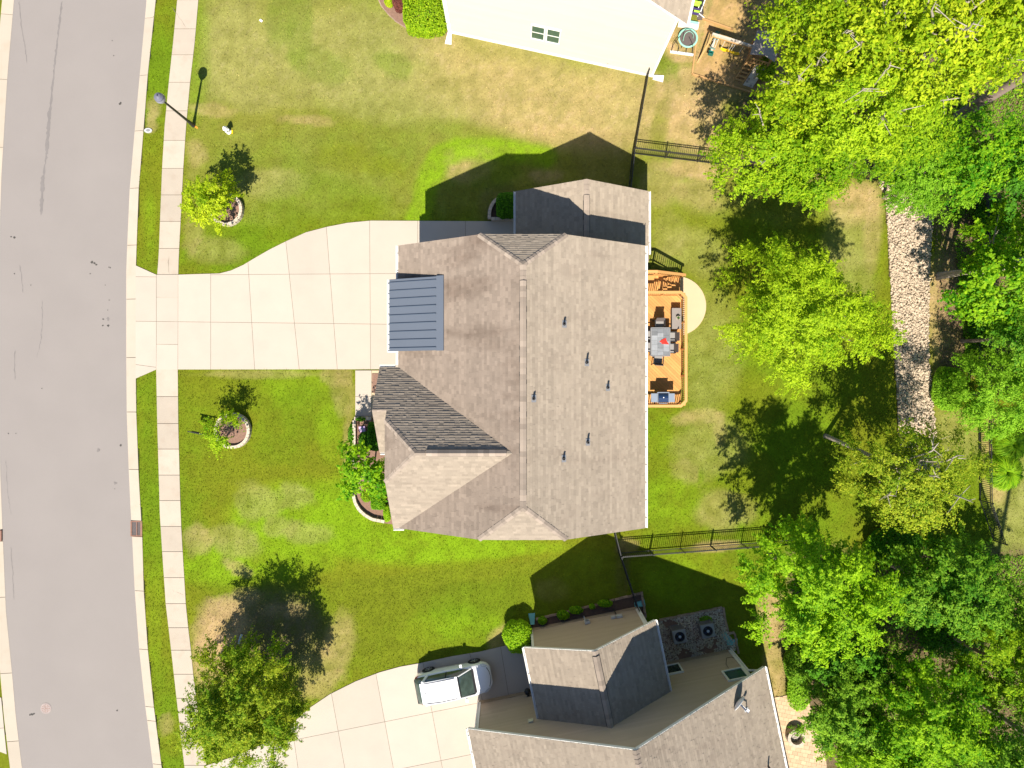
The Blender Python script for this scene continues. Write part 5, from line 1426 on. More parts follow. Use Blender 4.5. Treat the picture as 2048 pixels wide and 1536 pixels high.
MB().tube([(-2.1, y, 1.0) for y in (-.66, 0, .66)], .03, 6).build('rear_window_seal', MT['blackm'], car, local=True)
hd = MB(); hd.add([(1.9, .35, .822), (2.03, .28, .762), (2.03, -.28, .762), (1.9, -.35, .822)], [(0, 1, 2, 3)])
MB().bar((1.22, .66, 1.0), (1.22, -.66, 1.0), .1, .012).build('wiper_cowl', MT['blackm'], car, local=True)
MB().tube([(2.0, .55, .76), (2.1, .3, .70), (2.13, 0, .685), (2.1, -.3, .70), (2.0, -.55, .76)], .018, 6).build('bonnet_edge', MT['blackm'], car, local=True)
MB().lathe((-1.5, .05, 1.52), [(.03, 0), (.02, .05), (.005, .06)], 8).build('antenna', MT['blackm'], car, local=True)
MB().box((0.95, .0, 1.0), (.3, 1.2, .02)).build('dashboard', MT['grey'], car, local=True)
car.location = (-3.33, -17.02, 0.045); car.rotation_euler = (0, 0, math.atan2(0.184, 0.983))

# ------------------------------------------------------------------ street lamp, hydrant, sign
lb = spot(387, 251)
lamp = thing('street_lamp', lb, 'black street lamp with a grey acorn globe beside the sidewalk', 'street lamp')
MB().lathe(lb, [(.13, 0), (.13, .08), (.105, .14), (.095, .6), (.075, .7), (.055, 3.4), (.06, 3.42), (.06, 3.5)], 14).build('pole', MT['black'], lamp)
MB().lathe(lb + Vector((0, 0, 3.48)), [(.06, 0), (.12, .06), (.14, .12), (.10, .13)], 16).build('lamp_holder', MT['black'], lamp)
MB().lathe(lb + Vector((0, 0, 3.6)), [(.12, 0), (.22, .12), (.27, .28), (.25, .42), (.16, .54)], 18).build('lamp_globe', MT['lampglass'], lamp, smooth=True)
hd_ = MB().lathe(lb + Vector((0, 0, 4.02)), [(.255, 0), (.24, .06), (.15, .16), (.04, .2), (.02, .3)], 18).build('lamp_hood', MT['lampcap'], lamp)
MB().box(lb + Vector((.16, -.1, .01)), (.22, .1, .02), rz=-.6).build('marker_flag', mat('orange_flag', (.6, .25, .03), .8), lamp)
hb_ = spot(458, 264)
hyd = thing('fire_hydrant', hb_, 'white fire hydrant standing in the lawn right of the street lamp', 'fire hydrant')
MB().lathe(hb_, [(.15, 0), (.15, .05), (.10, .06), (.10, .52), (.14, .53), (.14, .57), (.11, .6), (.09, .7), (.03, .76), (.03, .8)], 14).build('barrel', MT['white'], hyd, smooth=False)
for d in ((1, 0), (-1, 0), (0, -1)):
    p = hb_ + Vector((0, 0, .42))
    MB().tube([p, p + Vector((d[0] * .17, d[1] * .17, 0))], .055, 10).build('nozzle', MT['white'], hyd)
MB().box(hb_ + Vector((.2, 0.0, .03)), (.08, .2, .04)).build('base_flange', MT['yellow'], hyd)
sg = thing('yard_sign', spot(424, 866), 'dark hanging yard sign on a post, hidden beneath the small ringed tree', 'sign')
p = spot(424, 866)
MB().box(p + Vector((0, 0, .65)), (.06, .06, 1.3)).build('post', MT['blackm'], sg)
MB().bar(p + Vector((.14, -.03, 1.2)), p + Vector((-.86, .17, 1.2)), .05, .05).build('arm', MT['blackm'], sg)
MB().bar(p + Vector((-.16, .035, .93)), p + Vector((-.76, .15, .93)), .03, .46).build('sign_panel', MT['blackm'], sg)
MB().bar(p + Vector((-.2, .04, 1.14)), p + Vector((-.2, .04, 1.2)), .02, .02).bar(p + Vector((-.72, .145, 1.14)), p + Vector((-.72, .145, 1.2)), .02, .02).build('hanger', MT['blackm'], sg)
stk = MB().bar(spot(478, 1287) + Vector((0, 0, .04)), spot(484, 1268) + Vector((0, 0, .05)), .13, .05).build('pale_stake', MT['lightgrey'])
tag(stk, 'pale board lying on the brown mulch in the shade of the front tree', 'board')
lav = MB().box(spot(725.5, 858) + Vector((0, 0, .16)), (.36, .32, .05), rz=.1).build('stepping_stone', MT['lavender'])
tag(lav, 'lavender square stepping stone in the dark bed by the front walk', 'stepping stone')
gl = MB()
for dx_, w_ in ((-.1, .03), (-.02, .05), (.07, .03)):
    gl.box(spot(725.5, 858) + Vector((dx_, .05 * (w_ > .04) - .03, .187)), (w_, .14, .006), rz=.1)
gl.build('carved_mark', MT['white'], lav)
pk = MB().bar(spot(520, 40) + Vector((0, 0, .04)), spot(525, 44) + Vector((0, 0, .05)), .12, .03).build('paper_scrap', MT['white'])
tag(pk, 'white scrap of paper on the lawn near the top edge', 'paper')

# ------------------------------------------------------------------ fences
FH = 1.15
pick = MB().box((0, 0, FH / 2 + .03), (.026, .026, FH - .06)).mesh('picket')
fpost = MB().box((0, 0, (FH + .06) / 2), (.055, .055, FH + .06)).box((0, 0, FH + .07), (.065, .065, .03)).mesh('post')
def fence(pts_px, label, spc=.112, post=1.85):
    P = [spot(*q) for q in pts_px]
    t = thing('metal_fence', P[0], label, 'fence', 'black metal fences around the back yards')
    for a, b in zip(P[:-1], P[1:]):
        d = b - a; L = d.length; d.normalize(); ang = math.atan2(d.y, d.x)
        for zz in (.12, FH - .17, FH - .02):
            MB().bar(a + Vector((0, 0, zz)), b + Vector((0, 0, zz)), .034, .038).build('rail', MT['black'], t)
        n = max(1, round(L / post))
        for i in range(n + 1):
            o = link('post', fpost, MT['black'], t); o.location = a + d * (L * i / n); o.rotation_euler = (0, 0, ang)
        m = int(L / spc)
        for i in range(1, m):
            o = link('picket', pick, MT['black'], t); o.location = a + d * (L * i / m); o.rotation_euler = (0, 0, ang)
fence([(1291, 157), (1264, 308), (1252, 422)], 'black metal fence from the cream house corner down to the shaded garage wing')
fence([(1265, 308), (1459, 332), (1640, 350), (1780, 364), (1945, 378)], 'black metal picket fence across the dry grass, running right under the big trees')
fence([(1950, 380), (1957, 640), (1956, 860), (1958, 1000), (1985, 1080)], 'black metal fence along the right edge behind the dry creek')
fence([(1221, 1040), (1237, 1105), (1271, 1208)], 'black metal fence joining the central house to the tan house corner')
fence([(1239, 1105), (1360, 1096), (1482, 1087), (1600, 1078)], 'black metal picket fence partly in house shadow at the lower right of the back lawn')

# ------------------------------------------------------------------ air conditioners
def acunit(px_, py_, label, ang=11.7):
    p = spot(px_, py_)
    t = thing('air_conditioner', p, label, 'air conditioner', 'air conditioners beside the tan house')
    rm = Matrix.Rotation(R(ang), 3, 'Z'); s = .74; hgt = .82
    MB().box(p + Vector((0, 0, .03)), (.78, .78, .06), rz=R(ang)).build('pad', MT['acgrey'], t)
    body_ = MB().box(p + Vector((0, 0, .08 + hgt / 2)), (s - .06, s - .06, hgt), rz=R(ang)).build('cabinet', MT['acgrey'], t)
    lv = MB()
    for k_ in range(9):
        for a in range(4):
            q = rm @ Matrix.Rotation(a * math.pi / 2, 3, 'Z')
            lv.box(p + q @ Vector((s / 2 - .02, 0, .16 + k_ * .08)), (.03, s - .14, .035), M=q)
    lv.build('louvre', MT['acgrey'], body_)
    for a in range(4):
        q = rm @ Matrix.Rotation(a * math.pi / 2, 3, 'Z')
        MB().box(p + q @ Vector((s / 2 - .03, s / 2 - .03, .08 + hgt / 2)), (.07, .07, hgt), M=q).build('corner_post', MT['acgrey'], t)
    MB().lathe(p + Vector((0, 0, .08 + hgt)), [(.26, .012), (.26, .001)], 20).build('fan_opening', MT['pit'], t)
    tp_ = MB(); n = 24
    for k_ in range(n):
        a0 = 2 * math.pi * k_ / n; a1 = 2 * math.pi * (k_ + 1) / n
        def ed(a):
            c_, s_ = math.cos(a), math.sin(a); m_ = (s / 2 + .01) / max(abs(c_), abs(s_)); return Vector((c_ * m_, s_ * m_, 0))
        for z in (.03,):
            z = .08 + hgt + z
            tp_.add([p + rm @ (ed(a0)) + Vector((0, 0, z)), p + rm @ ed(a1) + Vector((0, 0, z)), p + rm @ Vector((.285 * math.cos(a1), .285 * math.sin(a1), 0)) + Vector((0, 0, z + .02)), p + rm @ Vector((.285 * math.cos(a0), .285 * math.sin(a0), 0)) + Vector((0, 0, z + .02)),
                     p + rm @ (ed(a0)) + Vector((0, 0, z - .08)), p + rm @ ed(a1) + Vector((0, 0, z - .08))], [(0, 1, 2, 3), (4, 5, 1, 0)])
    tp_.build('top_cover', MT['grey'], t)
    gr = MB(); c0_ = p + Vector((0, 0, .08 + hgt + .055))
    for rr in np.linspace(.07, .28, 8):
        gr.tube([c0_ + Vector((rr * math.cos(a), rr * math.sin(a), .03 * (1 - rr / .28))) for a in np.linspace(0, 2 * math.pi, 21)], .005, 4, False)
    for a in np.linspace(0, 2 * math.pi, 9)[:-1]: gr.bar(c0_ + Vector((0, 0, .03)), c0_ + Vector((.285 * math.cos(a), .285 * math.sin(a), 0)), .008, .008)
    gr.build('fan_guard', MT['blackm'], t)
    fb = MB()
    for k_ in range(4):
        a = k_ * math.pi / 2 + .4
        fb.add([c0_ + Vector((.04 * math.cos(a), .04 * math.sin(a), -.03)), c0_ + Vector((.24 * math.cos(a), .24 * math.sin(a), -.035)), c0_ + Vector((.24 * math.cos(a + .7), .24 * math.sin(a + .7), -.02)), c0_ + Vector((.04 * math.cos(a + .7), .04 * math.sin(a + .7), -.02))], [(0, 1, 2, 3)])
    fb.build('fan_blade', MT['navy'], t)
    MB().lathe(c0_, [(.085, 0), (.075, .035), (.03, .045)], 14).build('fan_motor_cap', MT['steel'], t)
acunit(1352, 1262, 'grey air conditioner nearer the brown roof of the tan house garage')
acunit(1407, 1251, 'grey air conditioner nearer the teal splash blocks')

# ------------------------------------------------------------------ satellite dish on the tan house roof
bp_ = ray_plane(1492, 1419, be[0], nrm['b1'])
dish = thing('satellite_dish', bp_, 'white satellite dish seen edge-on with its arm on the brown roof', 'satellite dish')
hd0 = bp_ + Vector((-.02, .03, .42))
MB().tube([bp_ + Vector((0, 0, -.03)), bp_ + Vector((0, 0, .25)), hd0], .025, 8).build('mast', MT['lightgrey'], dish)
ctr = ray_plane(1475, 1403, hd0, Vector((0, 0, 1))); ctr.z = hd0.z + .12
dn = Vector((.75, -.58, .32)).normalized(); M = dn.to_track_quat('Z', 'Y').to_matrix()
MB().lathe(ctr, [(.02, -.06), (.2, -.04), (.32, .0), (.41, .06), (.41, .075), (.32, .015), (.2, -.025), (.02, -.045)], 24, M=M).build('reflector', MT['white'], dish, smooth=False)
lnb = ctr + dn * .62 + Vector((0, 0, -.12))
MB().tube([ctr + Vector((0, 0, -.34)) + dn * .05, lnb], .018, 8).build('feed_arm', MT['white'], dish)
MB().box(lnb, (.14, .1, .12), M=M).build('feed_horn', MT['white'], dish)
MB().tube([ctr - dn * .03, hd0], .03, 8).build('bracket', MT['navy'], dish)
MB().box(bp_ + Vector((0, 0, .03)), (.26, .2, .03), M=Matrix.Rotation(R(33), 3, 'Y')).build('foot_plate', MT['lightgrey'], dish)

# ------------------------------------------------------------------ fire pit on the paver patio
fp = spot(1587, 1469)
pit = thing('fire_pit', fp, 'round stone fire pit with ash and half-burnt sticks on the paver patio', 'fire pit')
blk = MB(); nb = 13
a_ = math.pi * 2 / nb - .02; pr = []
ri, ro = .36, .52
vsx = [(ri * math.cos(q), ri * math.sin(q)) for q in (-a_ / 2, a_ / 2)]; vso = [(ro * math.cos(q), ro * math.sin(q)) for q in (-a_ / 2, 0, a_ / 2)]
bm_ = MB().prism([vsx[0], vso[0], vso[1], vso[2], vsx[1]], 0, .15).mesh('block')
for lay in range(3):
    for i in range(nb):
        o = link('block', bm_, MT['block'], pit); o.location = fp + Vector((0, 0, .03 + lay * .157)); o.rotation_euler = (0, 0, 2 * math.pi * (i + .5 * (lay % 2)) / nb)
MB().lathe(fp + Vector((0, 0, .03)), [(.35, 0), (.35, .12), (.1, .2)], 18).build('ash', MT['palestone'], pit)
for i in range(14):
    a = rng.uniform(0, 6.28); q = fp + Vector((rng.uniform(-.14, .14), rng.uniform(-.08, .16), .22 + i * .006)); d = Vector((math.cos(a), math.sin(a), rng.uniform(-.2, .2))) * rng.uniform(.08, .16)
    MB().tube([q - d, q + d], rng.uniform(.01, .022), 5).build('stick', MT['twig'], pit)

# ------------------------------------------------------------------ swing set
ps = thing('swing_set', spot(1460, 95), 'wooden swing set with yellow swings, green glider, climbing wall and grey canopy', 'swing set')
BZ = 1.5
A_ = spot(1428, 69, BZ); B_ = spot(1499, 91, BZ)
bd = (B_ - A_).normalized(); bn = Vector((-bd.y, bd.x, 0))
MB().bar(A_ - bd * .1, B_ + bd * .25, .10, .16).build('swing_beam', MT['paleboard'], ps)
MB().bar(A_ + Vector((0, 0, -.12)) - bn * .06, B_ + Vector((0, 0, -.12)) - bn * .06, .05, .08).build('beam_brace', MT['playwood'], ps)
for s in (1, -1):
    foot = A_ + bn * s * 1.0 - bd * .25; foot.z = 0
    MB().bar(A_ + Vector((0, 0, .02)) - bn * s * .05, foot, .09, .07).build('frame_leg', MT['playwood'], ps)
m_ = (A_ + bn * .55 - bd * .12); m2_ = (A_ - bn * .55 - bd * .12); m_.z = m2_.z = BZ * .45
MB().bar(m_, m2_, .035, .09).build('cross_brace', MT['playwood'], ps)
def swing_seat(t, lab=None):
    c = A_.lerp(B_, t); sz = c.z - 1.0
    sag = []
    mb = MB(); n = 8; V = []
    for i in range(n + 1):
        u_ = i / n - .5
        q = c + bd * (u_ * .54) - bn * .05; z = .38 + .5 * (u_ * 2) ** 2 * .28
        V += [Vector((q.x, q.y, z)) + bn * .08, Vector((q.x, q.y, z)) - bn * .08, Vector((q.x, q.y, z - .03)) + bn * .08, Vector((q.x, q.y, z - .03)) - bn * .08]
    Fs = []
    for i in range(n):
        o = 4 * i
        Fs += [(o, o + 4, o + 5, o + 1), (o + 2, o + 3, o + 7, o + 6), (o, o + 2, o + 6, o + 4), (o + 1, o + 5, o + 7, o + 3)]
    s_ = mb.add(V, Fs).build('swing_seat', MT['yellow'], ps)
    for sx in (-.23, .23):
        q = c + bd * sx
        MB().tube([Vector((q.x, q.y, BZ - .08)), Vector((q.x, q.y, .55)) - bn * .05, Vector((q.x, q.y, .5)) - bn * .05], .012, 5).build('chain', MT['white'], s_)
swing_seat(.47); swing_seat(.76)
c = A_.lerp(B_, .13)
gl = MB().bar(Vector((c.x, c.y, .45)) + bn * .55, Vector((c.x, c.y, .45)) - bn * .55, .11, .05).build('glider_beam', MT['paleboard'], ps)
for s in (1, -1):
    q = Vector((c.x, c.y, .47)) + bn * s * .5
    MB().box(q, (.30, .26, .06), M=Matrix((bd, bn, Vector((0, 0, 1)))).transposed()).build('glider_seat', MT['darkteal'], gl)
    MB().box(q + bn * s * .15 + Vector((0, 0, .13)), (.26, .04, .26), M=Matrix((bd, bn, Vector((0, 0, 1)))).transposed()).build('glider_back', MT['darkteal'], gl)
    MB().tube([q - bn * s * .22 - bd * .16 + Vector((0, 0, .12)), q - bn * s * .22 + bd * .16 + Vector((0, 0, .12))], .03, 6).build('glider_handle', MT['darkteal'], gl)
    for sx in (-.12, .12):
        MB().tube([q + bd * sx - bn * s * .3, Vector((c.x, c.y, BZ - .06)) + bd * sx * .6 + bn * s * .05], .012, 5).build('glider_rod', MT['white'], gl)
# tower
tu, tv = bd, bn
T0 = B_ + bd * .25; T0.z = 0
TM = Matrix((tu, tv, Vector((0, 0, 1)))).transposed()
TWd, TDp = 1.15, 1.1
corn = [T0 + tv * (TDp / 2 + .05), T0 - tv * (TDp / 2 - .05) , T0 + tu * TWd - tv * (TDp / 2 - .05), T0 + tu * TWd + tv * (TDp / 2 + .05)]
for i, q in enumerate(corn):
    MB().box(q + Vector((0, 0, .9)), (.09, .09, 1.8), M=TM).build('tower_post', MT['playwood'], ps)
cc_ = sum(corn, Vector()) / 4
for k_ in range(9):
    MB().box(cc_ + tu * ((k_ - 4) * .14) + Vector((0, 0, .75)), (.13, TDp, .04), M=TM).build('platform_board', MT['playwood'], ps)
for a, b in zip(corn, corn[1:] + corn[:1]):
    for zz in (.84, 1.25): MB().bar(a + Vector((0, 0, zz)), b + Vector((0, 0, zz)), .04, .09).build('tower_rail', MT['playwood'], ps)
    n = 7
    for i in range(1, n):
        q = a.lerp(b, i / n); MB().box(q + Vector((0, 0, 1.04)), (.07, .025, .4), M=TM).build('tower_slat', MT['playwood'], ps)
e_ = .14
can = [corn[0] + tv * e_ - tu * e_, corn[1] - tv * e_ - tu * e_, corn[2] - tv * e_ + tu * e_, corn[3] + tv * e_ + tu * e_]
r0 = (corn[0] + corn[3]) / 2 + tv * e_; r1 = (corn[1] + corn[2]) / 2 - tv * e_
hi = Vector((0, 0, 2.15)); lo_ = Vector((0, 0, 1.8))
c0_, c1_, c2_, c3_ = can
MB().slab3([c0_ + lo_, c1_ + lo_, r1 + hi, r0 + hi], (0, 0, .02)).slab3([r0 + hi, r1 + hi, c2_ + lo_, c3_ + lo_], (0, 0, .02)).build('canopy', MT['canopy'], ps)
MB().bar(r0 + hi - Vector((0, 0, .05)), r1 + hi - Vector((0, 0, .05)), .06, .06).build('ridge_beam', MT['playwood'], ps)
# ladder and climbing wall on the front of the tower
f0 = corn[1] - tv * .02; f1 = corn[2] - tv * .02
lw = TWd * .45
for q in (f0, f0.lerp(f1, .45)):
    MB().bar(q + Vector((0, 0, 0.77)), q - tv * .85 - tu * .25 + Vector((0, 0, .02)), .045, .09).build('ladder_rail', MT['playwood'], ps)
for i in range(5):
    t_ = (i + .5) / 5; a = f0 + Vector((0, 0, 0.75)); b = f0 - tv * .85 - tu * .25
    p = a.lerp(b, t_); MB().bar(p, p + (f1 - f0) * .45, .09, .03).build('ladder_rung', MT['playwood'], ps)
wA = f0.lerp(f1, .5) + Vector((0, 0, 0.75)); wB = f1 + Vector((0, 0, 0.75)); dn_ = -tv * .95 - tu * .25 + Vector((0, 0, -0.73))
for i in range(6):
    a = wA + dn_ * (i / 6); b = wB + dn_ * (i / 6); d = dn_ / 6 * .96
    MB().slab3([a, b, b + d, a + d], (0, 0, -.03)).build('climbing_board', MT['paleboard'], ps)
r6 = random.Random(3)
for i in range(8):
    p = wA.lerp(wB, r6.uniform(.15, .85)) + dn_ * ((i + .5) / 8) + Vector((0, 0, .03))
    MB().lathe(p, [(.06, -.03), (.055, .02), (.02, .05)], 8).build('climbing_hold', MT['canopy'], ps)

# ------------------------------------------------------------------ things behind the cream house
tr_c = spot(1376, 76, .3)
tram = thing('toddler_trampoline', (tr_c.x, tr_c.y, 0), 'small round trampoline with a mint green pad and handlebar behind the cream house', 'trampoline')
rr_ = .56
MB().lathe((tr_c.x, tr_c.y, .28), [(rr_, 0), (rr_ + .01, .03), (rr_ - .085, .04), (rr_ - .09, .0)], 28).build('pad', MT['mint'], tram)
MB().lathe((tr_c.x, tr_c.y, .285), [(rr_ - .08, 0), (rr_ - .08, .012)], 28).build('jumping_mat', MT['sling'], tram)
for i in range(5):
    a = i * 1.2566 + .3
    MB().tube([(tr_c.x + .5 * math.cos(a), tr_c.y + .5 * math.sin(a), .29), (tr_c.x + .53 * math.cos(a), tr_c.y + .53 * math.sin(a), 0)], .018, 6).build('leg', MT['black'], tram)
hp = []
for a in np.linspace(0, math.pi, 11): hp.append((tr_c.x + .33 * math.cos(a + .5) , tr_c.y - .1 + .33 * math.sin(a + .5) * .5, .32 + .62 * math.sin(a) ** .6))
MB().tube(hp, .016, 6).build('handlebar', MT['mint'], tram)
fr_ = thing('hoop_frame', spot(1365, 100), 'low frame of bent black tubes on a white board beside the mint trampoline', 'frame')
pa, pb = spot(1340, 104), spot(1386, 110.5)
MB().bar(pa + Vector((0, 0, .04)), pb + Vector((0, 0, .04)), .13, .07).build('base_board', MT['white'], fr_)
fd = (pb - pa).normalized(); fn = Vector((-fd.y, fd.x, 0))
for s, q in ((1, pa + fd * .06), (-1, pb - fd * .08)):
    MB().tube([q + Vector((0, 0, .05)), q + fn * .28 + fd * s * .02 + Vector((0, 0, .28)), q + fn * .45 + fd * s * .1 + Vector((0, 0, .36)), q + fn * .85 + fd * s * .36 + Vector((0, 0, .34))], .018, 6).build('side_tube', MT['black'], fr_)
    MB().tube([q + fd * s * .36 + Vector((0, 0, .05)), q + fd * s * .38 + fn * .2 + Vector((0, 0, .22)), q + fd * s * .26 + fn * .38 + Vector((0, 0, .32)), q + fn * .45 + fd * s * .1 + Vector((0, 0, .36))], .018, 6).build('hoop_tube', MT['black'], fr_)
# raised patio edge with railing, lime and purple lounge chair under the eave
pz0 = spot(1360, 52); pz1 = spot(1395, 58)
pch = thing('back_steps', spot(1378, 52), 'pale green and white patio step at the corner of the cream house', 'step')
MB().bar(spot(1356, 47) + Vector((0, 0, .08)), spot(1396, 54) + Vector((0, 0, .08)), .42, .16).build('tread', MT['trim'], pch)
MB().bar(spot(1358, 43.5) + Vector((0, 0, .19)), spot(1395, 50) + Vector((0, 0, .19)), .14, .05).build('step_edge', MT['mint'], pch)
lc = thing('lounge_chair', spot(1386, 20), 'lime green and purple lounge chair half hidden by the white gutter of the cream house', 'lounge chair')
M = Matrix.Rotation(R(-12), 3, 'Z')
for i, (py_, m, w_, z_) in enumerate([(12, 'lime', 14, .42), (17, 'lime', 8, .4), (24.5, 'purple', 16, .36), (29, 'lime', 8, .36), (33, 'purple', 12, .33)]):
    a = spot(1390.5, py_); 
    MB().box((a.x - (.1 if m == 'purple' else 0), a.y, z_), (w_ / PPM + .1, .13, .05), M=M).build('cushion', MT[m], lc)
for dx_ in (-.2, .22):
    MB().bar(spot(1389, 8) + Vector((dx_, 0, .3)), spot(1384, 36) + Vector((dx_, 0, .28)), .04, .04).build('frame_rail', MT['white'], lc)
    for py_ in (10, 34): MB().box(spot(1387, py_) + Vector((dx_, 0, .15)), (.04, .04, .3), M=M).build('leg', MT['white'], lc)
fx = thing('folded_frame', spot(1402, 12), 'dark folding metal frame with white rods beside the lime lounge chair', 'frame')
for a, b, m in (((1405, -6), (1396, 34), 'blackm'), ((1400, -4), (1405, 30), 'blackm'), ((1408, 2), (1400, 26), 'white'), ((1394, 2), (1403, -8), 'white'), ((1394, 36), (1407, 37), 'white')):
    MB().tube([spot(*a) + Vector((0, 0, .5)), spot(*b) + Vector((0, 0, .12))], .03, 6).build('frame_tube', MT[m], fx)
MB().bar(spot(1402, -2) + Vector((0, 0, .05)), spot(1399, 40) + Vector((0, 0, .05)), .3, .08).build('frame_base', MT['sling'], fx)
# ------------------------------------------------------------------ trees, shrubs, grass
NL = [0]
def leaf_cards(pts, nrm_, size, r, ratio=0.5, fold=0.0):
    """one four-cornered leaf spray per point"""
    n = len(pts)
    a = r.normal(size=(n, 3)); a -= nrm_ * (a * nrm_).sum(1, keepdims=True)
    a /= np.linalg.norm(a, axis=1, keepdims=True) + 1e-9
    b = np.cross(nrm_, a)
    L = (size * r.uniform(0.6, 1.35, n))[:, None]; W = L * ratio
    c = pts
    V = np.stack([c - a * L * .5, c + b * W * .5 + a * L * .05, c + a * L * .5 - nrm_ * L * .12, c - b * W * .5 + a * L * .05], 1)
    return V.reshape(-1, 3)

def set_tint(me, t, per):
    at = me.attributes.new('tint', 'FLOAT', 'POINT'); at.data.foreach_set('value', np.repeat(np.clip(t, 0, 1), per).astype(np.float32))

def crown_pts(c, rad, ncl, clr, nleaf, r, lump=0.25, low=-0.55, flat=0.7, twig=1.0):
    """boughs through the crown, each bough a spray of twigs carrying the leaves"""
    d = r.normal(size=(ncl * 4, 3)); d /= np.linalg.norm(d, axis=1, keepdims=True)
    d = d[d[:, 2] > low][:ncl]; ncl = len(d)
    ph = r.uniform(0, 6.28, 4)
    az = np.arctan2(d[:, 1], d[:, 0])
    k = 1 + lump * (np.sin(az * 2 + ph[0]) * .4 + np.sin(az * 3 + ph[1]) * .5 + np.sin(az * 5 + ph[2] + d[:, 2] * 3) * .45)
    rr = r.random(ncl) ** .42 * k
    C = np.array(c) + d * rr[:, None] * np.array(rad)
    nt = 9
    tw = d[:, None, :] * .75 + r.normal(size=(ncl, nt, 3)) * np.array([.75, .75, .42]) + np.array([0, 0, .05])
    tw /= np.linalg.norm(tw, axis=2, keepdims=True)
    tl = clr * r.uniform(.7, 1.5, (ncl, nt)) * twig
    idx = r.integers(0, ncl, nleaf); it = r.integers(0, nt, nleaf)
    t = r.random(nleaf) ** .8
    w = clr * (.20 * (1.15 - t))
    jit = r.normal(size=(nleaf, 3)) * np.array([1, 1, flat]) * w[:, None]
    P = C[idx] + tw[idx, it] * (t * tl[idx, it])[:, None] + jit
    P[:, 2] -= (t ** 2) * tl[idx, it] * .22
    out = (P - np.array(c)) / np.array(rad); out /= np.linalg.norm(out, axis=1, keepdims=True) + 1e-9
    jn_ = jit / (np.linalg.norm(jit, axis=1, keepdims=True) + 1e-9)
    N = jn_ * .35 + out * .65 + np.array([0, 0, .6]) + r.normal(size=(nleaf, 3)) * .34
    N /= np.linalg.norm(N, axis=1, keepdims=True)
    ct = r.normal(0, .15, ncl)
    return C, P, N, idx, ct

def tree(label, seen, zc, rpx, mat_, leaf=.2, dens=5.0, ncl=70, clr=None, seed=0, base=None, tr=.13, rz=None, group=None, name='tree', lump=.25, cat='tree', barkm='bark',
         low=-.55, flat=.7, ratio=.5, limbs=9, tvar=.22, tb=.45, poke=0):
    """seen: where the crown's middle shows in the survey picture, zc its height; the crown hangs at its true place"""
    r = np.random.default_rng(seed + 100)
    c = spot(*seen, zc); k = (1 - zc / CAM_H) / PPM
    rx, ry = (rpx[0] * k, rpx[1] * k) if hasattr(rpx, '__len__') else (rpx * k, rpx * k)
    rzz = rz if rz else .62 * (rx + ry) / 2 * 1.1
    clr = clr or .3 * (rx + ry) / 2
    b = spot(*base) if base else Vector((c.x, c.y, 0))
    t = thing(name, (b.x, b.y, 0), label, cat, group)
    leaf *= .72
    n = int(1.1 * dens * math.pi * rx * ry / (leaf * leaf * ratio * .55))
    C, P, N, idx, ct = crown_pts(c, (rx * .83, ry * .83, rzz * .95), ncl, clr, n, r, lump, low, flat)
    P[:, 2] = np.maximum(P[:, 2], .12); NL[0] += n
    V = leaf_cards(P, N, leaf, r, ratio)
    me = quadmesh('crown', V, np.arange(len(V)).reshape(-1, 4))
    set_tint(me, tb + ct[idx] + r.normal(0, tvar, n), 4)
    link('crown', me, LEAF[mat_], t)
    mb = MB(); top = c.lerp(Vector((c.x, c.y, c.z + rzz * .3)), 1)
    fork = b.lerp(Vector((c.x, c.y, 0)), .5); fork.z = max(.25 * zc, zc - rzz * .8)
    mb.tube([b - Vector((0, 0, .1)), b + Vector((0, 0, .15)), b.lerp(fork, .5) + Vector((r.normal() * .04, r.normal() * .04, 0)), fork, (fork + top) / 2 + Vector((r.normal() * .1, r.normal() * .1, 0)), top],
            [tr * 1.45, tr * 1.1, tr * .95, tr * .85, tr * .5, tr * .15], 8)
    for i in r.permutation(len(C))[:limbs + poke]:
        e = Vector(C[i]); s_ = fork.lerp(top, r.uniform(0, .6)); m = s_.lerp(e, .55) + Vector((0, 0, -.06 * (e - s_).length + r.normal() * .1))
        pk_ = poke and e.z > c.z + rzz * .2
        if pk_:
            e2 = e + (e - Vector(c)).normalized() * clr * 1.25 + Vector((0, 0, .35))
            mb.tube([e, e.lerp(e2, .5) + Vector((r.normal() * .08, r.normal() * .08, .1)), e2], [tr * .3, .035, .012], 5, False)
            for _ in range(3):
                f_ = e.lerp(e2, r.uniform(.3, .8)) + Vector((0, 0, .05)); mb.tube([f_, f_ + Vector((r.normal() * .4, r.normal() * .4, .12))], [.025, .008], 4, False)
        mb.tube([s_, m, e], [tr * .42, tr * .25, tr * (.3 if pk_ else .07)], 5, False)
    mb.build('trunk', MT[barkm], t, smooth=True)
    return t

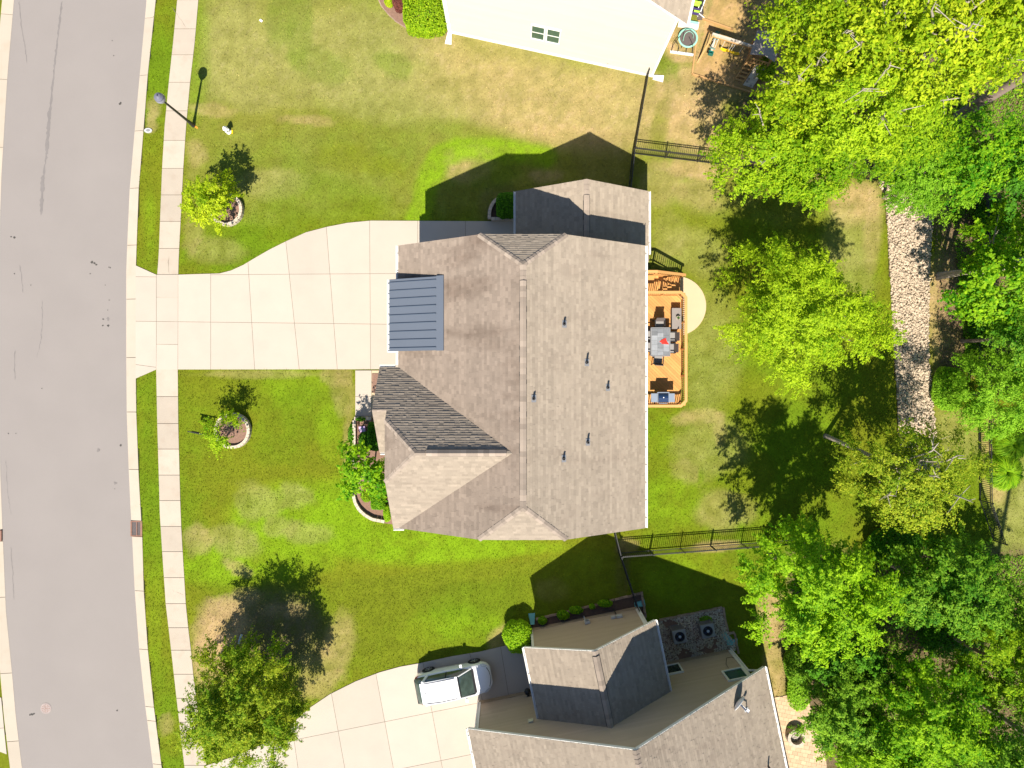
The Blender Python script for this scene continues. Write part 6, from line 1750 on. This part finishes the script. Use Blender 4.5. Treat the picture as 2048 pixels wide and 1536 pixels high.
FT = 'trees of the back woodland'
tree('yellow-green young tree in the block ring nearest the street lamp', (424, 401), 2.1, (52, 58), 'yellow', .17, 5, 40, .55, 1, base=(458, 420), tr=.05, rz=1.5, lump=.2, tvar=.2)
tree('small thin green tree growing from the ringed bed in the front lawn', (444, 861), 1.75, (38, 40), 'bright', .15, 2.6, 22, .5, 2, base=(468, 861), tr=.04, rz=1.0, lump=.3)
tree('large bushy green tree shading the corner of the neighbouring driveway', (484, 1412), 3.9, (134, 140), 'olive', .17, 5.0, 120, .75, 3, base=(540, 1345), tr=.12, rz=2.3, group=None, tb=.3, low=-.7, lump=.22)
tree('bright green broad-leaved tree over the front planting bed of the central house', (722, 948), 3.0, (62, 58), 'vivid', .25, 4.5, 34, .6, 4, base=(748, 934), tr=.05, rz=1.4, ratio=.6)
tree('feathery bright green tree between the deck and the dry creek', (1602, 626), 6.2, (156, 146), 'bright', .2, 4.6, 150, .85, 5, tr=.16, rz=3.0, lump=.34, ratio=.36, flat=.5, limbs=14, tb=.68)
tree('olive-brown thin tree by the lower end of the dry creek', (1822, 955), 5.8, (145, 128), 'olive', .17, 3.0, 120, .7, 6, base=(1651, 872), tr=.12, rz=2.4, lump=.25, limbs=16, barkm='palebark', poke=6)
tree('dense bright green tree just right of the lower back fence', (1632, 1180), 6.8, (172, 138), 'vivid', .2, 5.8, 110, .75, 7, base=(1540, 1105), tr=.15, rz=2.6, lump=.18, tb=.65)
tree('darker green tree behind the lower back fence, right of the dense bright one', (1890, 1180), 5.0, (150, 105), 'mid', .2, 5.8, 110, .75, 8, tr=.14, rz=2.4, group=None, tb=.35)
tree('glossy large-leaved green tree at the right edge above the dry creek bank', (2012, 538), 4.6, (100, 132), 'vivid', .26, 5, 80, .75, 9, base=(1878, 551), tr=.17, rz=2.6, ratio=.62, barkm='palebark')
b2_ = spot(1874, 556)
tree('slim leaning grey trunk rising beside the dry creek bank', (2100, 508), 8.0, (45, 60), 'vivid', .26, 4, 20, .7, 10, base=(1875, 557), tr=.11, rz=1.5, ratio=.6, barkm='palebark')
tree('pale green fine-leaved tree at the right edge below the glossy large-leaved one', (2008, 790), 3.2, (108, 92), 'fine', .14, 4.2, 110, .7, 11, tr=.12, rz=2.1, lump=.25)
tree('dark green tree in the shade between the two right-hand trees', (2035, 672), 4.5, (62, 56), 'mid', .19, 4, 40, .7, 31, tr=.1, rz=1.6, tb=.3)
# the tall stand, upper right
tree('bright tree hanging over the end of the back fence at the woodland edge', (1548, 300), 6.5, (122, 112), 'bright', .19, 5, 90, .75, 12, base=(1560, 320), tr=.15, rz=2.6, group=FT, poke=3, barkm='palebark', tb=.5)
tree('leafy green tree overhanging the dry grass near the top of the creek', (1652, 318), 6.0, (98, 100), 'bright', .18, 4.5, 70, .7, 13, tr=.13, rz=2.2, group=FT, tb=.3)
tree('yellow-green tall tree beside the canopy of the swing set', (1612, 168), 8.5, (82, 100), 'yellow', .22, 5, 80, .8, 14, base=(1565, 245), tr=.17, rz=2.6, group=FT, poke=3, barkm='palebark', tb=.32)
tree('yellow-green tree at the top edge just right of the swing set', (1622, 36), 9.5, (82, 80), 'yellow', .22, 4.6, 70, .8, 15, base=(1580, 180), tr=.16, rz=2.4, group=FT, barkm='palebark', tb=.25)
tree('tall pale-limbed tree in the middle of the upper woodland', (1735, 205), 10, (128, 112), 'bright', .2, 4.6, 100, .8, 16, tr=.18, rz=2.8, group=FT, poke=14, barkm='palebark', tb=.65)
tree('tall yellow-green tree against the top edge of the woodland', (1755, 55), 11.5, (125, 110), 'yellow', .24, 5, 90, .85, 17, tr=.2, rz=3, group=FT, poke=6, barkm='palebark', tb=.4)
tree('very tall yellow-green tree left of the thick bare trunk, near the top', (1878, 84), 13, (135, 108), 'yellow', .24, 5, 90, .85, 18, tr=.2, rz=3, group=FT, poke=8, barkm='palebark', tb=.45)
tree('very tall bright tree filling the top right corner', (2000, 50), 14, (130, 112), 'yellow', .25, 5, 90, .9, 19, tr=.22, rz=3.2, group=FT, poke=4, barkm='palebark', tb=.45)
tree('grey-green fine-leaved small tree at the top of the dry creek', (1852, 352), 4.2, (112, 88), 'fine', .125, 4.6, 110, .6, 20, tr=.1, rz=1.8, group=FT, lump=.25)
tree('deep green tree beneath the thick bare trunk', (1965, 312), 5.5, (92, 80), 'vivid', .22, 4.6, 70, .75, 21, tr=.15, rz=2.2, group=FT, tb=.3)
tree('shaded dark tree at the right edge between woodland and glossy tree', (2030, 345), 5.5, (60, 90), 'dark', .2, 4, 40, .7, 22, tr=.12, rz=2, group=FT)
tree('thick bare brown trunk rising out of the top right of the woodland', (2485, -109), 16, (110, 110), 'bright', .24, 5, 60, .9, 23, base=(1915, 233), tr=.27, rz=3, group=FT)
tree('mid green tree under the pale-limbed one, left of the thick bare trunk', (1810, 255), 7, (88, 80), 'bright', .2, 4.4, 60, .8, 24, tr=.14, rz=2.2, group=FT, tb=.4)
# lower right stand
FL = 'trees in the lower right corner'
tree('mid green tree beside the paver patio of the tan house', (1700, 1428), 4.2, (100, 122), 'mid', .17, 6.1, 90, .65, 25, tr=.11, rz=2, group=FL, tb=.5)
tree('broad green tree in the middle of the lower right corner', (1860, 1440), 6.0, (140, 110), 'vivid', .19, 7.0, 100, .75, 26, tr=.14, rz=2.4, group=FL, tb=.5)
tree('dark green low tree left of the dark gap in the lower woodland', (1705, 1315), 3.4, (108, 66), 'dark', .19, 5.8, 60, .65, 27, tr=.1, rz=1.6, group=FL, tb=.6)
tree('yellow-tipped green tree at the right edge above the leaning dark trunk', (2005, 1330), 5, (82, 100), 'bright', .17, 5.5, 60, .65, 28, tr=.11, rz=2, group=FL, tb=.3)
tree('bright tree at the bottom edge next to the paver patio', (1765, 1545), 5, (105, 75), 'vivid', .18, 7.2, 70, .65, 29, tr=.12, rz=2, group=FL, tb=.55)
tree('green tree filling the bottom right corner below the dark trunk', (2000, 1525), 6.5, (105, 82), 'mid', .2, 6.7, 70, .75, 30, tr=.14, rz=2.3, group=FL, tb=.4)
tree('bare dark trunk standing in shade at the right edge of the lower woodland', (2823, 1993), 20, (70, 70), 'mid', .22, 4, 40, .8, 32, base=(1945, 1395), tr=.13, rz=2.5, group=FL)
tree('small shaded green tree behind the darker fence tree at the right edge', (2005, 1225), 3.6, (75, 80), 'mid', .17, 5.2, 50, .6, 33, tr=.09, rz=1.6, group=FL, tb=.55)

def shrub(label, seen, zc, rpx, mat_, leaf=.09, dens=6, seed=0, boxy=0, name='shrub', cat='shrub', rz=None, tb=.5, group=None):
    """clipped or loose shrub: leaves through a rounded or boxy volume standing on the ground"""
    r = np.random.default_rng(seed + 500)
    c = spot(*seen, zc); k = (1 - zc / CAM_H) / PPM
    rx, ry = rpx[0] * k, rpx[1] * k; rzz = rz or zc
    t = thing(name, (c.x, c.y, 0), label, cat, group)
    n = int(dens * (math.pi * rx * ry + 3 * (rx + ry) * rzz) / (leaf * leaf * .3))
    d = r.normal(size=(n, 3)); d /= np.linalg.norm(d, axis=1, keepdims=True)
    if boxy: d = d / (np.abs(d) ** 5).sum(1, keepdims=True) ** .2
    bump = 1 + .10 * (vnoise(d[:, 0] * 3.1 + seed, d[:, 1] * 3.1 + d[:, 2] * 2.3, seed) - .5) * (2 if not boxy else 1)
    rr = (1 - .35 * r.random(n) ** 2)
    P = np.array([c.x, c.y, rzz]) + d * (rr * bump)[:, None] * np.array([rx, ry, rzz])
    P[:, 2] = np.maximum(P[:, 2], .05)
    N = d * .6 + np.array([0, 0, .5]) + r.normal(size=(n, 3)) * .45; N /= np.linalg.norm(N, axis=1, keepdims=True)
    V = leaf_cards(P, N, leaf, r, .6)
    me = quadmesh('foliage', V, np.arange(len(V)).reshape(-1, 4)); set_tint(me, tb + r.normal(0, .25, n), 4)
    link('foliage', me, LEAF[mat_], t)
    mb = MB()
    for i in range(5):
        a = i * 1.257; mb.tube([(c.x, c.y, 0), (c.x + rx * .5 * math.cos(a), c.y + ry * .5 * math.sin(a), rzz * 1.1)], [.03, .012], 5, False)
    mb.build('stem', MT['bark'], t)
    return t
shrub('round clipped bright green bush at the corner of the tan house by the white car', (1036, 1272), .75, (30, 33), 'vivid', .10, 4, 1, tb=.75)
shrub('large clipped green hedge block beside the cream house', (852, 12), .85, (44, 55), 'bright', .10, 4, 2, boxy=1, name='hedge', cat='hedge', tb=.5)
shrub('dark purple shrub between the yellow shrub and the clipped hedge', (800, 2), .5, (15, 22), 'purple', .09, 5, 3)
shrub('small yellow-green shrub in the mulch at the top edge', (778, 4), .3, (9, 10), 'yellow', .08, 4, 4)
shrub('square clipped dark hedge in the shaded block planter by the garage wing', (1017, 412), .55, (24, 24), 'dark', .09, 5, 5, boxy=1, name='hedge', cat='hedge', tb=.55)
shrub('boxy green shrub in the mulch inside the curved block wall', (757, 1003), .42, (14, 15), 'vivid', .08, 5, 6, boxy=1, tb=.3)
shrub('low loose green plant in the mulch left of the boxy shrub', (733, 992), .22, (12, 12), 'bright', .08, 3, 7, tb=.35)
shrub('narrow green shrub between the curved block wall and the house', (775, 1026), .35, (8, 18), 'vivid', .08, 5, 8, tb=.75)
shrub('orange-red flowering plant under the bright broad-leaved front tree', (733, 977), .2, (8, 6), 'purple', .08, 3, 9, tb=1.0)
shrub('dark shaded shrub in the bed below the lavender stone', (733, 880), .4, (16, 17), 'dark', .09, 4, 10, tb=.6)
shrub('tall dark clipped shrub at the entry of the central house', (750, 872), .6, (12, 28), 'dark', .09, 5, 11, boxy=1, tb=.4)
shrub('ragged green plant spilling over the front wall onto the lawn', (703, 868), .25, (7, 20), 'dark', .10, 2.2, 12, tb=.7)
shrub('slender shrub casting a shadow on the front walk', (722, 838), .35, (10, 4), 'dark', .08, 1.6, 13, rz=.45)
GB_ = 'small plants in the shaded bed'
for i, (q, w, s) in enumerate([((1085, 1241), (9, 8), 'nearest the round bush'), ((1126, 1230), (13, 9), 'widest, left of the meter'), ((1152, 1220), (14, 8), 'above the meter box'), ((1184, 1213), (6, 5), 'smallest of the row'), ((1210, 1207), (15, 7), 'nearest the utility boxes')]):
    shrub('low green plant in the shaded bed of the tan house, ' + s, q, .22, w, 'vivid', .09, 4, 20 + i, group=GB_, tb=.4)
shrub('low weedy plant between the two air conditioners and the edging', (1412, 1240), .15, (13, 8), 'mid', .08, 2, 30)
shrub('grey-leaved low shrub along the edge of the paver patio', (1598, 1380), .5, (24, 42), 'fine', .10, 2.6, 31, tb=.7)
shrub('low green bush at the foot of the climbing wall', (1530, 135), .5, (22, 26), 'bright', .11, 2.5, 32)
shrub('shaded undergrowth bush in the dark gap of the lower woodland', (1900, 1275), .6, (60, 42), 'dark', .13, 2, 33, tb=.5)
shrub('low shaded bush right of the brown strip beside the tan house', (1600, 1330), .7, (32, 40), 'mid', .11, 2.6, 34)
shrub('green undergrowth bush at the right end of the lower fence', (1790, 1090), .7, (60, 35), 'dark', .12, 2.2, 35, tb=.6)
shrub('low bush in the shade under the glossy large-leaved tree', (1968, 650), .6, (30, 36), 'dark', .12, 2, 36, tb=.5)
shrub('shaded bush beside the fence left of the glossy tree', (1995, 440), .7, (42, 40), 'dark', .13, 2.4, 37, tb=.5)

def fountain_grass(seen, rp, label, seed):
    r = np.random.default_rng(seed); c = spot(*seen); n = 3200; R_ = rp / PPM
    t = thing('ornamental_grass', c, label, 'grass clump', 'fountain grasses by the right fence')
    a = r.uniform(0, 6.283, n); L = R_ * r.uniform(.5, 1.1, n); h = r.uniform(.35, 1.0, n)
    d = np.stack([np.cos(a), np.sin(a)], -1); s = np.stack([-np.sin(a), np.cos(a)], -1) * .016
    V = []
    for f, z, w in ((.0, .25, 1.0), (.35, .85, 1.0), (.72, .85, .8), (1.0, .45, .15)):
        q = np.zeros((n, 2, 3)); q[:, 0, :2] = c.xy[:] + d * (L * f)[:, None] - s * w; q[:, 1, :2] = c.xy[:] + d * (L * f)[:, None] + s * w
        q[:, :, 2] = (h * z)[:, None]; V.append(q)
    V = np.stack(V, 1).reshape(n, 8, 3)
    F = np.array([(0, 1, 3, 2), (2, 3, 5, 4), (4, 5, 7, 6)])[None] + (np.arange(n) * 8)[:, None, None]
    me = quadmesh('blades', V.reshape(-1, 3), F.reshape(-1, 4)); set_tint(me, r.normal(.6, .25, n), 8)
    link('blades', me, LEAF['vivid'], t)
shrub('low pale green skirt of leaves at the creek bank below the glossy tree', (1898, 778), .5, (34, 46), 'fine', .10, 3, 38, tb=.55)
fountain_grass((2000, 942), 37, 'round fountain grass clump at the right edge, the lower and fuller of two', 1)
fountain_grass((2012, 888), 34, 'round fountain grass clump at the right edge tucked under the pale tree', 2)

# turf blades
def inside_px(P, polys):
    x = P[:, 0] * PPM + 1024; y = 768 - P[:, 1] * PPM; m = np.zeros(len(P), bool)
    for q in polys: m |= inpoly(x, y, q)
    return m
def build_grass():
    r = np.random.default_rng(77); n = 430000
    P = r.uniform((-26.5, -23.2), (31, 23.2), (n, 2))
    x = P[:, 0] * PPM + 1024; y = 768 - P[:, 1] * PPM
    f = lambda path: np.interp(y, [p[1] for p in path], [p[0] for p in path])
    ok = (x > f(CURB_R) + 0.4) & ~((x > f(WALK_L) - .4) & (x < f(WALK_R) + .4))
    ok &= ~inside_px(P, [DRIVE, BDRIVE, FRONTWALK, PORCHFLOOR, CREEK, BPATIO, PORCHBED, WINGBED, BBED, ACBED, TBED, PLAY])
    ok &= ~((np.hypot(P[:, 0] - PATIO_C.x, P[:, 1] - PATIO_C.y) < PATIO_R) | (np.hypot(P[:, 0] - RING1.x, P[:, 1] - RING1.y) < .95) | (np.hypot(P[:, 0] - RING2.x, P[:, 1] - RING2.y) < 1.04))
    ok &= ~((P[:, 0] > -5.5) & (P[:, 0] < 6.4) & (P[:, 1] > -6.8) & (P[:, 1] < 6.6))
    P = P[ok]; n = len(P); x = x[ok]; y = y[ok]
    C = turf(P[:, 0], P[:, 1])
    den = .55 + .9 * np.clip((C[:, 1] - C[:, 0]) / .06, 0, 1)
    keep = r.random(n) < den; P = P[keep]; C = C[keep]; n = len(P)
    a = r.uniform(0, 6.283, n); tilt = r.uniform(.25, 1.15, n); L = r.uniform(.05, .115, n); w = r.uniform(.008, .022, n)
    d = np.stack([np.cos(a) * np.sin(tilt), np.sin(a) * np.sin(tilt), np.cos(tilt)], -1)
    s = np.stack([-np.sin(a), np.cos(a), np.zeros(n)], -1) * w[:, None]
    B = np.concatenate([P, np.zeros((n, 1))], 1)
    V = np.stack([B - s, B + s, B + d * L[:, None]], 1).reshape(-1, 3)
    me = quadmesh('grass', V, np.arange(3 * n).reshape(-1, 3))
    k = r.normal(1.12, .22, n)[:, None]; yel = r.random(n)[:, None]
    C = C * np.clip(k, .6, 1.8) * np.where(yel > .85, np.array([[1.4, 1.2, 1.5]]), 1.0)
    set_col(me, np.repeat(C, 3, 0))
    tag(link('grass', me, MT['blade']), kind='stuff')
build_grass()

# low undergrowth of the woodland floor
def undergrowth(polys, n, seed, m):
    r = np.random.default_rng(seed); P = []
    for q in polys:
        q = np.array([g2(*p) for p in q]); lo, hi = q.min(0), q.max(0)
        k = r.uniform(lo, hi, (n, 2)); P.append(k[inpoly(k[:, 0], k[:, 1], [tuple(p) for p in q])])
    P = np.concatenate(P); k = fbm(P[:, 0] * .45, P[:, 1] * .45, 40) + .25 * r.random(len(P))
    P = P[k > .52]; n = len(P)
    h = .55 * np.clip(fbm(P[:, 0] * .8, P[:, 1] * .8, 41) - .3, 0, 1) * r.random(n) + .04
    P = np.concatenate([P, h[:, None]], 1)
    N = np.array([0, 0, .9]) + r.normal(size=(n, 3)) * .5; N /= np.linalg.norm(N, axis=1, keepdims=True)
    V = leaf_cards(P, N, .12, r, .6)
    me = quadmesh('undergrowth', V, np.arange(len(V)).reshape(-1, 4)); set_tint(me, r.normal(.6, .25, n), 4)
    tag(link('undergrowth', me, LEAF[m]), kind='stuff')
undergrowth([[(1600, 1120), (2080, 1110), (2080, 1560), (1690, 1560), (1650, 1400)], [(1900, 400), (2080, 400), (2080, 740), (1930, 720)], [(1560, 40), (2080, -40), (2080, 380), (1830, 330), (1600, 240)]], 42000, 8, 'mid')

# dead leaves on the woodland floor and under the front tree
def litter(name, polys, n, seed, s0, s1):
    r = np.random.default_rng(seed); P = []
    for q in polys:
        q = np.array([g2(*p) for p in q]); lo, hi = q.min(0), q.max(0)
        k = r.uniform(lo, hi, (n, 2)); k = k[inpoly(k[:, 0], k[:, 1], [tuple(p) for p in q])]; P.append(k)
    P = np.concatenate(P); n = len(P)
    P = np.concatenate([P, r.uniform(.015, .05, (n, 1))], 1)
    N = np.array([0, 0, 1.0]) + r.normal(size=(n, 3)) * .3; N /= np.linalg.norm(N, axis=1, keepdims=True)
    S = r.uniform(s0, s1, n)
    V = leaf_cards(P, N, 1.0, r, .55) if False else None
    a = r.normal(size=(n, 3)); a -= N * (a * N).sum(1, keepdims=True); a /= np.linalg.norm(a, axis=1, keepdims=True); b = np.cross(N, a)
    L = S[:, None]
    V = np.stack([P - a * L, P + b * L * .55, P + a * L, P - b * L * .55], 1).reshape(-1, 3)
    me = quadmesh(name, V, np.arange(4 * n).reshape(-1, 4)); set_tint(me, r.random(n), 4)
    tag(link(name, me, MT['litter']), kind='stuff')
litter('leaf_litter', [[(1470, 120), (1500, -60), (2100, -60), (2100, 380), (1800, 340), (1500, 300)], [(1865, 400), (2080, 400), (2080, 760), (1880, 760)], [(1580, 1110), (2080, 1100), (2080, 1560), (1680, 1560), (1640, 1400)]], 6000, 5, .03, .07)
litter('leaf_litter', [[(410, 1190), (640, 1180), (670, 1300), (560, 1360), (420, 1370)]], 1600, 6, .015, .035)

print('leaves', NL)
